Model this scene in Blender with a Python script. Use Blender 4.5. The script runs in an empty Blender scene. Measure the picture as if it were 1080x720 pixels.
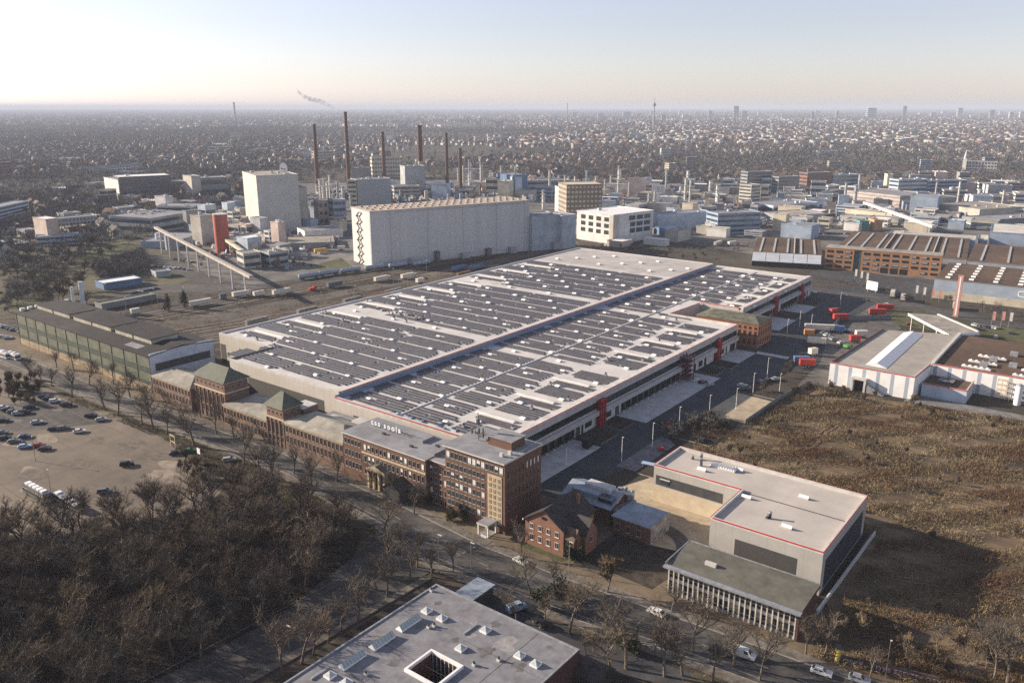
import bpy, math, random
import numpy as np
from mathutils import Vector
R = math.radians
random.seed(7)
rng = np.random.default_rng(7)
sc = bpy.context.scene
COL = sc.collection

# ------------------------------------------------------------------ camera, sky, sun, exposure
# world frame: +Y runs along the long ridge of the big warehouse, +X along its front, metres
CAM_H, FPX, HEAD = 115.0, 870.0, 37.5
PITCH = math.atan(247.0 / FPX)
cam_d = bpy.data.cameras.new('camera'); cam = bpy.data.objects.new('camera', cam_d); COL.objects.link(cam)
cam.location = (0, 0, CAM_H)
cam.rotation_euler = (R(90) - PITCH, 0, R(HEAD))
cam_d.sensor_width = 36.0; cam_d.lens = 36.0 * FPX / 1080.0
cam_d.clip_start = 1.0; cam_d.clip_end = 200000.0
sc.camera = cam

SUN_EL, SUN_AZ = 19.0, 250.5          # direction towards the sun: (sin az, cos az)
world = bpy.data.worlds.new('World'); sc.world = world; world.use_nodes = True
wn = world.node_tree.nodes; wl = world.node_tree.links
bg = wn['Background']
sky = wn.new('ShaderNodeTexSky'); sky.sky_type = 'NISHITA'; sky.sun_disc = False
sky.sun_elevation = R(SUN_EL); sky.sun_rotation = R(SUN_AZ)
sky.air_density = 1.0; sky.dust_density = 0.45; sky.ozone_density = 1.7; sky.altitude = 60
wb = wn.new('ShaderNodeMix'); wb.data_type = 'RGBA'; wb.blend_type = 'MULTIPLY'; wb.inputs[0].default_value = 1     # white balance
wb.inputs[7].default_value = (1.03, 0.97, 1.08, 1)
hs_ = wn.new('ShaderNodeHueSaturation'); hs_.inputs['Saturation'].default_value = 0.60     # thin milky winter air
wl.new(sky.outputs[0], hs_.inputs['Color']); wl.new(hs_.outputs[0], wb.inputs[6]); wl.new(wb.outputs[2], bg.inputs[0]); bg.inputs[1].default_value = 0.077
sun_d = bpy.data.lights.new('sun', 'SUN'); sun = bpy.data.objects.new('sun', sun_d); COL.objects.link(sun)
sun_d.energy = 5.0; sun_d.angle = R(0.5); sun_d.color = (1.0, 0.85, 0.68)
_d = Vector((-math.sin(R(SUN_AZ)) * math.cos(R(SUN_EL)), -math.cos(R(SUN_AZ)) * math.cos(R(SUN_EL)), -math.sin(R(SUN_EL))))
sun.rotation_euler = _d.to_track_quat('-Z', 'Y').to_euler(); sun.location = (-400, -200, 300)
vs = sc.view_settings; vs.view_transform = 'Standard'; vs.look = 'None'; vs.gamma = 1; vs.use_curve_mapping = False
vs.exposure = 1.05
sc.render.engine = 'CYCLES'
cy = sc.cycles
cy.max_bounces = 5; cy.diffuse_bounces = 2; cy.glossy_bounces = 2; cy.transmission_bounces = 2; cy.transparent_max_bounces = 6; cy.volume_bounces = 1
cy.use_denoising = False; cy.use_adaptive_sampling = False

# ------------------------------------------------------------------ helpers
_cp, _sp = math.cos(PITCH), math.sin(PITCH)
_ch, _sh = math.cos(R(HEAD)), math.sin(R(HEAD))
def at(px, py, z=0.0):
    """ground (or height z) point seen at a picture position: used to survey the site"""
    x = (px - 540) / FPX; y = (360 - py) / FPX
    f = _cp + y * _sp; up = -_sp + y * _cp
    t = (z - CAM_H) / up
    a, b = x * t, f * t                       # right, forward
    return (a * _ch - b * _sh, a * _sh + b * _ch)

MATS = {}
def mat(name, col, rough=0.85, var=0.12, scale=0.35, metal=0.0, spec=0.3, col2=None, streak=None, big=0.0, bump=0.0):
    """procedural surface: base colour broken up by two noises; streak=(x,y,z) stretches the noise; big adds wide patches"""
    if name in MATS: return MATS[name]
    m = bpy.data.materials.new(name); m.use_nodes = True; MATS[name] = m
    n = m.node_tree.nodes; l = m.node_tree.links
    b = n['Principled BSDF']
    b.inputs['Roughness'].default_value = rough; b.inputs['Metallic'].default_value = metal
    b.inputs['Specular IOR Level'].default_value = spec
    g = n.new('ShaderNodeNewGeometry'); src = g.outputs['Position']
    mp = n.new('ShaderNodeMapping'); l.new(src, mp.inputs[0])
    if streak: mp.inputs['Scale'].default_value = streak
    t = n.new('ShaderNodeTexNoise'); t.inputs['Scale'].default_value = scale; t.inputs['Detail'].default_value = 5; t.inputs['Roughness'].default_value = .65
    l.new(mp.outputs[0], t.inputs['Vector'])
    mr = n.new('ShaderNodeMapRange'); mr.inputs[1].default_value = .32; mr.inputs[2].default_value = .68
    l.new(t.outputs[0], mr.inputs[0])
    c2 = col2 if col2 else tuple(max(0, c * (1 - 2.2 * var)) for c in col)
    c1 = col if col2 else tuple(min(1, c * (1 + var)) for c in col)
    mx = n.new('ShaderNodeMix'); mx.data_type = 'RGBA'
    mx.inputs[6].default_value = (*c1, 1); mx.inputs[7].default_value = (*c2, 1)
    l.new(mr.outputs[0], mx.inputs[0])
    out = mx.outputs[2]
    if big:
        t2 = n.new('ShaderNodeTexNoise'); t2.inputs['Scale'].default_value = scale * .13; t2.inputs['Detail'].default_value = 3
        l.new(src, t2.inputs['Vector'])
        mr2 = n.new('ShaderNodeMapRange'); mr2.inputs[1].default_value = .35; mr2.inputs[2].default_value = .65
        mr2.inputs[3].default_value = 1 - big; mr2.inputs[4].default_value = 1 + big * .6
        l.new(t2.outputs[0], mr2.inputs[0])
        hs = n.new('ShaderNodeHueSaturation'); l.new(mr2.outputs[0], hs.inputs['Value']); l.new(out, hs.inputs['Color'])
        out = hs.outputs[0]
    l.new(out, b.inputs['Base Color'])
    if bump:
        bp = n.new('ShaderNodeBump'); bp.inputs['Strength'].default_value = bump; bp.inputs['Distance'].default_value = .3
        l.new(t.outputs[0], bp.inputs['Height']); l.new(bp.outputs[0], b.inputs['Normal'])
    return m
def glassmat(name, col, rough=0.12):
    return mat(name, col, rough, .25, .5, 0, .6)
def brickmat(name, c1, c2, mortar, scale=1.0):
    """brick courses drawn by height and by distance along the wall"""
    if name in MATS: return MATS[name]
    m = mat(name, c1, .9, .1, .5, col2=c2)
    n = m.node_tree.nodes; l = m.node_tree.links; b = n['Principled BSDF']
    src = b.inputs['Base Color'].links[0].from_socket
    g = n.new('ShaderNodeNewGeometry'); sx = n.new('ShaderNodeSeparateXYZ'); l.new(g.outputs['Position'], sx.inputs[0])
    ad = n.new('ShaderNodeMath'); ad.operation = 'ADD'; l.new(sx.outputs[0], ad.inputs[0]); l.new(sx.outputs[1], ad.inputs[1])
    cb = n.new('ShaderNodeCombineXYZ'); l.new(ad.outputs[0], cb.inputs[0]); l.new(sx.outputs[2], cb.inputs[1])
    bt = n.new('ShaderNodeTexBrick'); bt.inputs['Scale'].default_value = 2.2 * scale
    bt.inputs['Color1'].default_value = (1, 1, 1, 1); bt.inputs['Color2'].default_value = (.72, .68, .68, 1); bt.inputs['Mortar'].default_value = (*mortar, 1)
    bt.inputs['Mortar Size'].default_value = .012
    l.new(cb.outputs[0], bt.inputs['Vector'])
    mu = n.new('ShaderNodeMix'); mu.data_type = 'RGBA'; mu.blend_type = 'MULTIPLY'; mu.inputs[0].default_value = .8
    l.new(src, mu.inputs[6]); l.new(bt.outputs[0], mu.inputs[7]); l.new(mu.outputs[2], b.inputs['Base Color'])
    return m
def stripemat(name, col, col2, period, axis, width=.12, rough=.7, var=.06, scale=.3, metal=0.0, fade=1.0):
    """panel joints or ribs: thin darker lines every `period` metres along x (0), y (1), z (2) or x+y (3)"""
    if name in MATS: return MATS[name]
    m = mat(name, col, rough, var, scale, metal=metal)
    n = m.node_tree.nodes; l = m.node_tree.links; b = n['Principled BSDF']
    src = b.inputs['Base Color'].links[0].from_socket
    g = n.new('ShaderNodeNewGeometry'); sx = n.new('ShaderNodeSeparateXYZ'); l.new(g.outputs['Position'], sx.inputs[0])
    if axis == 3:
        ad = n.new('ShaderNodeMath'); ad.operation = 'ADD'; l.new(sx.outputs[0], ad.inputs[0]); l.new(sx.outputs[1], ad.inputs[1]); o = ad.outputs[0]
    else: o = sx.outputs[axis]
    dv = n.new('ShaderNodeMath'); dv.operation = 'DIVIDE'; l.new(o, dv.inputs[0]); dv.inputs[1].default_value = period
    fr = n.new('ShaderNodeMath'); fr.operation = 'FRACT'; l.new(dv.outputs[0], fr.inputs[0])
    lt = n.new('ShaderNodeMath'); lt.operation = 'LESS_THAN'; l.new(fr.outputs[0], lt.inputs[0]); lt.inputs[1].default_value = width
    ml = n.new('ShaderNodeMath'); ml.operation = 'MULTIPLY'; l.new(lt.outputs[0], ml.inputs[0]); ml.inputs[1].default_value = fade
    mx = n.new('ShaderNodeMix'); mx.data_type = 'RGBA'; l.new(ml.outputs[0], mx.inputs[0]); l.new(src, mx.inputs[6]); mx.inputs[7].default_value = (*col2, 1)
    l.new(mx.outputs[2], b.inputs['Base Color'])
    return m

class MB:
    """collects faces with a material each; build() links them as ONE mesh object"""
    def __init__(s): s.v = []; s.f = []; s.m = []; s.mats = []
    def mi(s, m):
        if m not in s.mats: s.mats.append(m)
        return s.mats.index(m)
    def poly(s, pts, m):
        k = len(s.v); s.v += [tuple(p) for p in pts]; s.f.append(tuple(range(k, k + len(pts)))); s.m.append(s.mi(m)); return s
    def box(s, x0, x1, y0, y1, z0, z1, m, top=None, bottom=True):
        if x0 > x1: x0, x1 = x1, x0
        if y0 > y1: y0, y1 = y1, y0
        k = len(s.v)
        s.v += [(x0, y0, z0), (x1, y0, z0), (x1, y1, z0), (x0, y1, z0), (x0, y0, z1), (x1, y0, z1), (x1, y1, z1), (x0, y1, z1)]
        i = s.mi(m); t = s.mi(top) if top else i
        for f in ((0, 1, 5, 4), (1, 2, 6, 5), (2, 3, 7, 6), (3, 0, 4, 7)): s.f.append(tuple(k + a for a in f)); s.m.append(i)
        s.f.append((k + 4, k + 5, k + 6, k + 7)); s.m.append(t)
        if bottom: s.f.append((k + 3, k + 2, k + 1, k)); s.m.append(i)
        return s
    def prism(s, pts, z0, z1, m, top=None):
        """pts counter-clockwise seen from above"""
        n = len(pts); k = len(s.v)
        s.v += [(p[0], p[1], z0) for p in pts] + [(p[0], p[1], z1) for p in pts]
        i = s.mi(m); t = s.mi(top) if top else i
        for a in range(n):
            b = (a + 1) % n; s.f.append((k + a, k + b, k + n + b, k + n + a)); s.m.append(i)
        s.f.append(tuple(k + n + a for a in range(n))); s.m.append(t)
        s.f.append(tuple(k + a for a in reversed(range(n)))); s.m.append(i)
        return s
    def cyl(s, x, y, z0, z1, r0, m, r1=None, n=14, top=None, cap=True):
        r1 = r0 if r1 is None else r1; k = len(s.v)
        for a in range(n):
            c, q = math.cos(2 * math.pi * a / n), math.sin(2 * math.pi * a / n)
            s.v += [(x + r0 * c, y + r0 * q, z0), (x + r1 * c, y + r1 * q, z1)]
        i = s.mi(m); t = s.mi(top) if top else i
        for a in range(n):
            b = (a + 1) % n; s.f.append((k + 2 * a, k + 2 * b, k + 2 * b + 1, k + 2 * a + 1)); s.m.append(i)
        if cap: s.f.append(tuple(k + 2 * a + 1 for a in range(n))); s.m.append(t)
        return s
    def tube(s, p, q, r, m, r1=None, n=6):
        p, q = Vector(p), Vector(q); d = (q - p); r1 = r if r1 is None else r1
        if d.length < 1e-6: return s
        d.normalize(); a = d.orthogonal().normalized(); b = d.cross(a); k = len(s.v); i = s.mi(m)
        for j in range(n):
            o = a * math.cos(2 * math.pi * j / n) + b * math.sin(2 * math.pi * j / n)
            s.v += [tuple(p + o * r), tuple(q + o * r1)]
        for j in range(n):
            h = (j + 1) % n; s.f.append((k + 2 * j, k + 2 * h, k + 2 * h + 1, k + 2 * j + 1)); s.m.append(i)
        s.f.append(tuple(k + 2 * j + 1 for j in range(n))); s.m.append(i)
        s.f.append(tuple(k + 2 * j for j in reversed(range(n)))); s.m.append(i)
        return s
    def gable(s, x0, x1, y0, y1, z0, h, m, wall=None, along='x', over=.4, th=.25):
        """pitched roof with thickness; end triangles in `wall`"""
        if along == 'x':
            ym = (y0 + y1) / 2; sl = h / (ym - y0)
            a = [(y0 - over, z0 - over * sl), (ym, z0 + h), (y1 + over, z0 - over * sl)]
            for (ya, za), (yb, zb) in ((a[0], a[1]), (a[1], a[2])):
                s.poly([(x0 - over, ya, za + th), (x1 + over, ya, za + th), (x1 + over, yb, zb + th), (x0 - over, yb, zb + th)], m)
                s.poly([(x0 - over, yb, zb), (x1 + over, yb, zb), (x1 + over, ya, za), (x0 - over, ya, za)], m)
                for xx in (x0 - over, x1 + over): s.poly([(xx, ya, za), (xx, yb, zb), (xx, yb, zb + th), (xx, ya, za + th)], m)
            for yy, zz in (a[0], a[2]): s.poly([(x0 - over, yy, zz), (x1 + over, yy, zz), (x1 + over, yy, zz + th), (x0 - over, yy, zz + th)], m)
            if wall:
                for xx in (x0, x1): s.poly([(xx, y0, z0), (xx, y1, z0), (xx, ym, z0 + h)], wall)
        else:
            xm = (x0 + x1) / 2; sl = h / (xm - x0)
            a = [(x0 - over, z0 - over * sl), (xm, z0 + h), (x1 + over, z0 - over * sl)]
            for (xa, za), (xb, zb) in ((a[0], a[1]), (a[1], a[2])):
                s.poly([(xa, y0 - over, za + th), (xa, y1 + over, za + th), (xb, y1 + over, zb + th), (xb, y0 - over, zb + th)], m)
                s.poly([(xb, y0 - over, zb), (xb, y1 + over, zb), (xa, y1 + over, za), (xa, y0 - over, za)], m)
                for yy in (y0 - over, y1 + over): s.poly([(xa, yy, za), (xb, yy, zb), (xb, yy, zb + th), (xa, yy, za + th)], m)
            for xx, zz in (a[0], a[2]): s.poly([(xx, y0 - over, zz), (xx, y1 + over, zz), (xx, y1 + over, zz + th), (xx, y0 - over, zz + th)], m)
            if wall:
                for yy in (y0, y1): s.poly([(x0, yy, z0), (x1, yy, z0), (xm, yy, z0 + h)], wall)
        return s
    def hip(s, x0, x1, y0, y1, z0, h, m, inset=None, over=.5):
        x0 -= over; x1 += over; y0 -= over; y1 += over
        d = inset if inset is not None else min(x1 - x0, y1 - y0) / 2
        if x1 - x0 >= y1 - y0: r = [(x0 + d, (y0 + y1) / 2, z0 + h), (x1 - d, (y0 + y1) / 2, z0 + h)]
        else: r = [((x0 + x1) / 2, y0 + d, z0 + h), ((x0 + x1) / 2, y1 - d, z0 + h)]
        c = [(x0, y0, z0), (x1, y0, z0), (x1, y1, z0), (x0, y1, z0)]
        if x1 - x0 >= y1 - y0:
            fs = [[c[0], c[1], r[1], r[0]], [c[1], c[2], r[1]], [c[2], c[3], r[0], r[1]], [c[3], c[0], r[0]]]
        else:
            fs = [[c[0], c[1], r[0]], [c[1], c[2], r[1], r[0]], [c[2], c[3], r[1]], [c[3], c[0], r[0], r[1]]]
        for f in fs: s.poly(f, m)
        s.poly(list(reversed(c)), m)
        return s
    def build(s, name, parent=None, smooth=False, mesh_only=False):
        me = bpy.data.meshes.new(name); me.from_pydata(s.v, [], s.f); me.update()
        for m in s.mats: me.materials.append(m)
        me.polygons.foreach_set('material_index', s.m)
        if smooth: me.polygons.foreach_set('use_smooth', [True] * len(s.f))
        if mesh_only: return me
        return link(name, me, parent)
def link(name, me, parent=None, loc=None, rz=0):
    o = bpy.data.objects.new(name, me); COL.objects.link(o)
    if parent: o.parent = parent
    if loc: o.location = loc
    if rz: o.rotation_euler = (0, 0, rz)
    return o
def tag(o, label=None, cat=None, group=None, kind=None):
    if label: o['label'] = label
    if cat: o['category'] = cat
    if group: o['group'] = group
    if kind: o['kind'] = kind
    return o
def thing(name, label, cat, loc=(0, 0, 0), rz=0.0, group=None):
    o = bpy.data.objects.new(name, None); COL.objects.link(o); o.empty_display_size = 1
    o.location = loc; o.rotation_euler = (0, 0, rz)
    return tag(o, label, cat, group)
KIDS = {}
def dup(root, loc, rz=0.0, label=None, group=None, scale=None):
    r = root.copy(); COL.objects.link(r); r.location = loc; r.rotation_euler = (0, 0, rz)
    if scale is not None: r.scale = scale if isinstance(scale, tuple) else (scale,) * 3
    if label: r['label'] = label
    if group: r['group'] = group
    for ch in KIDS.setdefault(root.name, list(root.children)):
        c = ch.copy(); COL.objects.link(c); c.parent = r
        for g in KIDS.setdefault(ch.name, list(ch.children)):
            d = g.copy(); COL.objects.link(d); d.parent = c
    return r
def structure(name, mb): return tag(mb.build(name), kind='structure')
_Z = [0.004]
def sheet(name, pts, z, m):
    _Z[0] += .004; z = z + _Z[0]
    mb = MB(); mb.poly([(p[0], p[1], z) for p in pts], m); return structure(name, mb)
def inside(p, poly):
    x, y = p; c = False; j = len(poly) - 1
    for i in range(len(poly)):
        xi, yi = poly[i][0], poly[i][1]; xj, yj = poly[j][0], poly[j][1]
        if (yi > y) != (yj > y) and x < (xj - xi) * (y - yi) / (yj - yi) + xi: c = not c
        j = i
    return c
def rot2(x, y, a): return (x * math.cos(a) - y * math.sin(a), x * math.sin(a) + y * math.cos(a))
# ------------------------------------------------------------------ materials
M = dict(
 earth=mat('earth', (.075, .062, .044), .95, .3, .05, big=.45, col2=(.04, .034, .026)),
 asphalt=mat('asphalt', (.062, .062, .066), .9, .2, .25, big=.25),
 asphalt_old=mat('asphalt_old', (.085, .080, .074), .92, .22, .3, big=.3),
 yardasphalt=mat('yard_asphalt', (.05, .056, .064), .85, .18, .15, big=.2),
 paving=mat('paving', (.17, .15, .125), .9, .25, .6, big=.25),
 verge=mat('verge', (.105, .085, .055), .95, .35, .35, col2=(.055, .05, .03), big=.3),
 gravel=mat('car_park_gravel', (.205, .168, .13), .95, .25, .16, big=.3, col2=(.145, .12, .093)),
 concrete=stripemat('concrete_pad', (.46, .46, .455), (.34, .34, .345), 4.5, 1, .06, .85, .12, .25),
 concrete2=mat('pale_concrete', (.40, .33, .23), .9, .12, .3, big=.15),
 kerb=mat('kerb_stone', (.30, .28, .25), .9, .15, .8),
 paint=mat('road_paint', (.21, .20, .19), .8, .2, 1.2),
 rail_ground=mat('rail_ballast', (.10, .08, .06), .95, .3, .12, big=.4, col2=(.055, .046, .036)),
 steel=mat('rail_steel', (.22, .18, .15), .5, .2, 1, metal=.6),
 grass=mat('lawn_grass', (.10, .105, .04), .95, .3, .3, big=.4, col2=(.052, .05, .026)),
 dry=mat('dry_brush', (.215, .155, .09), .97, .3, .2, col2=(.075, .052, .033), big=.5, streak=(.35, 1.2, 1), bump=.8),
 soil=mat('dark_soil', (.055, .044, .034), .97, .3, .4, big=.3),
 rubble=mat('broken_ground', (.10, .078, .058), .97, .35, .4, big=.4),
 works=mat('works_ground', (.17, .16, .145), .93, .25, .06, big=.35),
 roofgrey=mat('bitumen_roof', (.26, .262, .275), .85, .14, .22, big=.15),
 white=mat('white_paint', (.80, .79, .77), .6, .06, .4),
 offwhite=mat('offwhite', (.55, .53, .49), .75, .1, .4),
 frame=mat('white_frame', (.44, .42, .39), .6, .1, 1),
 blind=mat('white_blind', (.74, .72, .68), .8, .05, 1),
 glass=glassmat('dark_glass', (.025, .028, .034)),
 glass2=glassmat('blue_glass', (.05, .075, .10)),
 red=mat('red_trim', (.50, .035, .03), .5, .1, .5),
 darkred=mat('dark_red', (.30, .02, .03), .55, .15, .5),
 anth=mat('anthracite', (.066, .066, .066), .6, .12, .5),
 black=mat('black_rubber', (.018, .018, .02), .7, .1, 1),
 metal=mat('galvanised', (.42, .43, .44), .45, .15, .8, metal=.5),
 copper=mat('green_copper', (.115, .125, .092), .75, .2, .35, col2=(.075, .082, .064)),
 bark=mat('bark', (.17, .138, .105), .95, .25, 2),
)
# ------------------------------------------------------------------ the ground and what is laid on it
mb = MB(); S = 62000
mb.poly([(-S, -S, 0), (S, -S, 0), (S, S, 0), (-S, S, 0)], M['earth']); structure('ground', mb)
E1 = 0.004
sheet('car_park_ground', [(-520, 40), (-230, 40), (-212, 92), (-206, 120), (-222, 140), (-262, 143), (-305, 144.5), (-352, 143.5), (-520, 141)], E1, M['gravel'])
sheet('verge_ground', [(-560, 141.5), (-352, 144), (-300, 145), (-262, 143.5), (-244, 138), (-222, 139), (-160, 140), (-156, 146), (-222, 151.8), (-345, 148.4), (-560, 144.5)], E1 * 2, M['verge'])
cm_ = MB(); g0 = random.Random(28); pm_ = mat('gravel_worn', (.15, .125, .098), .95, .2, .4); pw2 = mat('gravel_pale', (.27, .225, .17), .95, .2, .3)
for k in range(9):
    y_ = 64 + 9 * k
    for i in range(16): x_ = -350 + 8 * i; cm_.poly([(x_, y_ + .5 * math.sin(i), .0302), (x_ + 8, y_ + .5 * math.sin(i + 1), .0302), (x_ + 8, y_ + .35 + .5 * math.sin(i + 1), .0302), (x_, y_ + .35 + .5 * math.sin(i), .0302)], pm_)
for k in range(40):
    x_, y_, r_ = g0.uniform(-345, -238), g0.uniform(72, 138), g0.uniform(.8, 4); n = 10; cm_.poly([(x_ + r_ * g0.uniform(.6, 1.3) * 1.8 * math.cos(2 * math.pi * j / n), y_ + r_ * g0.uniform(.6, 1.2) * math.sin(2 * math.pi * j / n), .034 + .0003 * k) for j in range(n)], pm_ if k % 3 else pw2)
structure('car_park_wear', cm_)
sheet('dark_parking', [at(*p) for p in ((20, 455), (112, 446), (98, 432), (60, 420), (30, 424), (-10, 428), (-10, 452))], E1 * 2, M['asphalt_old'])
# main street (gentle bend) with kerbs, pavements and markings
ST_A = [(-700, 145.2), (-345, 149.2), (-222, 152.6), (-160, 146.8), (-138, 140.4), (-100, 140.6), (-60, 145.5), (40, 152)]
ST_B = [(-700, 152.6), (-345, 157.0), (-222, 160.2), (-160, 157.2), (-128, 154.2), (-100, 154.6), (-60, 157.4), (40, 163)]
road = MB()
for i in range(len(ST_A) - 1):
    road.poly([(*ST_A[i], .19), (*ST_A[i + 1], .19), (*ST_B[i + 1], .19), (*ST_B[i], .19)], M['asphalt_old'])
structure('street', road)
def strip(pts, w0, w1, z0, z1, m, mb):
    """band beside a line, offsets w0..w1 to its left, as a real step"""
    for i in range(len(pts) - 1):
        a, b = Vector((*pts[i], 0)), Vector((*pts[i + 1], 0)); d = (b - a).normalized(); n = Vector((-d.y, d.x, 0))
        q = [a + n * w0, b + n * w0, b + n * w1, a + n * w1]
        mb.prism([(p.x, p.y) for p in q], z0, z1, m)
pv = MB(); strip(ST_B, .0, .25, 0, .31, M['kerb'], pv); strip(ST_B, .25, 3.4, 0, .30, M['paving'], pv); structure('pavement', pv)
pv = MB(); strip(ST_A, -.25, 0, 0, .31, M['kerb'], pv); strip(ST_A, -2.9, -.25, 0, .295, M['paving'], pv); structure('pavement_opposite', pv)
mk = MB()
def dashes(pa, pb, w, L, gap, mb, z, m):
    a, b = Vector((*pa, 0)), Vector((*pb, 0)); d = b - a; n = d.length; d.normalize(); q = Vector((-d.y, d.x, 0)) * w / 2; t = 0
    while t < n:
        e = min(t + L, n); A, B = a + d * t, a + d * e
        mb.poly([(A - q)[:2] + (z,), (B - q)[:2] + (z,), (B + q)[:2] + (z,), (A + q)[:2] + (z,)], m); t += L + gap
for i in range(len(ST_A) - 1):
    for f, L, g in ((.5, 3, 6), (.14, 200, 0)):
        if i < 2 and f != .5: continue
        p = [ST_A[i][k] * (1 - f) + ST_B[i][k] * f for k in (0, 1)]; q = [ST_A[i + 1][k] * (1 - f) + ST_B[i + 1][k] * f for k in (0, 1)]
        dashes(p, q, .28, L, g, mk, .20, M['paint'])
for t in range(6): mk.poly([(-131 + .2 * t - .25, 142.2 + t * 2, .205), (-131 + .2 * t + .25, 142.2 + t * 2, .205), (-131 + .2 * t + .25, 143.6 + t * 2, .205), (-131 + .2 * t - .25, 143.6 + t * 2, .205)], M['paint'])
structure('road_markings', mk)
# side street between the wood and the flat roofed building
sheet('side_street', [(-152, 20), (-138.5, 20), (-133, 92), (-131, 137), (-137, 141), (-158, 147), (-152.5, 135), (-148, 100)], .10, M['asphalt_old'])
mk = MB(); dashes((-145, 30), (-141.5, 132), .25, 3, 4, mk, .22, M['paint']); dashes((-150, 60), (-146.5, 130), .25, 60, 0, mk, .22, M['paint']); structure('side_street_markings', mk)
pv = MB(); strip([(-138.3, 20), (-132.8, 92), (-130.8, 134)], -2.2, 0, 0, .32, M['paving'], pv); structure('side_pavement', pv)
# dark yard of the flat roofed building and its verge along the street
sheet('forecourt', [(-128, 60), (-40, 60), (-40, 141.5), (-100, 137.8), (-128.5, 137.5)], E1, M['soil'])
sheet('parking_lane', [(-116, 128.5), (-78, 128.5), (-58, 137), (-60, 141), (-98, 137), (-116, 137)], E1 * 2, M['asphalt'])
sheet('verge_near_street', [(-60, 60), (60, 60), (60, 150), (-60, 142)], E1 * 2, M['verge'])
# ground round the offices, brick house and canopy building
sheet('office_forecourt', [(-560, 153.2), (-345, 160.6), (-222, 163.8), (-160, 160.8), (-128, 157.8), (-100, 158.2), (-60, 161), (-30, 163), (-44, 182), (-126, 200), (-560, 200)], E1, mat('sandy_verge', (.185, .142, .095), .95, .25, .3, big=.35, col2=(.115, .09, .06)))
sheet('house_lawn', [(-121.5, 160.6), (-107, 161), (-106, 163), (-121.5, 163.2)], E1 * 2, M['grass'])
sheet('house_yard', [(-104, 165), (-82, 164), (-80, 180), (-88, 193), (-104, 192)], E1 * 2, M['soil'])
# field of dry brush
sheet('brush_field', [(-118, 262), (-107.5, 284), (-107.2, 318), (-103, 346), (-60, 347), (-30, 352), (40, 380), (180, 380), (180, 120), (20, 150), (-43, 164), (-46, 186), (-47, 226), (-104, 226), (-112, 250)], E1, M['dry'])
trk = MB(); g0 = random.Random(8); gm = mat('worn_track', (.20, .15, .09), .95, .2, .5, col2=(.12, .085, .05))
for pts in ([(-100, 262), (-70, 270), (-40, 262), (0, 268), (50, 255)], [(-47, 232), (-30, 250), (-10, 285), (-6, 330), (-20, 350)], [(-96, 335), (-80, 300), (-84, 262), (-70, 236)], [(-40, 205), (-10, 215), (30, 205)]):
    for off in (-.9, .9):
        for (xa, ya), (xb, yb) in zip(pts, pts[1:]):
            n = 8
            for i in range(n):
                q = [(xa + (xb - xa) * t + 1.6 * math.sin(t * 6 + ya) * min(1, 4 * t * (1 - t)), ya + (yb - ya) * t + 1.3 * math.sin(t * 5 + xa) * min(1, 4 * t * (1 - t))) for t in (i / n, (i + 1) / n)]
                d = Vector((q[1][0] - q[0][0], q[1][1] - q[0][1])).normalized(); nx_, ny_ = -d.y, d.x; w = g0.uniform(.3, .6)
                trk.poly([(q[0][0] + nx_ * (off - w), q[0][1] + ny_ * (off - w), .2), (q[1][0] + nx_ * (off - w), q[1][1] + ny_ * (off - w), .2), (q[1][0] + nx_ * (off + w), q[1][1] + ny_ * (off + w), .2), (q[0][0] + nx_ * (off + w), q[0][1] + ny_ * (off + w), .2)], gm)
structure('field_track', trk)
rp = MB(); g0 = random.Random(18)
for i in range(46):                                      # repairs and covers in the street
    k = g0.randrange(1, len(ST_A) - 1); t, f = g0.random(), g0.uniform(.08, .92); a = [(ST_A[k][j] * (1 - t) + ST_A[k + 1][j] * t) * (1 - f) + (ST_B[k][j] * (1 - t) + ST_B[k + 1][j] * t) * f for j in (0, 1)]; w, d = (g0.uniform(.8, 6), g0.uniform(.5, 1.6)) if i % 3 else (.5, .5)
    z = .194 + .0001 * i; rp.poly([(a[0] - w, a[1] - d, z), (a[0] + w, a[1] - d, z), (a[0] + w, a[1] + d, z), (a[0] - w, a[1] + d, z)], M['asphalt'] if i % 2 else mat('road_patch', (.12, .112, .10), .92, .2, 1))
structure('road_repairs', rp)
# yard on the shaded side of the warehouse
sheet('yard_road', [(-152, 190), (-128.5, 190), (-123, 222), (-123, 340), (-108, 372), (-100, 424), (-110, 470), (-118, 560), (-162, 560), (-162, 412), (-152, 412)], E1 * 2, M['yardasphalt'])
pd = MB()
for (x0, x1, y0, y1) in ((-150.5, -138.6, 194, 232), (-150.5, -137.2, 262, 330), (-150.5, -139.5, 355.5, 377), (-160.5, -146, 424, 452), (-160.5, -148, 470, 492), (-140, -124, 375.5, 380)):
    pd.poly([(x0, y0, .24), (x1, y0, .24), (x1, y1, .24), (x0, y1, .24)], M['concrete'])
structure('loading_apron', pd)
sheet('turning_pad', [(-124.4, 285.6), (-107.8, 285.0), (-107.7, 314.5), (-123.6, 316.4)], .07, M['concrete2'])
sheet('parking_bays', [(-126.6, 222), (-119, 222), (-119, 250), (-126.6, 256)], .06, mat('bay_paving', (.16, .16, .165), .9, .2, .4))
sheet('recess_yard', [(-119, 204), (-105.2, 196), (-94, 182.5), (-78, 186), (-78, 206.8), (-105.2, 206.8), (-105.2, 222), (-112, 224)], .06, M['concrete2'])
drv = MB()
for i in range(9):                                       # curved drive round the house yard
    a0, a1 = R(8 + i * 11), R(8 + (i + 1) * 11)
    c = (-96.5, 180.5)
    drv.poly([(c[0] + r * math.cos(a), c[1] + r * math.sin(a), .26) for a, r in ((a0, 11.5), (a0, 15.5), (a1, 15.5), (a1, 11.5))], M['works'])
structure('curved_drive', drv)
isl = MB()
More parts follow.
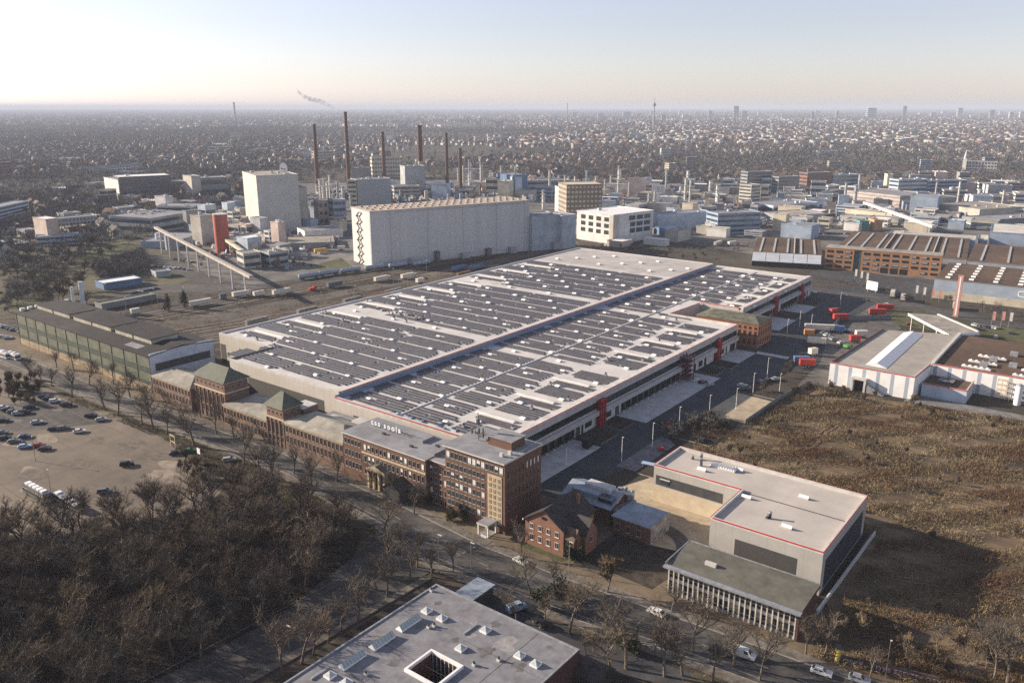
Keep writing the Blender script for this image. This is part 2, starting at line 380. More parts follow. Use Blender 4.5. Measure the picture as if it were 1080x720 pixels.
for (x0, x1, y0, y1) in ((-150, -140, 234.5, 246), (-150, -141, 250, 260), (-149.5, -140.5, 332, 340), (-149.5, -139, 345, 354), (-122, -108.5, 317.5, 328), (-124, -108.5, 256, 284), (-118.5, -110, 221, 232), (-158, -147, 453, 469), (-158, -148, 494, 512)):
    isl.prism([(x0, y0), (x1, y0), (x1, y1), (x0, y1)], 0, .36, M['kerb'], M['soil'])
structure('planting_islands', isl)
# railway land behind the warehouse, works, park
sheet('railway_land', [(-350, 180), (-336, 206), (-336, 520), (-345, 620), (-470, 620), (-440, 420), (-470, 300), (-560, 170), (-480, 170)], E1, M['rail_ground'])
sheet('lorry_road', [(-404, 250), (-396, 330), (-386, 480), (-392, 620), (-402, 620), (-400, 480), (-412, 330), (-436, 250)], E1 * 2, mat('lorry_road', (.14, .12, .10), .95, .2, .2, big=.3))
sheet('works_ground', [(-470, 300), (-440, 420), (-470, 620), (-430, 700), (-230, 640), (-60, 600), (200, 640), (420, 900), (-300, 1250), (-900, 1050), (-1150, 700), (-700, 400)], E1 * .5, M['works'])
sheet('park_ground', [at(*p) for p in ((-40, 345), (60, 326), (110, 330), (190, 300), (215, 288), (150, 250), (110, 205), (-60, 205))], .004, mat('park_turf', (.105, .095, .05), .95, .3, .12, col2=(.06, .05, .032), big=.4))
for i, q in enumerate([[(60, 268), (140, 252), (150, 262), (90, 285)], [(160, 287), (200, 283), (205, 292), (165, 297)], [(0, 318), (40, 300), (60, 305), (20, 330)], [(100, 292), (150, 285), (150, 296), (105, 300)], [(330, 280), (360, 272), (372, 282), (345, 288)]]):
    sheet('lawn', [at(*p) for p in reversed(q)], E1 * 3, M['grass'])
for i, q in enumerate([[(150, 262), (215, 288), (268, 304), (262, 308), (200, 296), (140, 268)], [(120, 300), (270, 300), (400, 282), (400, 288), (270, 308), (120, 310)]]):
    sheet('works_road', [at(*p) for p in reversed(q)], E1 * 4, M['asphalt_old'])
for i, q in enumerate(([(-366, 190), (-343, 190), (-341, 640), (-362, 640), (-360, 420)], [(-425, 250), (-410, 340), (-404, 470), (-410, 640), (-424, 640), (-420, 470), (-426, 340), (-450, 250)], [(-462, 205), (-444, 205), (-436, 330), (-428, 430), (-416, 640), (-446, 640), (-446, 430), (-455, 330)])): sheet('dark_ballast', [q[k] for k in range(len(q))] if i != 0 else q, E1 * 2, mat('dark_ballast', (.052, .043, .034), .97, .3, .25, big=.3, streak=(1, .12, 1)))
# street round the back right: from the yard past the orange office
sheet('avenue', [(-160, 528), (-110, 520), (-60, 508), (60, 505), (200, 520), (200, 535), (60, 520), (-60, 524), (-105, 540), (-160, 548), (-260, 566), (-262, 552)], E1 * 3, M['asphalt_old'])
sheet('office_car_park', [(-186, 590), (-165, 578), (-104, 562), (-104, 622), (-186, 612)], E1 * 2, M['asphalt'])
sheet('avenue_verge', [(-108, 478), (-60, 470), (200, 480), (200, 504), (60, 504), (-60, 507), (-108, 519)], E1 * 2, M['grass'])
sheet('store_yard', [(-107, 340), (-95, 345), (-97, 424), (-95, 470), (-122, 520), (-124, 440), (-110, 380)], E1 * 3, mat('store_yard', (.13, .12, .11), .93, .25, .2, big=.3))
sheet('store_service_road', [(-66, 347.5), (-30, 351), (60, 352), (60, 360), (-66, 358)], E1 * 3, mat('service_road', (.2, .195, .185), .92, .2, .3))
sheet('store_car_park', [(-54, 440), (160, 450), (160, 478), (-60, 470), (-78, 474), (-66, 444)], E1 * 3, M['asphalt'])
# ------------------------------------------------------------------ the big warehouse with the solar roof
W_panel = stripemat('warm_grey_cladding', (.50, .465, .41), (.34, .315, .28), 3.0, 3, .035, .6, .05, .1)
W_roof = mat('pale_roof_membrane', (.56, .535, .505), .8, .07, .12, big=.08)
W_roof2 = mat('roof_membrane_grey', (.47, .44, .41), .85, .1, .12, big=.1)
M['pv'] = stripemat('solar_glass', (.082, .077, .084), (.13, .125, .13), 1.05, 0, .08, .45, .2, .3)
M['pv'].node_tree.nodes['Principled BSDF'].inputs['Specular IOR Level'].default_value = .22
wh = thing('distribution_warehouse', 'huge grey warehouse with solar panels covering its roof and one long stepped ridge', 'warehouse', (0, 0, 0))
HL, HR = 13.0, 11.0
b = MB()
b.prism([(-295, 190), (-226.6, 190), (-226.6, 519), (-335, 519), (-335, 211.6), (-295, 211.6)], 0, HL, W_panel, W_roof)
b.build('wall', wh)
b = MB()
b.prism([(-226.5, 187.6), (-151, 187.6), (-151, 379.5), (-188.5, 379.5), (-186.5, 413), (-162, 413), (-162, 523), (-226.5, 523)], 0, HR, W_panel, W_roof)
b.build('wall', wh)
b = MB()      # bare far end of the roof
b.poly([(-334.2, 462, HL + .02), (-227.4, 462, HL + .02), (-227.4, 518.3, HL + .02), (-334.2, 518.3, HL + .02)], W_roof2)
b.build('roof_membrane', wh)
# parapets (a pale cap all round) and the red edging
b = MB(); r = MB()
def parapet(p, q, z, h, w=.8, red=True, mcap=None, rh_=.28):
    a, c = Vector((*p, 0)), Vector((*q, 0)); d = (c - a).normalized(); n = Vector((-d.y, d.x, 0))
    pts = [a, c, c + n * w, a + n * w]
    b.prism([(v.x, v.y) for v in pts], z, z + h, mcap or M['offwhite'])
    if red:
        pts = [a - n * .12, c - n * .12, c, a]; r.prism([(v.x, v.y) for v in pts], z + h - rh_, z + h + .04, M['red'])
parapet((-295, 190), (-226.8, 190), HL, .7, red=False); parapet((-335, 211.6), (-295.6, 211.6), HL, .7, red=False)
parapet((-295.6, 212.2), (-295.6, 190.8), HL, .7, red=False, mcap=M['anth'])
parapet((-335, 519), (-335, 212.3), HL, .7, red=False); parapet((-227, 519), (-334.4, 519), HL, .5, red=False)
parapet((-226.6, 190.9), (-226.6, 519), HL, .55, .5, rh_=.32)
parapet((-226.4, 187.6), (-151.8, 187.6), HR, 1.4, .9); parapet((-151, 187.6), (-151, 378.7), HR, 1.4, 2.8, rh_=.3, mcap=mat('cap_white', (.62, .59, .55), .7))
parapet((-151.8, 379.5), (-188.5, 379.5), HR, 1.2); parapet((-188.4, 380.2), (-186.5, 412.3), HR, 1.0); parapet((-186.5, 413), (-163.5, 413), HR, 1.2)
parapet((-162, 413), (-162, 522.2), HR, 1.4, 2.6, mcap=MATS['cap_white']); parapet((-162.5, 523), (-226, 523), HR, .8, red=False)
b.build('parapet', wh); r.build('red_edging', wh)
b = MB(); b.box(-226.48, -226.3, 187.9, 518.5, HR, HL - .15, mat('ridge_wall_cladding', (.20, .255, .35), .6, .06, .2)); b.build('ridge_wall', wh)
# dark cladding fields of the street front
for x0, x1, yf, z1 in ((-283, -235.5, 190, 8.3), (-216.5, -166, 187.6, 7.6), (-334.6, -330.5, 211.6, 8.6), (-320, -296, 211.6, 8.6)):
    b = MB(); b.box(x0, x1, yf - .06, yf + .05, .2, z1, stripemat('dark_cladding', (.085, .083, .078), (.06, .06, .058), 3.0, 3, .03, .6)); b.build('dark_cladding', wh)
# shaded side: fascia, glazing band, projecting canopy band, docks, doors
b = MB(); g = MB(); c = MB(); d = MB(); w = MB()
fas = mat('fascia_grey', (.40, .39, .38), .6, .06, .3)
for xf, y0, y1 in ((-151, 188.5, 378.5), (-162, 413.8, 522)):
    b.box(xf, xf + .35, y0, y1, 9.7, 11.6, fas)
    g.box(xf, xf + .12, y0, y1, 6.9, 9.7, M['glass'])
    c.box(xf, xf + 1.5, y0, y1, 4.6, 6.4, fas, stripemat('canopy_top', (.47, .46, .45), (.36, .35, .34), 4, 1, .04))
for k in range(62):
    yy = 190 + 3.06 * k
    g.box(-150.88, -150.8, yy, yy + .14, 6.9, 9.7, M['anth'])
b.build('fascia', wh); g.build('window_band', wh); c.build('canopy', wh)
def dock_run(xf, y0, y1):
    d = MB(); d.box(xf, xf + .1, y0, y1, .3, 4.5, M['black'])
    k = MB(); n = int((y1 - y0) / 4.5)
    for i in range(n):
        yc = y0 + (i + .5) * (y1 - y0) / n
        d.box(xf + .1, xf + .7, yc - 1.7, yc - 1.3, .9, 4.4, M['black']); d.box(xf + .1, xf + .7, yc + 1.3, yc + 1.7, .9, 4.4, M['black']); d.box(xf + .1, xf + .7, yc - 1.7, yc + 1.7, 4.0, 4.4, M['black'])
        k.box(xf + .7, xf + 1.3, yc - 2.25, yc - 1.95, 0, .7, M['white']); k.box(xf + .12, xf + .18, yc - 1.3, yc + 1.3, .9, 3.9, M['anth'])
    d.build('loading_dock', wh); k.build('dock_bumper', wh)
dock_run(-151, 192, 233); dock_run(-151, 267, 316); dock_run(-162, 425, 452); dock_run(-162, 470, 498)
def white_front(xf, y0, y1, doors):
    w = MB(); w.box(xf, xf + .25, y0, y1, 0, 4.5, M['offwhite'])
    for a, e, z0, z1, m in doors: w.box(xf + .25, xf + .33, a, e, z0, z1, m)
    w.build('entrance_front', wh)
white_front(-151, 234, 247, [(234.5, 237, 0, 4.2, M['anth']), (238, 239.2, 0, 3.8, M['glass']), (240.4, 245, 1.6, 3.6, M['glass'])])
white_front(-151, 254, 266, [(254.8, 259, 1.2, 3.4, M['glass']), (262, 264.8, 0, 3.8, M['anth'])])
white_front(-151, 323, 352, [(331, 333, 0, 4, M['glass']), (336, 340, 1, 3.6, M['glass']), (342, 344, 0, 4, M['glass'])])
white_front(-151, 358, 378, [(360, 364, 1.2, 3.6, M['glass']), (366, 367.5, 0, 4, M['anth']), (371, 377, 0, 4.3, M['black'])])
white_front(-162, 452.5, 457, [(453, 456, .8, 3.4, M['glass'])]); white_front(-162, 461, 469.6, [(462, 466, .8, 3.4, M['glass'])]); white_front(-162, 506, 521, [(508, 513, .8, 3.6, M['glass']), (515, 517, 0, 4, M['anth'])])
for xf, yc in ((-151, 250.5), (-151, 355.2), (-162, 459), (-162, 503)):       # red stair frames
    t = MB()
    t.box(xf + .4, xf + 1.9, yc - 2.1, yc - 1.3, 0, 10.4, M['darkred']); t.box(xf + .4, xf + 1.9, yc + 1.3, yc + 2.1, 0, 10.4, M['darkred'])
    t.box(xf + .4, xf + 1.9, yc - 1.3, yc + 1.3, 9.6, 10.4, M['darkred']); t.box(xf + .4, xf + .6, yc - 1.5, yc + 1.5, 0, 9.6, M['glass'])
    t.box(xf + 1.5, xf + 1.95, yc - .3, yc + .3, 0, 9.6, M['red'])
    for z in (2.6, 5.2, 7.8): t.box(xf + .6, xf + 1.8, yc - 1.5, yc + 1.5, z, z + .15, M['darkred'])
    t.build('stair_frame', wh)
t = MB()                                                  # open steel stair with a dish on its head
for dx in (.6, 4.4):
    for dy in (-3, -.1, 3): t.box(-151 + dx - .12, -151 + dx + .12, 319 + dy - .12, 319 + dy + .12, 0, 11.5, mat('plum_steel', (.12, .035, .05), .6))
for i in range(5):
    z = 2.1 * (i + 1); t.box(-150.5, -146.5, 316, 322, z, z + .12, MATS['plum_steel'])
    s = 1 if i % 2 else -1; t.tube((-148.5, 319 - 2.8 * s, z - 2.1), (-148.5, 319 + 2.8 * s, z), .35, MATS['plum_steel'], n=4)
t.build('fire_stair', wh)
# rooflights: little vaulted boxes, and long translucent strips
sk = MB()
sk.box(-1.1, 1.1, -1.0, 1.0, 0, .4, M['white']); sk.gable(-1.2, 1.2, -1.1, 1.1, .4, .62, M['white'], M['white'], 'x', .05, .06); sk.box(1.1, 2.4, -.4, .4, 0, .2, M['offwhite'])
sk_me = sk.build('skylight', mesh_only=True)
def strip_light(x0, x1, y, z):
    m = MB(); n = 6
    for i in range(n):
        a0, a1 = math.pi * i / n, math.pi * (i + 1) / n
        m.poly([(x0, y - 1.05 * math.cos(a0), z + .4 + 0.45 * math.sin(a0)), (x1, y - 1.05 * math.cos(a0), z + .4 + 0.45 * math.sin(a0)), (x1, y - 1.05 * math.cos(a1), z + .4 + 0.45 * math.sin(a1)), (x0, y - 1.05 * math.cos(a1), z + .4 + 0.45 * math.sin(a1))], M['strip'])
    m.box(x0, x1, y - 1.15, y + 1.15, z, z + .4, M['offwhite'])
    for xx in (x0, x1): m.poly([(xx, y - 1.05 * math.cos(math.pi * i / n), z + .4 + 0.45 * math.sin(math.pi * i / n)) for i in range(n + 1)], M['white'])
    m.build('rooflight_strip', wh)
# weather marks on the membrane: ponding stains, walkway mats, cable runs
st = MB(); gs = random.Random(44)
for i in range(70):
    lft = i % 2; x, y, z = (gs.uniform(-330, -232), gs.uniform(214, 510), HL) if lft else (gs.uniform(-218, -156), gs.uniform(192, 372), HR); rx, ry = gs.uniform(1.5, 6), gs.uniform(.8, 2.5); n = 11
    st.poly([(x + rx * gs.uniform(.7, 1.1) * math.cos(2 * math.pi * k / n), y + ry * gs.uniform(.7, 1.1) * math.sin(2 * math.pi * k / n), z + .024 + i * .0002) for k in range(n)], gs.choice((W_roof2, W_roof2, mat('roof_stain', (.42, .385, .345), .9, .15, .4))))
for k in range(12): st.box(-226 - 108, -232, 199 + 23.8 * k, 199.25 + 23.8 * k, HL + .05, HL + .12, M['metal']) if 199 + 23.8 * k > 214 and 199 + 23.8 * k < 455 else None
tag(st.build('roof_stains', wh), kind='stuff')
M['strip'] = mat('strip_light', (.60, .585, .56), .55, .08, .3)
arrays = []; lights = []; rg = random.Random(3)
def pv_rows(x0, x1, y0, y1, z, n=6, skip=()):
    n = {6: 5}.get(n, n); m = MB(); p = (y1 - y0) / n; dp = p * .62
    for i in range(n):
        y = y0 + i * p + .12; runs = []; x = x0 + (rg.choice((0, 0, 2.1)) if i in (0, n - 1) else 0); xe = x1 - (rg.choice((0, 0, 2.1)) if i in (0, n - 1) else 0)
        while x < xe - 1.2:
            L = min(xe - x, rg.choice((6.3, 10.5, 16.8, 25, 40))); runs.append((x, x + L)); x += L + rg.choice((.25, .25, .25, 1.4))
        for a, e in runs:
            if any(sx - 1.3 < e and sx + 2.8 > a and abs(sy - (y + .6)) < 1.25 for sx, sy in skip):
                cuts = []
                for sx, sy in skip:
                    if abs(sy - (y + .6)) < 1.25: cuts.append((sx - 1.3, sx + 2.8))
                seg = [(a, e)]
                for c0, c1 in cuts: seg = [t for (s0, s1) in seg for t in ((s0, min(s1, c0)), (max(s0, c1), s1)) if t[1] - t[0] > 1]
            else: seg = [(a, e)]
            for s0, s1 in seg:
                m.poly([(s0, y, z + .28), (s1, y, z + .28), (s1, y + dp, z + .48), (s0, y + dp, z + .48)], M['pv'])
                m.poly([(s0, y + dp, z + .48), (s1, y + dp, z + .48), (s1, y + dp + .1, z + .05), (s0, y + dp + .1, z + .05)], M['metal'])
                m.poly([(s0, y, z + .28), (s0, y, z + .05), (s1, y, z + .05), (s1, y, z + .28)], M['metal'])
    if m.f: arrays.append(((x0 + x1) / 2, (y0 + y1) / 2, m))
# bays of the left half
ybay = [193.5 + 11.9 * k for k in range(23)]
for k, y in enumerate(ybay):
    if y > 455: break
    if k in (7, 15):                                         # the broad white bands
        pv_rows(-300, -231.5, y + 7.4, y + 11.7, HL, 2); continue
    y0, y1 = y + .9, y + 11.6
    off = (k % 2) * 11
    sl = [(x, y + (.1 if (k + j) % 3 else 5.2)) for j, x in enumerate(range(-322 + off, -232, 24))]
    xl = -331 if y > 212 else -292
    for sx, sy in sl:
        if sx > xl + 2: lights.append((sx, sy, HL))
    cutsx = [xl, -304 + off * .3, -268 + off * .5, -231.5]
    if k % 2 == 0 and y > 212:
        cutsx[0] = xl + 2; strip_light(-326 + off, -305, y0 + 7.6, HL)
        pv_rows(cutsx[0], -305, y0, y0 + 5.4, HL, 3, sl)
    elif cutsx[1] - xl > 3: pv_rows(cutsx[0], cutsx[1] - .2, y0, y1, HL, 6, sl)
    pv_rows(cutsx[1] + .4, cutsx[2] - .2, y0, y1, HL, 6, sl)
    pv_rows(cutsx[2] + .3, cutsx[3], y0 + (.0 if k else 1), y1, HL, 6, sl)
for j in range(11): lights.append((-322 + 9 * j + rg.uniform(-2, 2), 470 + (j % 4) * 11, HL))
for k in (7, 15):
    for x in range(-318, -235, 28): lights.append((x, 193.5 + 11.9 * k + 4, HL))
# bays of the right half
for k in range(27):
    y = 191 + 11.9 * k
    if y > 508: break
    if k in (7, 15): 
        for x in (-212, -188): lights.append((x, y + 3.6, HR))
        pv_rows(-225.6, -197.8, y + 6.6, y + 11.4, HR, 2); pv_rows(-195, -175, y + 6.6, y + 11.4, HR, 2); continue
    y0, y1 = y + .9, y + 11.4
    xe = -154.5 if y < 368 else (-190 if y < 413 else -165)
    sl = [(x, y + (.1 if (k + j) % 2 else 5)) for j, x in enumerate(range(-217 + (k % 2) * 9, int(xe) - 3, 19))]
    lights += [(sx, sy, HR) for sx, sy in sl]
    pv_rows(-225.6, -197.8, y0, y1, HR, 6, sl)
    if xe > -180:
        pv_rows(-195, -176.5 - (k % 2) * 3, y0, y1, HR, 6, sl)
        if k % 2: strip_light(-177, -160, y0 + 6.6, HR); pv_rows(-174, xe - .8, y0, y0 + 4.8, HR, 3, sl)
        else: pv_rows(-173.5, xe - .6, y0, y1 - .5, HR, 6, sl)
arrays.sort(key=lambda a: a[0] ** 2 + a[1] ** 2)
for a in arrays[:96]: a[2].build('solar_array', wh)
if len(arrays) > 96:
    rest = MB()
    for a in arrays[96:]:
        k = len(rest.v); rest.v += a[2].v
        for f, mi in zip(a[2].f, a[2].m): rest.f.append(tuple(k + i for i in f)); rest.m.append(rest.mi(a[2].mats[mi]))
    tag(rest.build('solar_arrays_far', wh), kind='stuff')
lights.sort(key=lambda a: a[0] ** 2 + a[1] ** 2)
for (x, y, z) in lights[:97]: link('skylight', sk_me, wh, (x, y, z + .01), rg.uniform(-.03, .03)).scale = (.8, .8, .85)
if len(lights) > 97:
    rest = MB()
    for (x, y, z) in lights[97:]:
        rest.box(x - 1.1, x + 1.1, y - 1, y + 1, z, z + .5, M['offwhite']); rest.gable(x - 1.2, x + 1.2, y - 1.1, y + 1.1, z + .5, .62, M['white'], M['white'], 'x', .05, .06)
    tag(rest.build('skylights_far', wh), kind='stuff')
b = MB(); b.box(-197.1, -196.5, 189, 519, HR + .02, HR + .35, M['offwhite']); b.build('cable_tray', wh)
def vent(x, y, z):
    m = MB(); m.box(x - .5, x + .5, y - .5, y + .5, z, z + 1.1, M['metal']); m.cyl(x, y, z + 1.1, z + 1.7, .35, M['anth'], n=8); m.build('roof_vent', wh)
for k in range(34):
    vent(rg.choice((-318, -300, -176, -168, -159, -331)) + rg.uniform(-3, 3), 196 + rg.uniform(0, 172), 0) if False else None
for x, y in ((-300, 193), (-296.5, 214), (-312, 216), (-318, 240), (-306, 262), (-326, 268), (-290, 281), (-281, 280.5), (-330, 300), (-322, 316)): vent(x, y, HL)
for x, y in ((-157, 205), (-171, 196), (-163, 224), (-158, 240), (-173, 250), (-162, 273), (-172, 291), (-160, 300), (-168, 330), (-158, 345), (-171, 362), (-180, 371), (-170, 440), (-176, 470), (-172, 500)): vent(x, y, HR)
b = MB()                                                  # stacks of wrapped material left on the roof
for x, y, w in ((-200, 190.3, 3), (-194, 191, 3.4), (-188, 190.6, 2.6), (-178, 190.2, 3.2), (-173, 191.5, 2.4), (-181, 193.5, 2.2)):
    b.box(x, x + w, y, y + 1.5, HR, HR + .5 + .3 * rg.random(), mat('wrapped_pallet', (.40, .47, .58), .5, .25, 1)); b.box(x + .3, x + w * .6, y + .3, y + 1.2, HR + .8, HR + 1.1, M['anth'])
b.build('stacked_material', wh)
b = MB()
for i in range(24):
    x, y = -318 + rg.uniform(0, 46), 286 + rg.uniform(0, 5); b.box(x, x + rg.uniform(.6, 2.2), y, y + rg.uniform(.6, 1.4), HL, HL + rg.uniform(.4, 1.3), rg.choice((M['metal'], M['offwhite'], M['anth'])))
b.build('air_units', wh)
# ------------------------------------------------------------------ brick offices on the street
B_red = brickmat('brown_brick', (.185, .108, .074), (.145, .082, .058), (.30, .26, .22))
B_old = brickmat('old_brick', (.25, .165, .125), (.185, .12, .092), (.32, .28, .23))
B_orange = brickmat('orange_brick', (.36, .18, .105), (.28, .135, .08), (.40, .33, .26))
M['cream'] = mat('cream_render', (.52, .42, .29), .85, .12, .6)
_WIN = {}
def win_mesh(w, h, face, kind, sill=True, fm=None):
    key = (round(w, 2), round(h, 2), face, kind, fm.name if fm else '')
    if key in _WIN: return _WIN[key]
    fm = fm or M['frame']; m = MB(); t = .05
    def bx(a0, a1, p0, p1, z0, z1, mm):      # a along the wall, p outwards
        if face == 'S': m.box(a0, a1, -p1, -p0, z0, z1, mm)
        elif face == 'N': m.box(a0, a1, p0, p1, z0, z1, mm)
        elif face == 'E': m.box(p0, p1, a0, a1, z0, z1, mm)
        else: m.box(-p1, -p0, a0, a1, z0, z1, mm)
    bx(-w / 2, w / 2, -.2, .03, 0, h, M['glass'])
    if kind == 'blind': bx(-w / 2 + t, w / 2 - t, .032, .05, h * .12, h - t, M['blind'])
    if kind == 'half': bx(-w / 2 + t, w / 2 - t, .032, .05, h * .5, h - t, M['blind'])
    for s in (-1, 1): bx(min(s * w / 2, s * (w / 2 - t)), max(s * w / 2, s * (w / 2 - t)), .03, .09, 0, h, fm)
    bx(-w / 2 + t, w / 2 - t, .03, .10, h - t * 2.2, h, fm); bx(-w / 2 + t, w / 2 - t, .03, .08, 0, t, fm)
    if w > 1.1: bx(-.02, .02, .03, .07, t, h - t * 2.2, fm)
    if sill: bx(-w / 2 - .08, w / 2 + .08, -.1, .16, -.1, -.02, fm)
    _WIN[key] = m.build('window', mesh_only=True); return _WIN[key]
def win(par, x, y, z, w, h, face='S', kind='plain', fm=None): return link('window', win_mesh(w, h, face, kind, True, fm), par, (x, y, z))
rw = random.Random(11)
def kind_(p=.08): 
    r = rw.random(); return 'blind' if r < p else ('half' if r < p + .10 else 'plain')
# --- tower
ot = thing('office_block', 'six storey brown brick office block with flat roof, antenna mast and pale stair panel', 'office building', (-138.5, 171.5, 0))
def loc(par, mb, name):            # build a part whose points are in world axes under a thing that has a location
    me = mb.build(name, mesh_only=True); o = link(name, me, par); o.location = (-par.location.x, -par.location.y, -par.location.z); return o
loc_ = loc
TX0, TX1, TY0, TY1, TH = -149.4, -127.5, 163.0, 180.0, 21.4
b = MB(); b.box(TX0, TX1, TY0, TY1, 0, TH, B_red); loc(ot, b, 'wall')
b = MB(); b.box(TX0 - .5, TX1 + .3, TY0 - .8, TY1 + .3, TH, TH + .45, M['offwhite'], M['roofgrey']); loc(ot, b, 'roof')
b = MB(); b.box(TX0 + 4, TX0 + 9, 172, 177, TH + .45, TH + .9, M['roofgrey']); b.box(-139.5, -131, 170.5, 176.8, TH + .45, TH + 3.0, B_red); b.box(-139.8, -130.7, 170.2, 177.1, TH + 3.0, TH + 3.25, M['roofgrey']); loc(ot, b, 'penthouse')
b = MB(); b.tube((-143.6, 171, TH), (-143.6, 171, TH + 9), .16, M['metal'])
for k in range(9):
    a = k * .7; b.tube((-143.6, 171, TH + 1 + .25 * k), (-143.6 + 1.9 * math.cos(a), 171 + 1.9 * math.sin(a), TH + 2.2 + .2 * k), .09, M['anth'], n=4)
    b.box(-143.6 + 1.9 * math.cos(a) - .15, -143.6 + 1.9 * math.cos(a) + .15, 171 + 1.9 * math.sin(a) - .15, 171 + 1.9 * math.sin(a) + .15, TH + 1.6 + .2 * k, TH + 3.2 + .2 * k, M['metal'] if k % 2 else M['anth'])
b.box(-144, -143.2, 170.6, 171.4, TH + 5.4, TH + 7, M['anth']); loc(ot, b, 'antenna_mast')
b = MB()
for x, y in ((-131, 166), (-130, 168.5), (-136, 178)): b.box(x - .5, x + .5, y - .4, y + .4, TH + .45, TH + 1.5, M['offwhite'])
loc(ot, b, 'air_unit')
b = MB()
for k in range(12): b.tube((TX1 - .2, TY0 + 1.4 * k, TH + .45), (TX1 - .2, TY0 + 1.4 * k, TH + 1.4), .03, M['metal'], n=4)
b.tube((TX1 - .2, TY0, TH + 1.4), (TX1 - .2, TY1, TH + 1.4), .04, M['metal'], n=4); loc(ot, b, 'railing')
ox = lambda x: x + 138.5
oy = lambda y: y - 171.5
xs = [TX0 + 1.1 + 1.62 * k for k in range(13)]
for k, x in enumerate(xs): win(ot, ox(x), oy(TY0), 18.1, 1.25, 2.0, 'S', 'blind' if k in (0, 5, 6, 8, 12) else ('half' if k in (7, 11) else 'plain'))
for r_, z in enumerate((14.9, 12.0, 9.1, 6.2, 3.3)):
    for k in range(9): win(ot, ox(TX0 + 1.1 + 1.62 * k), oy(TY0), z, 1.15, 1.75, 'S', kind_())
b = MB(); b.box(-133.6, -128.6, TY0 - .12, TY0 + .05, 2.6, 17.2, M['cream'])
for i in range(3):
    for j in range(8): b.box(-133.1 + 1.55 * i, -132.2 + 1.55 * i, TY0 - .18, TY0 - .1, 3.2 + 1.72 * j, 4.4 + 1.72 * j, mat('cream_pane', (.30, .24, .16), .5, .2, 1))
loc(ot, b, 'stair_panel')
for z in (16.6, 13.4, 10.2, 7.0):
    for k in range(9): win(ot, ox(TX1), oy(TY0 + 1.4 + 1.75 * k), z, .6, 2.3, 'E', 'blind' if z > 16 and k > 4 else 'plain', mat('brick_reveal', (.33, .22, .16), .9, .1, 1))
b = MB()                                                  # porch with its posts
b.box(-134.2, -130.2, TY0 - 4.4, TY0 - .1, 3.3, 3.8, M['offwhite'], M['roofgrey'])
for dx in (-134, -130.6):
    for dy in (-4.2, -.7): b.box(dx, dx + .35, TY0 + dy, TY0 + dy + .35, 0, 3.3, M['white'])
b.box(-133.4, -131, TY0 - .2, TY0 + .04, .1, 3.1, M['glass']); b.box(-134, -130.3, TY0 - 4.3, TY0 - .1, 0, .15, M['kerb']); loc(ot, b, 'porch')
# --- the long wing
WX0, WX1, WY0, WH = -193.5, -157.2, 162.8, 14.6
ow = thing('office_wing', 'long brown brick office wing with pale cornice and columned portico', 'office building', (-175, 170, 0))
b = MB(); b.box(WX0, WX1, WY0, 178, 0, WH, B_red); b.box(WX1, TX0 - .03, 164.4, 178, 0, WH - .3, B_red); loc(ow, b, 'wall')
b = MB(); b.box(WX0 - .35, WX1 + .3, WY0 - .5, 178.3, WH, WH + .4, M['offwhite'], M['roofgrey']); b.box(WX1 + .3, TX0 - .04, 164.1, 178.3, WH - .3, WH + .15, M['offwhite'], M['roofgrey']); loc(ow, b, 'roof')
b = MB(); b.box(WX0 + 8.8, WX1, WY0 - .28, WY0 + .1, 10.0, 10.5, M['cream']); loc(ow, b, 'cornice')
wx = lambda x: x + 175
for k in range(5): win(ow, wx(WX0 + 1.2 + 1.6 * k), WY0 - 170, 11.4, 1.05, 1.9, 'S', kind_(.1))
for k in range(15): win(ow, wx(WX0 + 10.2 + 1.78 * k), WY0 - 170, 11.2, 1.05, 1.9, 'S', kind_(.2))
for k in range(15): win(ow, wx(WX0 + 10.2 + 1.78 * k), WY0 - 170, 7.0, 1.0, 2.3, 'S', kind_(.05))
for k in range(15):
    if not 3 <= k <= 9: win(ow, wx(WX0 + 10.2 + 1.78 * k), WY0 - 170, 3.0, 1.0, 2.4, 'S', kind_(.05))
for z, n in ((10.9, 4), (7.4, 4), (4.0, 4), (.9, 4)):
    for k in range(n): win(ow, wx(-156.4 + 1.85 * k), 164.4 - 170, z, 1.0, 1.9, 'S', kind_(.1))
for k in range(5):
    for z in (7.3, 3.4): win(ow, wx(WX0 + 1.2 + 1.6 * k), WY0 - 170, z, 1.0, 2.2, 'S', 'plain')
p = MB()
for k in range(4): p.box(-180.2 + 2.3 * k, -179.5 + 2.3 * k, WY0 - 2.4, WY0 - 1.7, 0, 6.2, M['cream'])
p.box(-180.6, -172.2, WY0 - 2.6, WY0 - .05, 6.2, 6.9, M['cream']); p.box(-179.4, -173.2, WY0 - .9, WY0 - .03, 0, 6.1, M['glass'])
p.poly([(-180.6, WY0 - 2.6, 6.9), (-172.2, WY0 - 2.6, 6.9), (-176.4, WY0 - 2.6, 8.3)], M['cream']); p.poly([(-180.6, WY0 - 2.6, 6.9), (-176.4, WY0 - 2.6, 8.3), (-176.4, WY0 - .05, 8.3), (-180.6, WY0 - .05, 6.9)], M['copper']); p.poly([(-176.4, WY0 - 2.6, 8.3), (-172.2, WY0 - 2.6, 6.9), (-172.2, WY0 - .05, 6.9), (-176.4, WY0 - .05, 8.3)], M['copper'])
loc(ow, p, 'portico')
p = MB(); p.box(-170.6, -163.6, WY0 - 5.0, WY0 - .05, 0, 4.2, mat('dark_render', (.10, .09, .085), .9, .2, .5)); p.gable(-170.6, -163.6, WY0 - 5, WY0 - .3, 4.2, 2.6, M['anth'], M['anth'], 'y', .3, .15); loc(ow, p, 'entrance_annex')
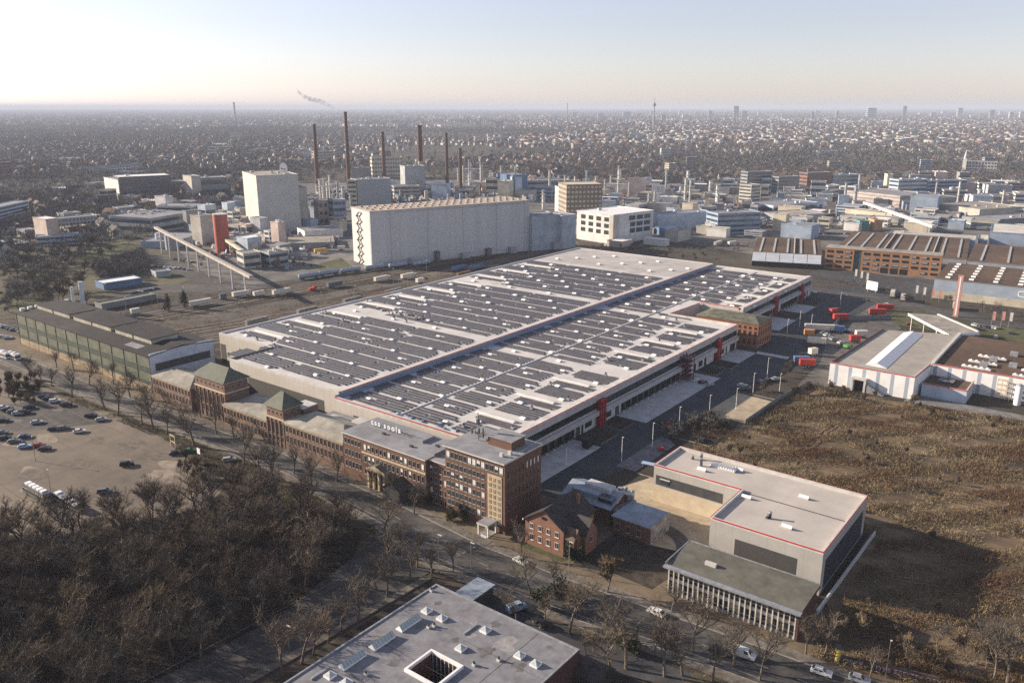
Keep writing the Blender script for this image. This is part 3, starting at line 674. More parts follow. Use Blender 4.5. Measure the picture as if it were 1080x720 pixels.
p = MB(); p.box(-192, -166, 171, 176.5, WH + .4, WH + 1.3, M['roofgrey']); p.box(-158.5, -156.5, 166, 177, WH + .15, WH + 1.2, M['roofgrey'])
for x, y in ((-167, 167), (-181, 169), (-160.8, 172)): p.box(x - .6, x + .6, y - .4, y + .4, WH + .4, WH + 1, M['anth'])
loc(ow, p, 'roof_superstructure')
sg = thing('roof_sign', 'white letters standing on a steel rail along the office wing roof', 'sign', (-186.5, 170.6, WH + 1.3))
p = MB(); p.box(-2, 15, -.06, .06, .25, .4, M['metal'])
for k in range(8): p.tube((-1.5 + 2.2 * k, 0, 0), (-1.5 + 2.2 * k, 0, 2.0), .06, M['metal'], n=4); p.tube((-1.5 + 2.2 * k, 1.0, 0), (-1.5 + 2.2 * k, 0, 1.6), .05, M['metal'], n=4)
p.build('sign_rail', sg)
def lettering(txt, par, locv, size, m, rx=math.pi / 2, rz=0, ext=.08, spacing=1.15, name='lettering'):
    cu = bpy.data.curves.new(name, 'FONT'); cu.body = txt; cu.size = size; cu.extrude = ext; cu.space_character = spacing; cu.offset = size * .022
    cu.materials.append(m); o = bpy.data.objects.new(name, cu); COL.objects.link(o)
    bpy.context.view_layer.update(); me = bpy.data.meshes.new_from_object(o.evaluated_get(bpy.context.evaluated_depsgraph_get())); bpy.data.objects.remove(o)
    o = bpy.data.objects.new(name, me); COL.objects.link(o)
    if par: o.parent = par
    o.location = locv; o.rotation_euler = (rx, 0, rz); return o
lettering('css soola', sg, (-1.8, -.1, .45), 2.6, M['white'], spacing=1.38)
# --- old works range: low brick wings with green towers
ok = thing('old_brick_range', 'low old brick range with green hipped roof, left end meeting the office wing', 'factory building', (-210, 170, 0))
def old_range(par, x0, x1, y0, y1, h, rh, n, z0w=2.2, hip=True):
    b = MB(); b.box(x0, x1, y0, y1, 0, h, B_old); loc(par, b, 'wall')
    r = MB(); r.hip(x0, x1, y0, y1, h, rh, mat('patina_roof', (.32, .30, .25), .85, .15, .3, big=.2), over=.6) if hip else r.gable(x0, x1, y0, y1, h, rh, MATS['patina_roof'], B_old); loc(par, r, 'roof')
    for k in range(n):
        x = x0 + (k + .5) * (x1 - x0) / n
        win(par, x - par.location.x, y0 - par.location.y, h - 3.4, 1.1, 2.3, 'S', 'plain', mat('stone_reveal', (.36, .28, .21), .9, .1, 1))
        if h > 8: win(par, x - par.location.x, y0 - par.location.y, h - 7.2, 1.2, 2.6, 'S', 'plain', MATS['stone_reveal'])
    b = MB(); b.box(x0 - .1, x1 + .1, y0 - .22, y0 + .05, h - .7, h - .3, M['cream']); loc(par, b, 'cornice')
old_range(ok, -224.5, -194.5, 163.5, 177, 10.5, 2.6, 15)
b = MB(); b.box(-226, -196, 178.5, 186.5, 0, 7.5, B_old, M['roofgrey']); b.box(-222, -212, 179, 183, 7.5, 8.2, M['offwhite']); b.box(-206, -196.5, 177.5, 181.5, 0, 11.2, mat('pale_render', (.48, .46, .43), .85, .1, .5)); loc(ok, b, 'rear_annex')
for k in range(3): win(ok, -204 + 2.4 * k + 210, 177.5 - 170, 8, 1, 1.8, 'S', 'plain')
ok2 = thing('old_brick_range', 'low old brick range with pale ridged roof between the two green topped towers', 'factory building', (-248, 170, 0))
old_range(ok2, -262.5, -236.2, 164.5, 180, 8.2, 1.6, 13)
ok3 = thing('old_brick_range', 'low old brick range with pale hipped roof between the green hall and the larger tower', 'factory building', (-298, 170, 0))
old_range(ok3, -312, -284.5, 164.8, 178, 9.5, 2.6, 12)
b = MB(); b.box(-258, -238, 180.6, 187.5, 0, 6.5, B_old, M['roofgrey']); loc(ok2, b, 'rear_annex')
def tower(x0, x1, y0, y1, h, rh, label, nx, ny, inset=None):
    t = thing('brick_tower', label, 'tower', ((x0 + x1) / 2, (y0 + y1) / 2, 0)); lx, ly = t.location.x, t.location.y
    b = MB(); b.box(x0, x1, y0, y1, 0, h, B_old)
    for k in range(nx + 1):
        x = x0 + k * (x1 - x0) / nx; b.box(x - .25, x + .25, y0 - .3, y0 + .1, 0, h - 4.6, B_old)
    loc(t, b, 'wall')
    c = MB(); c.box(x0 - .4, x1 + .4, y0 - .4, y1 + .4, h - 4.4, h - 3.9, M['cream']); c.box(x0 - .6, x1 + .6, y0 - .6, y1 + .6, h - .35, h, M['cream']); loc(t, c, 'cornice')
    r = MB(); r.hip(x0, x1, y0, y1, h, rh, M['copper'], inset, .9); loc(t, r, 'roof')
    for k in range(nx):
        x = x0 + (k + .5) * (x1 - x0) / nx
        win(t, x - lx, y0 - ly, h - 2.7, .7, 1.1, 'S', 'plain', MATS['stone_reveal'])
        win(t, x - lx, y0 - ly, h - 10.6, .8, 5.2, 'S', 'plain', MATS['stone_reveal']); win(t, x - lx, y0 - ly, 2.2, .9, 2.6, 'S', 'plain', MATS['stone_reveal'])
    for k in range(ny): win(t, x1 - lx, y0 + (k + .5) * (y1 - y0) / ny - ly, h - 2.7, .7, 1.1, 'E', 'plain', MATS['stone_reveal'])
    return t
tower(-282.5, -263.2, 166.2, 176.5, 15.8, 4.2, 'broad brick tower with green hipped copper roof among the old works', 7, 4, 4.6)
t2 = tower(-234.6, -225.4, 163.8, 171.5, 14.8, 4.6, 'slim brick tower with green pyramid roof among the old works', 4, 3, 4.7)
b = MB(); b.box(-231, -224, 171.6, 178, 0, 12.6, B_old); b.box(-231.2, -224.6, 171.4, 178.2, 12.6, 13, M['offwhite']); loc(t2, b, 'rear_wing')
# --- green hall
gh = thing('factory_hall', 'long green clad factory hall with dark roof, roof monitors and white gable', 'factory hall', (-379, 181, 0))
GX0, GX1, GY0, GY1, GH = -441.5, -316.8, 167.0, 196.5, 17.0
g1 = stripemat('green_cladding', (.145, .15, .105), (.085, .095, .062), 1.2, 2, .3, .7, .25, .25); g2 = mat('dark_green_band', (.042, .062, .042), .7, .2, .3); dk = mat('dark_felt', (.036, .033, .034), .9, .25, .15, big=.35)
b = MB(); b.box(GX0, GX1, GY0, GY1, 0, GH - 1, g1); loc(gh, b, 'wall')
b = MB()
for z0, z1 in ((8.4, 11.2), (3.4, 5.2)): b.box(GX0 + .3, GX1 - .3, GY0 - .08, GY0 + .05, z0, z1, g2)
loc(gh, b, 'window_band')
b = MB(); b.box(GX0 + 1, GX1 - 1, GY0 - .15, GY0 + .05, .1, 3.2, mat('ochre_plinth', (.36, .27, .17), .9, .2, .4)); loc(gh, b, 'plinth')
for k in range(13): x = GX0 + .2 + k * (GX1 - GX0 - .6) / 12; b = MB(); b.box(x, x + .35, GY0 - .2, GY0 + .05, 0, GH - 1, g1); loc(gh, b, 'buttress')
b = MB(); b.gable(GX0, GX1, GY0, GY1, GH - 1, 1.7, dk, g1, 'x', .6, .3); loc(gh, b, 'roof')
for x0, x1 in ((GX0 + 5, GX0 + 39), (GX0 + 43, GX0 + 78), (GX0 + 82, GX0 + 112)):
    b = MB(); b.box(x0, x1, 175.5, 188, GH - 2, GH + 2.3, mat('monitor_glass', (.40, .37, .30), .6, .15, .3), dk); b.box(x0 - .4, x1 + .4, 175, 188.5, GH + 2.3, GH + 2.6, dk); b.box((x0 + x1) / 2 - .2, (x0 + x1) / 2 + .2, 175.3, 175.6, GH, GH + 2.3, M['anth']); loc(gh, b, 'roof_monitor')
b = MB()
bw = mat('blue_white_gable', (.46, .50, .56), .7, .08, .3)
b.prism([(GX1, GY0), (GX1 + .5, GY0), (GX1 + .5, GY1), (GX1, GY1)], 0, GH + .2, bw); b.box(GX1 + .5, GX1 + .6, GY0 + 2, GY1 - 2, 9.4, 12.6, M['anth']); b.box(GX1 + .5, GX1 + .6, GY0 + 3, GY1, 1, 5.2, M['anth']); loc(gh, b, 'gable_wall')
b = MB()
for k in range(7): b.box(GX0 + .2, GX0 + 1.5, GY0 + 2 + 3.6 * k, GY0 + 4.2 + 3.6 * k, GH - .4 + .1 * min(k, 4), GH + 1.0 + .1 * min(k, 4), M['white'])
loc(gh, b, 'roof_vent')
b = MB(); b.poly([(GX1 - 24, GY0 + 2.2, GH - .38), (GX1 - 13, GY0 + 2.2, GH - .38), (GX1 - 13, GY0 + 6, GH + .02), (GX1 - 24, GY0 + 6, GH + .02)], M['roofgrey']); loc(gh, b, 'roof_patch')
for px_, h_, lb in ((80, 16, 'slim pale steel stack, the thinner of two behind the green hall'), (90, 19, 'taller pale steel stack beside the thinner one, behind the green hall')):
    x, y = at(px_ - .5, 331, 0); y = max(y, 205); st = thing('steel_stack', lb, 'stack', (x, y, 0)); b = MB(); b.cyl(0, 0, 0, h_, 1.3 if h_ > 17 else .8, mat('pale_stack', (.50, .54, .58), .5, .1, .5), n=12); b.box(-1.6, -.5, -.3, .3, h_ - 3, h_ - .5, M['metal']); b.build('flue', st); b = MB(); b.box(-2, 2, -1.6, 1.6, 0, 3, M['concrete']); b.build('base', st)
# --- notch brick building
nb = thing('brick_building', 'square orange brick building with weathered green roof in the warehouse notch', 'brick building', (-158.5, 394, 0))
NX0, NX1, NY0, NY1, NH = -175.5, -142.6, 385, 403.5, 12.2
b = MB(); b.box(NX0, NX1, NY0, NY1, 0, NH, B_orange); loc(nb, b, 'wall')
b = MB(); b.hip(NX0, NX1, NY0, NY1, NH, 1.9, mat('mossy_roof', (.16, .16, .115), .9, .25, .3, big=.3), 6, .5); loc(nb, b, 'roof')
b = MB(); b.box(NX0 - .3, NX1 + .3, NY0 - .3, NY1 + .3, NH - .7, NH - .35, B_orange); b.box(NX0 - .2, NX1 + .2, NY0 - .2, NY1 + .2, 4.8, 5.2, B_orange); loc(nb, b, 'cornice')
for k in range(12):
    for z, h in ((9.2, 1.5), (5.8, 2.6), (1.4, 2.6)): win(nb, NX0 + 1.4 + 2.74 * k + 158.5, NY0 - 394, z, 1.3, h, 'S', 'plain', B_orange)
for k in range(6):
    for z, h in ((9.2, 1.5), (5.8, 2.6), (1.4, 2.6)): win(nb, NX1 + 158.5, NY0 + 1.7 + 3 * k - 394, z, 1.3, h, 'E', 'plain', B_orange)
# --- new grey hall
nh = thing('grey_hall', 'new grey clad hall with red roof edging and dark wall fields beside the brush field', 'hall', (-76, 206, 0))
hp = stripemat('grey_panel', (.40, .385, .355), (.30, .29, .27), 4.6, 3, .02, .6, .05, .2); hr = stripemat('hall_roof', (.46, .42, .375), (.39, .355, .32), 6.0, 0, .02, .85, .07, .1); HH = 11.2
b = MB(); b.prism([(-105, 207), (-77.5, 207), (-77.5, 186.4), (-48.4, 186.4), (-48.4, 224.2), (-105, 224.2)], 0, HH, hp, hr); loc(nh, b, 'wall')
b = MB(); r = MB(); c_ = b
parapet((-105, 207), (-77.5, 207), HH, .8, .5); parapet((-77.5, 207), (-77.5, 186.4), HH, .8, .5); parapet((-77.0, 186.4), (-48.4, 186.4), HH, .8, .5); parapet((-48.4, 186.9), (-48.4, 224.2), HH, .8, .5); parapet((-48.9, 224.2), (-105, 224.2), HH, .8, .9); parapet((-105, 223.3), (-105, 207.5), HH, .8, .5)
loc(nh, b, 'parapet'); loc(nh, r, 'red_edging')
b = MB(); b.box(-104.2, -83, 206.93, 207.05, 5.8, 8.8, M['anth']); loc(nh, b, 'dark_cladding'); b = MB(); b.box(-70.5, -54.5, 186.33, 186.45, .6, 8.0, stripemat('dark_field', (.070, .068, .065), (.045, .045, .045), 4.6, 0, .02, .6)); loc(nh, b, 'dark_cladding'); b = MB(); b.box(-48.45, -48.33, 189, 221.5, .8, 8.6, mat('navy_field', (.035, .04, .05), .5, .1, .3)); loc(nh, b, 'dark_cladding'); b = MB(); b.box(-102.5, -99.8, 206.8, 206.92, 6.6, 7.8, M['glass2']); b.box(-102.8, -99.5, 206.7, 206.92, 7.8, 8.1, M['offwhite']); loc(nh, b, 'window')
def hall_light(x0, x1, y, w=1.0):
    m = MB(); m.box(x0, x1, y - w / 2, y + w / 2, HH + .02, HH + .5, M['offwhite']); m.gable(x0, x1, y - w / 2, y + w / 2, HH + .5, .5, M['white'], M['white'], 'x', .05, .05); loc(nh, m, 'skylight')
for x, y in ((-83.6, 219.6), (-62.2, 213.4), (-74.8, 203.8), (-60, 194), (-92.4, 213)): hall_light(x - 1.3, x + 1.3, y)
m = MB(); m.box(-92, -84, 217.2, 219.6, HH + .02, HH + .35, M['offwhite'])
for k in range(10): m.gable(-92 + .8 * k, -91.2 + .8 * k, 217.3, 219.5, HH + .35, .7, M['white'], M['white'], 'y', .02, .05)
loc(nh, m, 'rooflight_strip')
for x, y, h in ((-96, 220.4, 1.6), (-98.2, 219, .9), (-94, 216, 2.2), (-65.4, 196.5, 1.6), (-66, 196, .8)):
    m = MB(); m.box(x - .3, x + .3, y - .3, y + .3, HH + .02, HH + h, M['anth']); m.cyl(x, y, HH + h, HH + h + .4, .45, M['metal'], n=8); loc(nh, m, 'roof_vent')
m = MB(); m.box(-104.9, -77.6, 206.9, 206.99, .1, 5.4, mat('sun_bounce_cream', (.55, .46, .33), .7, .08, .3)); loc(nh, m, 'lower_wall_bounce')  # yellowish sun bounce on the recess wall, painted in as a cream sheet
m = MB(); m.box(-77, -49, 206.6, 206.9, HH + .015, HH + .1, M['anth']); loc(nh, m, 'roof_seam')
# --- canopy building with white fins
fb = thing('finned_office', 'two storey office with grey felt roof and rows of white vertical fins', 'office building', (-62.5, 170, 0))
FX0, FX1, FY0, FY1, FH = -78.6, -46.4, 165.2, 177, 7.6
fr = mat('felt_roof', (.125, .122, .098), .92, .15, .3, big=.2); dkb = brickmat('dark_brick', (.12, .06, .045), (.10, .05, .04), (.14, .11, .1))
b = MB(); b.box(FX0, FX1 - .4, FY0 + .5, FY1, 0, FH, M['offwhite']); b.box(FX1 - .4, FX1, FY0 - .2, FY1, 0, FH + .3, dkb); loc(fb, b, 'wall')
b = MB(); n = 7
for i in range(n):
    y0 = FY0 - .55 + (FY1 + .5 - FY0 + .55) * i / n; y1 = FY0 - .55 + (FY1 + .5 - FY0 + .55) * (i + 1) / n
    zz = lambda y: FH + .3 + .55 * math.sin(min(1, (y - FY0 + .55) / 11.5) * math.pi * .5)
    def xl(y): return FX0 - .3
    b.poly([(FX0 - .4, y0, zz(y0) - (1.2 if i < n - 2 else 1.2) * max(0, math.sin(math.pi * (y0 - FY0 + .55) / 14)) * .0), (FX1 + .5, y0, zz(y0)), (FX1 + .5, y1, zz(y1)), (FX0 - .4, y1, zz(y1))], fr)
    b.poly([(FX0 - .4, y0, FH), (FX0 - .4, y0, zz(y0)), (FX0 - .4, y1, zz(y1)), (FX0 - .4, y1, FH)], fr); b.poly([(FX1 + .5, y0, FH), (FX1 + .5, y1, FH), (FX1 + .5, y1, zz(y1)), (FX1 + .5, y0, zz(y0))], dkb)
b.poly([(FX0 - .4, FY0 - .55, FH), (FX1 + .5, FY0 - .55, FH), (FX1 + .5, FY0 - .55, FH + .3), (FX0 - .4, FY0 - .55, FH + .3)], M['metal']); b.poly([(FX0 - .4, FY1 + .5, FH), (FX0 - .4, FY1 + .5, zz(99e9)), (FX1 + .5, FY1 + .5, zz(99e9)), (FX1 + .5, FY1 + .5, FH)], fr); b.poly([(FX0 - .4, FY0 - .55, FH), (FX0 - .4, FY1 + .5, FH), (FX1 + .5, FY1 + .5, FH), (FX1 + .5, FY0 - .55, FH)], M['offwhite'])
loc(fb, b, 'roof')
b = MB(); b.box(FX0 - .6, FX1 + .7, FY0 - 1.85, FY0 - .552, FH - .05, FH + .4, M['metal']); b.box(FX0 - .65, FX0 - .42, FY0 - .55, FY1 + .5, FH + .5, FH + .9, M['metal']); b.box(FX0, FX1, FY1 + .52, FY1 + .8, FH + .55, FH + 1.0, M['metal']); loc(fb, b, 'gutter')
NF = 24
for k in range(NF + 1):
    x = FX0 + .2 + k * (FX1 - FX0 - 1.0) / NF; m = MB(); m.box(x - .13, x + .13, FY0 + .02, FY0 + .5, 0, FH, M['offwhite']); loc(fb, m, 'fin')
m = MB(); m.box(FX0 + .2, FX1 - .5, FY0 + .35, FY0 + .5, 3.4, 4.3, M['offwhite']); m.box(FX0 + .2, FX1 - .5, FY0 + .3, FY0 + .5, 0, .8, mat('graffiti_plinth', (.42, .40, .40), .9, .35, .6)); loc(fb, m, 'spandrel')
for k in range(NF):
    x = FX0 + .2 + (k + .5) * (FX1 - FX0 - 1.0) / NF
    for z, h in ((.9, 2.4), (4.4, 2.8)): 
        m = MB(); m.box(x - .5, x + .5, FY0 + .38, FY0 + .49, z, z + h, M['glass'])
        m.box(x - .5, x + .5, FY0 + .34, FY0 + .379, z + h * .3, z + h * .36, M['frame'])
        if rw.random() < .2: m.box(x - .5, x + .5, FY0 + .35, FY0 + .378, z + h * .45, z + h, mat('beige_blind', (.33, .28, .2), .9, .1, 1))
        loc(fb, m, 'window')
m = MB(); m.box(-71.2, -68.4, 169.6, 170.5, FH + .5, FH + 1.5, M['offwhite']); loc(fb, m, 'roof_light')
# --- brick house with gable to the street
bh = thing('brick_house', 'red brick house with steep dark roof, oval gable window and small dormers', 'house', (-113, 172, 0))
bg_ = brickmat('house_brick', (.30, .158, .105), (.235, .12, .082), (.36, .3, .25)); sl_ = mat('dark_tiles', (.05, .042, .038), .7, .25, 1.2)
HX0, HX1, HY0, HY1, HZ = -120.8, -108.2, 163.4, 178.5, 7.4
b = MB(); b.box(HX0, HX1, HY0, HY1, 0, HZ, bg_); loc(bh, b, 'wall')
b = MB(); b.gable(HX0, HX1, HY0, HY1, HZ, 4.2, sl_, bg_, 'y', .5, .3); b.box(HX0 - .6, HX0 - .3, HY0 - .55, HY0 - .45, HZ - .5, HZ, M['white']); loc(bh, b, 'roof')
for k in range(4):
    win(bh, HX0 + 2.2 + 2.75 * k + 113, HY0 - 172, 5.0, 1.15, 1.6, fm=M['white']); win(bh, HX0 + 2.2 + 2.75 * k + 113, HY0 - 172, 1.6, 1.15, 1.9, fm=M['white'])
m = MB(); pts = [(-114.5 + 1.0 * math.cos(R(20 * k)), HY0 - .06, 9.2 + .5 * math.sin(R(20 * k))) for k in range(18)]; m.poly(pts, M['glass']); loc(bh, m, 'oval_window')
m = MB(); m.box(HX1 - .02, HX1 + 4.4, HY0 + 3.8, HY0 + 9.5, 0, 6.2, bg_); m.gable(HX1 - 3, HX1 + 4.4, HY0 + 3.8, HY0 + 9.5, 6.2, 3.4, sl_, bg_, 'x', .4, .3); loc(bh, m, 'cross_wing')
m = MB(); m.box(HX1 + .4, HX1 + 3.0, HY0 + .4, HY0 + 3.7, 0, 5.6, bg_); m.gable(HX1 - .8, HX1 + 3, HY0 + .4, HY0 + 3.7, 5.6, 2.4, mat('brown_tiles', (.15, .10, .065), .8, .2, 1), bg_, 'x', .3, .2); loc(bh, m, 'porch_wing')
win(bh, HX1 + 1.7 + 113, HY0 + .4 - 172, 3.8, 1.2, 1.3); win(bh, HX1 + 1.7 + 113, HY0 + .4 - 172, .8, 1.1, 1.8); win(bh, HX1 + 4.4 + 113, HY0 + 6.6 - 172, 3.2, 1.2, 1.6, 'E')
m = MB(); m.box(-112, -111.2, 175, 175.8, HZ, HZ + 5.3, bg_); loc(bh, m, 'chimney')
# --- workshop with blue grey roofs behind it
ws = thing('workshop', 'low workshop of blue grey sheet roofs stepped behind the brick house', 'workshop', (-108, 190, 0))
bl = mat('bluegrey_sheet', (.26, .31, .37), .5, .15, .5, big=.2); pw = mat('patched_wall', (.40, .38, .35), .9, .3, .5)
b = MB(); b.box(-123.5, -107, 185.2, 197.5, 0, 5.2, B_red); b.box(-104.6, -92.8, 182.8, 193.6, 0, 5.0, B_red); b.box(-92.8, -92.55, 182.8, 193.6, 0, 5.6, pw); b.box(-107, -104.6, 187, 196, 0, 4.6, pw); loc(ws, b, 'wall')
b = MB(); b.gable(-123.5, -107, 185.2, 197.5, 5.2, 2.4, bl, B_red, 'x', .4, .2); b.box(-105, -92.85, 182.4, 193.8, 5.0, 5.3, bl); loc(ws, b, 'roof')
b = MB(); b.box(-121, -112, 186.5, 189.4, 5.8, 7.6, bl); b.box(-118.5, -110, 189.8, 193.2, 7.0, 8.6, mat('pale_sheet', (.52, .52, .51), .6, .1, .4)); b.box(-112, -107.5, 186.5, 190.5, 5.8, 7.2, M['glass2']); loc(ws, b, 'lantern')
b = MB()
for k in range(5): b.cyl(-109.4 + 1.1 * k, 194.4 - .4 * (k % 2), 4.4, 8.0 + .4 * (k % 3), .55, M['metal'], n=8)
b.tube((-110, 192.5, 7.2), (-104, 193, 7.8), .5, M['offwhite'], n=8); b.tube((-107, 188, 6), (-107, 193, 8), .5, M['metal'], n=8); loc(ws, b, 'ducting')
for k in range(3): win(ws, -103 + 3.3 * k + 108, 182.8 - 190, 1.4, 1.3, 2)
# --- flat roofed building in front
fg = thing('flat_roofed_school', 'large low building with grey flat roof, light well and glass skylights', 'building', (-98.5, 95, 0))
X0, X1, Y0, Y1, ZR = -118.6, -78.4, 58, 125.2, 6.8
CX0, CX1, CY0, CY1 = -102.0, -94.2, 98.7, 105.7
gr = stripemat('grey_bitumen', (.215, .213, .225), (.17, .168, .178), 1.1, 0, .05, .85, .16, .35)
b = MB(); b.box(X0, CX0, Y0, Y1, 0, ZR, dkb, gr); b.box(CX1, X1, Y0, Y1, 0, ZR, dkb, gr); b.box(CX0, CX1, Y0, CY0, 0, ZR, dkb, gr); b.box(CX0, CX1, CY1, Y1, 0, ZR, dkb, gr); loc(fg, b, 'wall')
b = MB(); r = MB()
for p_, q_ in (((X0, Y1), (X0, Y0)), ((X1, Y0), (X1, Y1))): parapet(p_, q_, ZR, .25, .4, False, M['metal'])
parapet((X1 - .4, Y1), (X0 + .4, Y1), ZR, .25, .4, False, M['metal']); loc(fg, b, 'parapet')
b = MB()
for (a0, a1, c0, c1) in ((CX0 - .5, CX1 + .5, CY0 - .5, CY0), (CX0 - .5, CX1 + .5, CY1, CY1 + .5), (CX0 - .5, CX0, CY0, CY1), (CX1, CX1 + .5, CY0, CY1)): b.box(a0, a1, c0, c1, ZR + .005, ZR + .7, M['white'])
for k in range(7): b.box(CX0 + .3 + 1.1 * k, CX0 + .5 + 1.1 * k, CY1 - .12, CY1 - .02, .2, ZR, M['frame']); b.box(CX1 - .12, CX1 - .02, CY0 + .4 + 1.2 * k, CY0 + .6 + 1.2 * k, .2, ZR, M['frame'])
b.box(CX0 + .02, CX1 - .13, CY1 - .06, CY1 - .01, .2, ZR - .5, M['glass']); loc(fg, b, 'light_well')
def pyramid(px, py):
    x, y = at(px, py, ZR + .4); m = MB(); s_ = .95
    m.box(x - s_, x + s_, y - s_, y + s_, ZR + .005, ZR + .45, M['white'])
    for a, c in (((-1, -1), (1, -1)), ((1, -1), (1, 1)), ((1, 1), (-1, 1)), ((-1, 1), (-1, -1))): m.poly([(x + a[0] * s_ * .9, y + a[1] * s_ * .9, ZR + .45), (x + c[0] * s_ * .9, y + c[1] * s_ * .9, ZR + .45), (x, y, ZR + 1.3)], mat('skylight_glass', (.42, .46, .46), .25, .15, 2))
    loc(fg, m, 'skylight')
for q in ((450, 643), (466, 651), (512, 663.5), (486, 682.5), (348, 711), (365, 718.5), (548, 690), (565, 699)): pyramid(*q)
for q in ((431, 656.5), (403, 675.5), (371.5, 695.5)):
    x, y = at(*q, ZR + .4); m = MB(); m.box(x - .95, x + .95, y - 3.0, y + 3.0, ZR + .005, ZR + .4, M['white']); m.gable(x - .9, x + .9, y - 2.9, y + 2.9, ZR + .4, .9, stripemat('glazed_ridge', (.34, .40, .38), (.62, .62, .6), .85, 1, .12, .3), M['white'], 'y', .02, .06); loc(fg, m, 'glazed_rooflight')
for q in ((496, 662.5), (337, 709), (455, 622), (452, 660.5), (386, 710), (526, 695), (458, 659), (500, 700)):
    x, y = at(*q, ZR + .3); m = MB()
    if q[0] in (496, 337): m.box(x - .25, x + .25, y - 2.2, y + 2.2, ZR + .005, ZR + .35, M['metal'])
    else: m.box(x - .35, x + .35, y - .35, y + .35, ZR + .005, ZR + .5, M['offwhite']); m.cyl(x, y, ZR + .5, ZR + 1, .25, M['anth'], n=8)
    loc(fg, m, 'roof_vent')
m = MB(); g0 = random.Random(4)
for k in range(34):
    x, y, r = g0.uniform(X0 + 3, X1 - 3), g0.uniform(72, Y1 - 3), g0.uniform(.5, 2.6)
    if CX0 - 4 < x < CX1 + 4 and CY0 - 4 < y < CY1 + 4: continue
    m.poly([(x + r * g0.uniform(.6, 1.3) * math.cos(.571 * j), y + r * g0.uniform(.6, 1.5) * math.sin(.571 * j), ZR + .003 + .0003 * k) for j in range(11)], mat('roof_puddle_stain', (.15, .145, .145), .9, .2, .6) if k % 3 else mat('roof_bleached', (.30, .29, .285), .9, .15, .6))
tag(m, None) if False else tag(loc_(fg, m, 'roof_stains'), kind='stuff')
m = MB()
for k in range(1, 6): m.box(X0 + .6, X1 - .6, Y0 + 11 * k, Y0 + 11 * k + .08, ZR + .003, ZR + .02, M['anth'])
m.box(-88.5, -88.42, Y0, Y1 - .5, ZR + .004, ZR + .025, M['anth']); loc(fg, m, 'roof_seam')
an = thing('flat_annex', 'small flat roofed annex beside the large grey roof and the street', 'annex', (-112.5, 131.5, 0))
b = MB(); b.box(-115.4, -110.6, 126.2, 136.6, 0, 3.8, M['anth']); loc(an, b, 'wall'); b = MB(); b.box(-115.8, -110.2, 125.8, 137, 3.8, 4.1, M['metal'], bl); loc(an, b, 'roof')
gb = thing('garage', 'small dark pitched garage beside the parked cars at the forecourt', 'garage', (-75.5, 126, 0)); b = MB(); b.box(-3.2, 3.2, -3, 3, 0, 2.8, M['soil']); b.build('wall', gb); b = MB(); b.gable(-3.2, 3.2, -3, 3, 2.8, 1.8, mat('rusty_sheet', (.07, .06, .055), .9, .3, 1), M['soil'], 'x', .4, .15); b.build('roof', gb)
# ------------------------------------------------------------------ generic builder for the works and town buildings
def mpp(py):                                  # metres per picture pixel for ground seen at row py
    y = (360 - py) / FPX; return CAM_H / (_sp - y * _cp) / FPX
C = {}
def cm(col, rough=.8, var=.12):
    k = 'wall_' + '_'.join('%02d' % int(c * 100) for c in col)
    return mat(k, col, rough, var, .12, big=.08)
rb = random.Random(5); OCC = []
def block(name, label, cat, P, Q, depth, h, wall, roof=None, rows=0, glass=None, group=None, units=0, plinth=None, red=False, cols=0, gable=0, parts=True):
    """P-Q is the front base line on the ground, left to right as seen; the building stands behind it"""
    P, Q = Vector((*P, 0)), Vector((*Q, 0)); w = (Q - P).length; a = math.atan2(Q.y - P.y, Q.x - P.x)
    _m = (P + Q) / 2 + Vector((-math.sin(a), math.cos(a), 0)) * depth / 2; OCC.append((_m.x, _m.y, math.hypot(w, depth) * .5))
    t = thing(name, label, cat, (P.x, P.y, 0), a, group); roof = roof or M['roofgrey']; glass = glass or M['glass2']
    b = MB(); b.box(0, w, 0, depth, 0, h, wall)
    b.build('wall', t); r = MB()
    if gable: r.gable(0, w, 0, depth, h, gable, roof, wall, 'x' if w > depth else 'y', .4, .3)
    else:
        r.box(-.25, w + .25, -.25, depth + .25, h, h + .25, wall, roof)
        for x0, x1, y0, y1 in ((-.25, w + .25, -.25, .1), (-.25, w + .25, depth - .1, depth + .25), (-.25, .1, .1, depth - .1), (w - .1, w + .25, .1, depth - .1)): r.box(x0, x1, y0, y1, h + .25, h + .8, M['red'] if red else wall)
    r.build('roof', t)
    if rows:
        st = h / rows
        for i in range(rows):
            g = MB(); z0 = st * i + st * .32; z1 = st * i + st * .78
            if cols:
                for k in range(cols):
                    x0 = w * (k + .2) / cols; x1 = w * (k + .8) / cols
                    if rows * cols <= 60: q_ = MB(); q_.box(x0, x1, -.08, .05, z0, z1, glass); q_.build('window', t)
                    else: g.box(x0, x1, -.08, .05, z0, z1, glass)
                nd = max(2, int(depth / (w / cols)))
                for k in range(nd):
                    y0 = depth * (k + .2) / nd; y1 = depth * (k + .8) / nd; g.box(-.08, .05, y0, y1, z0, z1, glass); g.box(w - .05, w + .08, y0, y1, z0, z1, glass)
            else:
                g.box(.6, w - .6, -.08, .05, z0, z1, glass); g.box(-.08, .05, .6, depth - .6, z0, z1, glass); g.box(w - .05, w + .08, .6, depth - .6, z0, z1, glass)
            g.build('window_band', t)
    if plinth: g = MB(); g.box(-.1, w + .1, -.15, .05, 0, h * .35, plinth); g.build('plinth', t)
    for i in range(units):
        u = MB(); x, y = rb.uniform(.1, .85) * w, rb.uniform(.15, .8) * depth; s_ = rb.uniform(1, 3); u.box(x, x + s_ * 1.6, y, y + s_, h + .25, h + .25 + rb.uniform(.9, 2.4), rb.choice((M['offwhite'], M['metal'], wall))); u.build('air_unit', t)
    return t
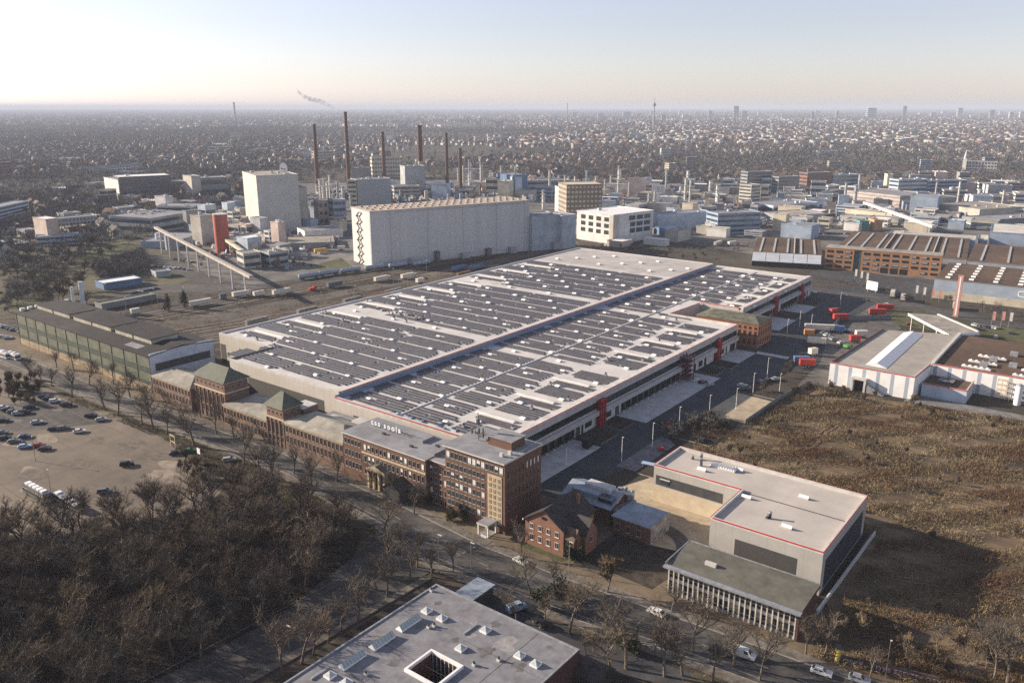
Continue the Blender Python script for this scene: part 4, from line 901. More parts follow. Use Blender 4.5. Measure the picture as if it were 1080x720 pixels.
def bpx(name, label, cat, xl, yl, xr, yr, depth, hp, wall, **k):
    return block(name, label, cat, at(xl, yl), at(xr, yr), depth, hp * mpp((yl + yr) / 2) * 1.04, wall, **k)
c_tan = cm((.46, .43, .37)); c_white = cm((.66, .64, .60)); c_grey = cm((.36, .37, .38)); c_blue = cm((.30, .36, .44)); c_dk = cm((.14, .13, .13)); c_cream = cm((.56, .50, .38)); c_pink = cm((.52, .42, .36)); c_brick = cm((.27, .14, .10)); c_lblue = cm((.45, .52, .60)); c_mid = cm((.26, .26, .26)); c_deep = cm((.10, .17, .28))
brownroof = mat('moss_brown_roof', (.125, .078, .048), .95, .3, .22, big=.3, col2=(.075, .05, .034)); graveled = mat('gravel_roof', (.34, .31, .265), .95, .18, .2, big=.15)
# ------------------------------------------------------------------ store with red edging on the right
sw = stripemat('store_white_panel', (.80, .79, .77), (.36, .40, .46), 5.6, 0, .26, .6, .05, .2)
swg = stripemat('store_roof', (.335, .305, .265), (.27, .25, .22), 6, 1, .04, .9, .1, .15)
sr = thing('store', 'white panelled store with red edging, grey roof and a big white glazed roof ridge', 'store', (-80, 390, 0)); SH = 9.2
b = MB(); b.prism([(-97.4, 351.2), (-63.8, 351.6), (-62.4, 375.6), (-60.9, 437.5), (-94.3, 424)], 0, SH, sw, swg); loc(sr, b, 'wall')
b = MB(); r = MB()
parapet((-97.4, 351.2), (-63.8, 351.6), SH, .7, .4); parapet((-63.9, 352), (-62.8, 375), SH, .7, .4); parapet((-94.3, 424), (-97.3, 351.6), SH, .7, .5, True, M['anth']); loc(sr, b, 'parapet'); loc(sr, r, 'red_edging')
b = MB(); b.gable(-84.6, -76.4, 358.5, 424, SH, 1.35, M['white'], M['white'], 'y', .1, .2); loc(sr, b, 'roof_glazing')
b = MB(); b.box(-87.4, -86.6, 348.6, 351.1, 0, 5, M['offwhite']); b.box(-82.4, -81.6, 348.6, 351.1, 0, 5, M['offwhite']); b.box(-87.4, -81.6, 348.6, 351.1, 5, 5.8, M['offwhite']); b.box(-86.6, -82.4, 351.0, 351.3, .1, 4.9, M['black']); loc(sr, b, 'loading_gate')
b = MB()
for k in range(7): b.box(-81.2 + 1.0 * k, -80.2 + 1.0 * k, 348.8, 350.8, 0, 3.4 - .5 * k, M['metal'])
loc(sr, b, 'ramp')
sr2 = thing('store_wing', 'wide white store wing with moss brown roof and white skylight bars behind red edging', 'store', (-20, 400, 0))
b = MB(); b.prism([(-62.3, 375.8), (60, 377), (60, 440), (-60.6, 437.6)], 0, SH, sw, brownroof); loc(sr2, b, 'wall')
b = MB(); r = MB(); parapet((-62.1, 375.8), (60, 377), SH, .7, .4); loc(sr2, r, 'red_edging'); b.box(-62.9, -61.6, 377, 437, SH + .01, SH + 1.2, M['offwhite']); loc(sr2, b, 'parapet')
for x, y, L in ((-52, 380.8, 11), (-51, 390.5, 11), (-49, 401.5, 11), (-33, 379.5, 13), (-31, 388.8, 12), (-29, 402, 8), (-12, 384, 12), (-10, 396, 10), (-26, 413, 9)):
    m = MB(); m.box(x, x + L, y, y + 1.8, SH + .01, SH + .5, M['offwhite']); n = int(L / 1.9)
    for k in range(n): m.gable(x + L * k / n, x + L * (k + 1) / n, y + .1, y + 1.7, SH + .5, .5, M['white'], M['white'], 'y', .02, .05)
    loc(sr2, m, 'skylight')
for x, y in ((-44, 397), (-46, 386), (-36, 392), (-30, 409), (-38, 411), (-20, 405)):
    m = MB(); m.box(x, x + 3, y, y + 2.6, SH + .01, SH + 1.8, M['metal']); loc(sr2, m, 'air_unit')
an2 = thing('store_annex', 'low grey annex with orange red edging in front of the white store', 'annex', (-54, 366, 0))
b = MB(); b.box(-62.2, -45.6, 359, 375.2, 0, 4.9, c_lblue, brownroof); loc(an2, b, 'wall'); b = MB(); r = MB(); parapet((-62.2, 359), (-45.6, 359), 4.9, .8, .5); parapet((-45.6, 359.5), (-45.6, 375), 4.9, .8, .5); loc(an2, b, 'parapet'); loc(an2, r, 'red_edging'); b = MB(); b.box(-58, -52, 367, 372, 4.92, 5.5, M['glass2']); loc(an2, b, 'rooflight')
tw = thing('white_silo', 'white round silo standing in front of the store wing', 'silo', (-29, 371, 0)); b = MB(); b.cyl(0, 0, 0, 8.2, 1.3, M['white'], n=14); b.build('shell', tw); b = MB(); b.cyl(0, 0, 8.2, 9, 1.35, M['metal'], r1=.2, n=14); b.build('cap', tw)
scf = thing('scaffold', 'pale scaffold of poles and decks against the store wing wall', 'scaffold', (-37, 373.2, 0)); b = MB()
for x in range(4):
    for y in (0, 1.6): b.tube((x * 1.6, y, 0), (x * 1.6, y, 8.6), .07, M['cream'], n=4)
b.build('frame', scf)
for z in (2, 4.1, 6.2, 8.3): b = MB(); b.box(-.1, 4.9, -.1, 1.7, z, z + .1, M['cream']); b.build('deck', scf)
cn = thing('entrance_canopy', 'wedge shaped flat canopy roof with white fascia on slim columns behind the store', 'canopy', (-73, 455, 0))
b = MB(); pts = [(-92.5, 467.4), (-66.6, 433.8), (-55.4, 446.4), (-78.5, 472.8)]; b.prism(pts, 8.2, 9.4, M['white'], graveled); loc(cn, b, 'roof')
b = MB(); b.prism([(-79.5, 473.4), (-56.4, 447), (-55.6, 447.7), (-78.7, 474.1)], 7.6, 9.9, M['offwhite']); loc(cn, b, 'fascia')
for x, y in ((-90, 466.6), (-82, 457), (-74, 446.5), (-68, 438), (-78, 470), (-66, 457), (-58, 447)): b = MB(); b.cyl(x, y, 0, 7.6, .35, M['offwhite'], n=8); loc(cn, b, 'column')
pyl = thing('pylon_sign', 'tall slim pale red pylon with white face standing by the avenue', 'sign', (*at(1007.5, 334), 0)); b = MB(); b.prism([(-1.3, -.5), (1.3, -.5), (1.3, .5), (-1.3, .5)], 0, 24, mat('pale_red', (.52, .25, .21), .6, .12, .5)); b.build('body', pyl); b = MB(); b.box(-.35, .35, -.56, -.5, 1, 23, M['white']); b.build('white_stripe', pyl)
# ------------------------------------------------------------------ orange office with the brown hall roofs behind
oo = thing('orange_office', 'four storey orange brick office with blue glass stair and open ground floor arcade', 'office building', (-184, 619.5, 0), R(8.6))
OL, OD, OH = 77.0, 15.0, 15.4; B_or2 = brickmat('bright_orange_brick', (.46, .245, .125), (.39, .20, .10), (.45, .36, .28))
b = MB(); b.box(0, 20, 0, OD, 0, OH, B_or2); b.box(20, 25, .8, OD, 0, OH - .6, B_or2); b.box(25, OL, 0, OD, 0, OH, B_or2); b.build('wall', oo)
b = MB(); b.box(-.2, OL + .2, -.2, OD + .2, OH, OH + .35, B_or2, graveled); b.build('roof', oo)
b = MB(); b.box(20.2, 24.8, .7, .95, 0, OH - 1, mat('teal_glass', (.07, .12, .13), .15, .2, .5)); b.build('stair_glazing', oo)
for c0 in [(.9 + 6.3 * k, 5.0) for k in range(3)] + [(26 + 6.35 * k, 4.9) for k in range(8)]:
    for r_ in range(4):
        if r_ == 0 and 36 < c0[0] < 60: continue
        m = MB(); z = 1.3 + 3.6 * r_; m.box(c0[0] + .4, c0[0] + c0[1], -.06, .06, z, z + 1.9, M['glass']); m.box(c0[0] + .4, c0[0] + c0[1], -.12, -.061, z - .15, z, M['frame'])
        if rb.random() < .4: m.box(c0[0] + .6, c0[0] + c0[1] * rb.uniform(.5, 1), -.09, -.061, z + .8, z + 1.7, c_grey)
        m.build('window', oo)
for k in range(3): m = MB(); m.box(38.4 + 6.35 * k, 43.6 + 6.35 * k, -.06, .06, .1, 4.2, M['black']); m.build('arcade_opening', oo)
for k in range(2): m = MB(); m.box(OL - .05, OL + .06, 3 + 6 * k, 7 + 6 * k, 2, 14, M['glass']); m.build('end_window', oo)
def brown_hall(label, P, Q, depth, h, wall, nx, ny, x_off=0, strips=True, plinth=None, sky_sz=1.3):
    P, Q = Vector((*P, 0)), Vector((*Q, 0)); w = (Q - P).length; a = math.atan2(Q.y - P.y, Q.x - P.x)
    t = thing('industrial_hall', label, 'hall', (P.x, P.y, 0), a)
    b = MB(); b.box(0, w, 0, depth, 0, h, wall); b.build('wall', t); b = MB(); b.box(-.2, w + .2, -.2, depth + .2, h, h + .3, c_grey, brownroof); b.build('roof', t)
    if plinth: b = MB(); b.box(-.1, w + .1, -.2, .05, 0, h * .38, plinth); b.build('plinth', t)
    for i in range(nx):
        x = w * (i + .5) / nx
        if strips:
            m = MB(); m.box(x - .7, x + .7, depth * .06, depth * .92, h + .31, h + .8, mat('dull_skylight', (.44, .43, .41), .7, .15, .6)); m.build('skylight_strip', t)
            if i % 3 == 2: m = MB(); m.box(x + w / nx / 2 - .4, x + w / nx / 2 + .4, 0, depth, h + .31, h + 1.3, M['anth'], M['offwhite']); m.build('fire_wall', t)
        else:
            for j in range(ny):
                m = MB(); y = depth * (j + .6) / (ny + .2); m.box(x - sky_sz, x + sky_sz, y - sky_sz, y + sky_sz, h + .31, h + .6, M['offwhite']); m.gable(x - sky_sz, x + sky_sz, y - sky_sz, y + sky_sz, h + .6, .7, M['white'], M['white'], 'x', .02, .05); m.build('skylight', t)
    return t
fh = brown_hall('blue grey hall with cream base, moss brown roof dotted with white domes', (-98.6, 561.5), (110, 574), 66, 12, mat('bluegrey_cladding', (.33, .39, .45), .6, .08, .2), 16, 6, strips=False, plinth=c_cream)
lg = MB(); zc, xc = 8.2, 49.5                              # rounded outline mark on the wall
n = 20
for i in range(n):
    def pt(k, e): 
        a = 2 * math.pi * k / n; return (xc + (3.6 + e) * (abs(math.cos(a)) ** .5) * (1 if math.cos(a) > 0 else -1), -.1, zc + (1.3 + e) * (abs(math.sin(a)) ** .5) * (1 if math.sin(a) > 0 else -1))
    lg.poly([pt(i, 0), pt(i + 1, 0), pt(i + 1, .7), pt(i, .7)], M['white'])
lg.box(xc - 1.6, xc + 1.6, -.11, -.09, zc - .3, zc + .3, c_lblue); lg.build('wall_emblem', fh)
brown_hall('wide hall with moss brown roof and long skylight strips, directly behind the orange office', (-184, 640), (-96, 653), 112, 11, c_grey, 8, 0)
brown_hall('long hall with moss brown roof and many skylight strips, at the right edge', (-94, 642), (100, 662), 90, 12, c_grey, 12, 0)
lh = brown_hall('hall with moss brown roof behind a sloping pale glass front, left of the orange office', (-233, 604), (-186, 620), 84, 8.5, c_grey, 5, 0)
b = MB(); ww = 49
for k in range(5): b.poly([(ww * k / 5 + .25, -9, 4.2), (ww * (k + 1) / 5 - .1, -9, 4.2), (ww * (k + 1) / 5 - .1, -.1, 9.4), (ww * k / 5 + .25, -.1, 9.4)], mat('pale_glazing', (.50, .53, .56), .35, .08, .2))
b.box(0, ww, -8.8, -.02, 3.9, 4.15, c_grey); b.build('sloping_front', lh); b = MB(); b.box(.3, ww - .3, -8.4, -8.2, .1, 3.9, M['glass']); b.build('glass_front', lh)
block('pale_hall', 'long pale blue hall with cream roof behind the brown roofs', 'hall', (-172, 752), (-108, 760), 24, 10.5, c_lblue, cm((.50, .46, .38)), units=2)
block('pale_hall', 'tall blue panelled hall with near white roof at the right edge', 'hall', (-102, 792), (60, 812), 60, 14, c_blue, cm((.58, .55, .48)), units=2)
block('pale_hall', 'low blue grey link hall between the two pale roofed halls', 'hall', (-108, 776), (-101, 777), 30, 9, c_blue, c_cream)
# ------------------------------------------------------------------ chemical works: high bay, cube, chimneys, silos
hb = thing('high_bay_warehouse', 'very tall windowless pale grey high bay warehouse with zigzag outside stair', 'warehouse', (-451, 417, 0), math.atan2(132, 47))
hbm = stripemat('high_bay_panel', (.47, .475, .485), (.448, .453, .465), 6.2, 3, .04, .6, .05, .3); hbm.node_tree.nodes['Mapping'].inputs['Scale'].default_value = (.5, .5, .03); hbr = mat('high_bay_roof', (.48, .40, .32), .9, .12, .15)
b = MB(); b.box(0, 141, 0, 35, 0, 41, hbm); b.build('wall', hb); b = MB(); b.box(-.3, 141.3, -.3, 35.3, 41, 41.8, mat('eave_grey', (.4, .38, .36), .7), hbr); b.build('roof', hb)
for i in range(3):
    m = MB()
    for k in range(22): m.box(4 + 6.2 * k, 6 + 6.2 * k, 6 + 10 * i, 8 + 10 * i, 41.8, 42.6, mat('roof_hatch', (.34, .29, .24), .8))
    m.build('roof_hatch_row', hb)
b = MB(); b.box(-.14, -.0, 1, 34.5, 0, 40.5, M['offwhite']); b.build('end_wall', hb)
b = MB()
for k in range(13):
    z = 3 * k + .5; y0, y1 = (17, 21.5) if k % 2 else (21.5, 17); b.tube((-1.6, y0, z), (-1.6, y1, z + 3), .55, M['anth'], n=5); b.box(-2.6, -.15, y1 - .9, y1 + .9, z + 2.7, z + 3.2, M['metal'])
b.build('outside_stair', hb)
b = MB(); b.box(20, 139, -.07, .0, 39.2, 40.3, mat('top_band', (.37, .38, .40), .6)); b.build('top_band', hb)
bpx('high_bay_annex', 'lower pale blue grey annex at the far end of the high bay warehouse', 'annex', 561, 265, 592, 262, 26, 34, cm((.37, .42, .47)), units=1)
bpx('high_bay_annex', 'narrow pale grey annex with a dark joint, last of the high bay row', 'annex', 592.6, 263, 607, 261, 24, 33, cm((.40, .44, .48)))
bpx('meter_kiosk', 'small pale box with a door against the high bay annex', 'kiosk', 584, 263.5, 594, 263, 5, 7, c_grey)
b = MB()
for x, w, h in ((30, 5, 5), (52, 3, 8), (75, 7, 4.5), (98, 4, 6), (120, 6, 5)): b.box(x, x + w, -4, -.1, 0, h, c_grey if w > 4 else c_dk)
b.build('lean_to', hb)
b = MB()
for x in (16, 47, 78, 109, 136): b.tube((x, -.25, 0), (x, -.25, 40.5), .12, hbm, n=5)
b.build('downpipe', hb)
# the tall cube
cu = bpx('storage_block', 'tall windowless pale block carrying a round white sign on its roof', 'storage block', 275, 246, 318, 243, 62, 56, stripemat('cube_panel', (.46, .46, .43), (.40, .40, .375), 2.2, 3, .3, .6, .08, .12), roof=graveled, units=6)
bpx('storage_block', 'lower stepped pale block attached to the left of the tall windowless block', 'storage block', 262, 238, 272, 244, 50, 40, cm((.44, .42, .36)), units=1)
q = at(305, 243); rs = thing('oval_roof_sign', 'white oval sign with a red mark on a short frame above the tall block', 'sign', (q[0] - 28, q[1] + 20, 47.5), R(30))
b = MB(); n = 20; b.prism([(0, 0)], 0, 0, M['white']) if False else None
f0 = [(4.0 * math.cos(2 * math.pi * k / n), -.4, 8.5 + 6.2 * math.sin(2 * math.pi * k / n)) for k in range(n)]; f1 = [(p[0], .4, p[2]) for p in f0]
b.poly(f0, M['white']); b.poly(list(reversed(f1)), M['white'])
for k in range(n): b.poly([f0[k], f1[k], f1[(k + 1) % n], f0[(k + 1) % n]], M['white'])
b.build('disc', rs)
b = MB(); b.box(-2.2, 2.2, -.55, -.41, 8.2, 9.0, M['red']); b.box(-2.2, -1.7, -.55, -.41, 9.0, 10, M['red']); b.box(1.2, 1.7, -.55, -.41, 7.4, 8.2, M['red']); b.build('red_mark', rs)
b = MB()
for s_ in (-1, 1): b.tube((2.2 * s_, .3, 0), (1.6 * s_, .3, 5), .25, M['metal']); b.tube((2.2 * s_, 2.5, 0), (1.2 * s_, .4, 6), .25, M['metal'])
b.build('frame', rs)
# chimneys
brk = brickmat('chimney_brick', (.16, .095, .07), (.12, .075, .058), (.16, .13, .11), .5); conc = mat('chimney_concrete', (.34, .31, .28), .9, .12, .1)
for px_, py, tp, w0, w1, m_, lb in ((336, 207, 131, 5.5, 3.0, brk, 'brick chimney with pale base, leftmost and standing apart from the other stacks'), (369, 210, 118, 4.6, 3.0, brk, 'tallest of the dark brick chimneys, behind the corner of the high bay warehouse'), (406, 204, 139, 4.4, 3.2, brk, 'stout brick chimney rising behind the grey boiler house'), (444.5, 207, 132, 6.0, 4.6, brk, 'thick brick chimney with grey concrete lower half'), (472, 210, 140, 4.0, 2.7, brk, 'slim reddish brown chimney right of the thick one'), (486, 207, 156, 4.0, 3.0, brk, 'shorter dark chimney, rightmost of the row')):
    x, y = at(px_, py); s_ = mpp(py); h = 0
    lo, hi = 10., 200.
    for _ in range(40):                                   # height that reaches the seen tip
        h = (lo + hi) / 2; d = math.hypot(x, y) ; f_ = -x * _sh + y * _ch; dep = f_ * _cp - (h - CAM_H) * _sp; yy = 360 - FPX * (f_ * _sp + (h - CAM_H) * _cp) / dep
        lo, hi = (h, hi) if yy > tp else (lo, h)
    t = thing('chimney', lb, 'chimney', (x, y, 0)); b = MB(); k = 6
    for i in range(k):
        z0, z1 = h * i / k, h * (i + 1) / k; r0 = (w0 + (w1 - w0) * i / k) / 2 * s_; r1 = (w0 + (w1 - w0) * (i + 1) / k) / 2 * s_
        b.cyl(0, 0, z0, z1, r0, conc if (i == 0 or (px_ == 444.5 and i < 3)) else m_, r1, n=16, cap=(i == k - 1), top=M['black'])
    b.build('shaft', t)
    b = MB(); b.cyl(0, 0, h - 1.6, h - .2, w1 / 2 * s_ * 1.15, m_, n=16); b.build('rim', t)
# red silo, grey tanks
x, y = at(235.5, 266); t = thing('red_silo', 'tall round red silo beside the conveyor bridge', 'silo', (x, y, 0)); b = MB(); rs_ = 7.4 * mpp(266); b.cyl(0, 0, 0, 31, rs_, mat('silo_red', (.40, .095, .06), .7, .12, .2, streak=(1, 1, .1)), n=28); b.build('shell', t)
b = MB(); b.cyl(0, 0, 31, 31.7, rs_ * 1.02, M['offwhite'], n=28); b.build('lid', t)
for k in range(5): m = MB(); m.cyl(0, 0, 24.2 + 1.25 * k, 24.6 + 1.25 * k, rs_ * 1.012, mat('silo_hoop', (.50, .18, .14), .6), n=28, cap=False); m.build('hoop', t)
for px_, py, r_, h, c, lb in ((181, 263, 4.6, 12, c_grey, 'grey round tank at the upper end of the conveyor'), (170, 258, 4.2, 10, c_lblue, 'pale blue tank beside the grey tank near the conveyor'), (614, 245, 3.4, 21, c_cream, 'cream round silo left of the white framed office'), (797, 214, 4, 16, c_white, 'white round silo on the works skyline'), (268, 268, 3.2, 9, c_tan, 'tan tank by the works road'), (1003, 208, 3.5, 13, c_lblue, 'pale blue twin silo, left one at the far right works'), (1009, 208, 3.2, 13, c_white, 'white twin silo, right one at the far right works'), (1056, 206, 3, 13, c_white, 'single white silo near the right edge'), (1033, 207, 3, 9, c_lblue, 'low blue tank at the right edge works')):
    x, y = at(px_, py); t = thing('tank', lb, 'tank', (x, y, 0)); b = MB(); b.cyl(0, 0, 0, h, r_, c, n=18); b.build('shell', t); b = MB(); b.cyl(0, 0, h, h + r_ * .3, r_ * 1.02, c_grey, r1=.4, n=18); b.build('lid', t)
# conveyor bridge and the long pipe bridge on the right
def bridge(name, label, cat, A, B, w, hh, m, nleg, legz=True):
    A, B = Vector(A), Vector(B); t = thing(name, label, cat, (A.x, A.y, 0)); d = B - A; n = Vector((-d.y, d.x, 0)).normalized() * w / 2; b = MB()
    p = [A - n, B - n, B + n, A + n]; p = [v - Vector((A.x, A.y, 0)) for v in p]; k = Vector((0, 0, hh))
    b.poly([v + k for v in p], m); b.poly(list(reversed(p)), m)
    for i in range(4): j = (i + 1) % 4; b.poly([p[i], p[j], p[j] + k, p[i] + k], m)
    b.build('gallery', t)
    for i in range(nleg):
        c = A + d * ((i + .5) / nleg) - Vector((A.x, A.y, 0)); b = MB(); b.box(c.x - .5, c.x + .5, c.y - .5, c.y + .5, 0, c.z + .1, M['metal']); b.build('leg', t)
def at3(px, py, z): return (*at(px, py, z), z)
bridge('conveyor_bridge', 'long sloping pale conveyor gallery on legs running down towards the tracks', 'conveyor', at3(265, 293.5, 13), at3(164, 241, 19), 2.6, 1.7, mat('conveyor_pale', (.40, .36, .31), .7), 9)
bridge('pipe_bridge', 'long white pipe bridge crossing the works on the right', 'bridge', at3(985, 240.5, 9), at3(912, 215, 11), 4, 2.4, c_white, 7)
bridge('pipe_bridge', 'short pale conveyor gallery right of the red silo', 'conveyor', at3(256, 266, 8), at3(238, 254, 10), 2.5, 2, c_cream, 2)
# named works buildings
T = [
 ('laboratory', 'dark glazed office slab with broad white roof left of the works', 'office building', 128, 211, 182, 208, 40, 22, c_dk, dict(roof=M['white'], rows=5, units=3)),
 ('stair_tower', 'white windowless stair tower at the left end of the dark office slab', 'tower', 112, 207, 127, 211, 16, 19, c_white, {}),
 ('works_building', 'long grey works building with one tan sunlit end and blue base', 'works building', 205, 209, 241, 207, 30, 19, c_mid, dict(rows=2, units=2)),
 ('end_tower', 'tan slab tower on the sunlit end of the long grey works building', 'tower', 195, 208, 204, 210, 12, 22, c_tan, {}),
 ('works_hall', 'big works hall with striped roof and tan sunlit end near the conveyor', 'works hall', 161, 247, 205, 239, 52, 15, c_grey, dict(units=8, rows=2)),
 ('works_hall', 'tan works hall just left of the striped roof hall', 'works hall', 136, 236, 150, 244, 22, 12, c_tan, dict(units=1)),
 ('works_building', 'white four storey works building behind the striped roof', 'works building', 203, 236, 213, 233, 36, 17, c_white, dict(rows=3, units=2)),
 ('works_building', 'slim white works building left of the four storey white one', 'works building', 176, 225, 184, 224, 18, 16, c_white, dict(units=1)),
 ('silo_house', 'grey silo house with two dark shafts, left of the red silo', 'silo house', 214, 259, 227, 257, 14, 29, c_tan, dict(units=1)),
 ('works_shed', 'low grey shed with glazing strip beneath the conveyor', 'shed', 186, 262, 212, 252, 30, 6, c_blue, dict(units=2)),
 ('works_building', 'pale block below the red silo at the works road', 'works building', 258, 284, 276, 282, 16, 15, c_tan, dict(rows=2)),
 ('works_building', 'pale block with blue box roof beside the works road', 'works building', 285, 282, 305, 279, 18, 14, c_grey, dict(rows=2, units=3)),
 ('low_white_hall', 'low white flat roofed hall in front of the tall block', 'hall', 322, 253, 362, 250, 26, 8, c_white, {}),
 ('grey_canopy', 'wide grey vaulted canopy roof beside the low white hall', 'canopy', 302, 263, 353, 261, 40, 5, c_mid, dict(roof=graveled)),
 ('framed_building', 'pink framed three storey building right of the tall block', 'works building', 337, 238, 352, 237, 18, 24, c_pink, dict(rows=3, cols=3)),
 ('works_building', 'blue grey slab beside the pink framed building', 'works building', 353, 239, 366, 238, 16, 26, c_blue, dict(rows=4)),
 ('boiler_house', 'grey ribbed boiler house behind the high bay roof', 'boiler house', 378, 219, 413, 217, 26, 27, stripemat('ribbed_grey', (.33, .35, .36), (.27, .29, .3), 2.2, 3, .3, .7), dict(units=5)),
 ('stair_tower', 'pale stair tower with open landings left of the boiler house', 'tower', 368, 219, 377, 219, 10, 27, c_cream, dict(rows=6)),
 ('works_office', 'banded grey works office right of the boiler house', 'office building', 416, 213, 443, 212, 24, 15, c_tan, dict(rows=4)),
 ('filter_tower', 'grey filter tower around the foot of the thick chimney', 'tower', 428, 210, 449, 209, 20, 32, c_grey, dict(units=2)),
 ('filter_tower', 'dark stepped filter house behind the boiler house', 'tower', 372, 205, 390, 205, 20, 26, c_mid, dict(units=3)),
 ('slab_block', 'cream slab block with dark window strips beyond the chimneys', 'flats', 393, 188, 425, 187, 14, 20, c_cream, dict(rows=5, cols=12)),
 ('slab_block', 'pale slab block with ribbed front on the left beyond the chimneys', 'flats', 333, 172, 352, 171, 14, 11, c_tan, dict(rows=4, cols=8)),
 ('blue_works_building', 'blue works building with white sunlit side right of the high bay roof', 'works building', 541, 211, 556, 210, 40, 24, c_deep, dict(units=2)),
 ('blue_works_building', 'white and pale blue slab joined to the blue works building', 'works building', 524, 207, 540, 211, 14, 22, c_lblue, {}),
 ('works_building', 'grey works building with long bands of windows behind the blue one', 'works building', 556, 207, 600, 206, 24, 15, c_grey, dict(rows=3, units=2)),
 ('scaffolded_building', 'building wrapped in a grid of pale scaffolding', 'building site', 597, 240, 634, 239, 34, 42, mat('scaffold_net', (.20, .16, .12), .95), dict(roof=c_cream, rows=9, cols=9, glass=c_tan)),
 ('white_slab', 'narrow white slab at the left edge of the scaffolded building', 'works building', 585, 228, 594, 231, 20, 30, c_white, {}),
 ('long_wall_hall', 'long low hall with a pale wall behind a dark blue canopy', 'hall', 694, 243, 750, 239, 20, 15, c_lblue, dict(units=3)),
 ('blue_canopy', 'dark blue pitched canopy in front of the long pale wall', 'canopy', 698, 249, 724, 248, 18, 5, c_deep, dict(roof=c_deep, gable=3)),
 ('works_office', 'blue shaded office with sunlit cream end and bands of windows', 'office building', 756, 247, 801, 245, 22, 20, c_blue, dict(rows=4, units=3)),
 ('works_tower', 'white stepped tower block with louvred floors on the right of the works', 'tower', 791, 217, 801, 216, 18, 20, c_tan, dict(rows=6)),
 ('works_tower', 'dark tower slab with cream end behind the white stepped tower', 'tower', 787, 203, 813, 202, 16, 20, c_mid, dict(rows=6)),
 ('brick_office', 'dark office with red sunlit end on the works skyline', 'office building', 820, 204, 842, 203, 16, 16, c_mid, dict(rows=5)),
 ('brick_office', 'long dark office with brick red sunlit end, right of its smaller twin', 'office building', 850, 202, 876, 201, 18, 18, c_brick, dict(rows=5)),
 ('works_office', 'long blue grey office adjoining the brick red office', 'office building', 877, 201, 904, 200, 18, 15, c_blue, dict(rows=4, units=3)),
 ('low_hall', 'low pale hall with wide flat roof below the works skyline', 'hall', 815, 226, 862, 222, 40, 8, c_lblue, dict(rows=1, units=4)),
 ('low_hall', 'low hall with light grey roof right of centre behind parked vans', 'hall', 828, 236, 870, 233, 38, 7, c_grey, dict(roof=graveled)),
 ('small_office', 'small white block with flat roof near the long low halls', 'office building', 872, 210, 884, 209, 14, 13, c_white, dict(rows=3)),
 ('long_office', 'long pinkish office wing with rows of windows, sunlit side towards the left', 'office building', 948, 219, 982, 216, 78, 11, c_pink, dict(rows=3, glass=c_mid)),
 ('long_hall', 'low cream hall beneath the white pipe bridge', 'hall', 944, 234, 952, 233, 60, 7, c_cream, {}),
 ('teal_shed', 'small teal green shed with orange neighbour on the far yard', 'shed', 906, 243, 916, 243, 10, 9, cm((.09, .26, .24)), {}),
 ('orange_shed', 'small orange shed right of the teal one', 'shed', 921, 243, 930, 243, 12, 10, cm((.50, .28, .16)), {}),
 ('blue_office', 'blue grey office slab with white roof plant at far right', 'office building', 946, 207, 976, 206, 18, 16, c_lblue, dict(rows=4, units=6)),
 ('blue_office', 'darker blue office slab right of the one with white roof plant', 'office building', 977, 206, 1018, 205, 18, 14, c_blue, dict(rows=4, units=4)),
 ('stair_tower', 'tan lift tower left of the blue grey office slab', 'tower', 934, 203, 940, 203, 10, 18, c_cream, {}),
 ('stair_tower', 'white lift tower between the tan tower and the blue office slab', 'tower', 941, 204, 946, 204, 10, 13, c_white, {}),
 ('green_roof_hall', 'long hall with flat mossy green roof in front of the blue offices', 'hall', 960, 217, 1010, 213, 30, 5, c_grey, dict(roof=mat('green_roof', (.13, .17, .08), .95, .2, .2))),
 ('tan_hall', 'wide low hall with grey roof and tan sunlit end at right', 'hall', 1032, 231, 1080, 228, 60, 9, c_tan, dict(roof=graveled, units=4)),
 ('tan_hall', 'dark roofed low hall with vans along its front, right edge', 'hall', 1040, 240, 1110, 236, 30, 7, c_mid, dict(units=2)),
 ('hospital', 'long white balconied block beside a slim white spire on the wooded rise', 'hospital', 1017, 183, 1050, 184, 16, 12, c_white, dict(rows=4, cols=10)),
 ('clinic', 'white block far left of the works with a twin gable', 'building', 220, 167, 228, 167, 10, 11, c_white, dict(rows=4)),
 ('school_building', 'low blue and white banded school among the bare trees at left', 'school', 39, 260, 84, 257, 14, 9, c_lblue, dict(rows=2)),
 ('school_building', 'long grey banded building behind the low school', 'school', 42, 246, 104, 240, 14, 12, c_grey, dict(rows=3, cols=16)),
 ('angled_office', 'blue shaded office with stepped white bands at the left edge', 'office building', -14, 238, 32, 226, 16, 14, c_lblue, dict(rows=4)),
 ('brick_block', 'dark red brick block at the left edge', 'flats', -6, 188, 13, 187, 16, 15, c_brick, dict(rows=5)),
 ('terrace', 'long white fronted terrace seen end on at far left', 'terrace', 88, 184, 150, 178, 14, 5, c_white, dict(rows=2, cols=20, gable=3)),
 ('long_shed', 'long shed with pale roof beside the parked coaches', 'shed', 110, 306, 150, 300, 14, 6, c_deep, dict(roof=M['white'])),
 ('long_shed', 'long low green roofed shed by the tracks', 'shed', 108, 327, 165, 316, 8, 5, c_mid, dict(roof=mat('sage_roof', (.20, .22, .17), .9))),
 ('gatehouse', 'small flat grey gatehouse near the car park by the lawn', 'kiosk', 165, 293, 181, 291, 10, 5, c_grey, {}),
]
for nm, lb, ct, xl, yl, xr, yr, dp, hp, wl_, kw in T: bpx(nm, lb, ct, xl, yl, xr, yr, dp, hp, wl_, **kw)
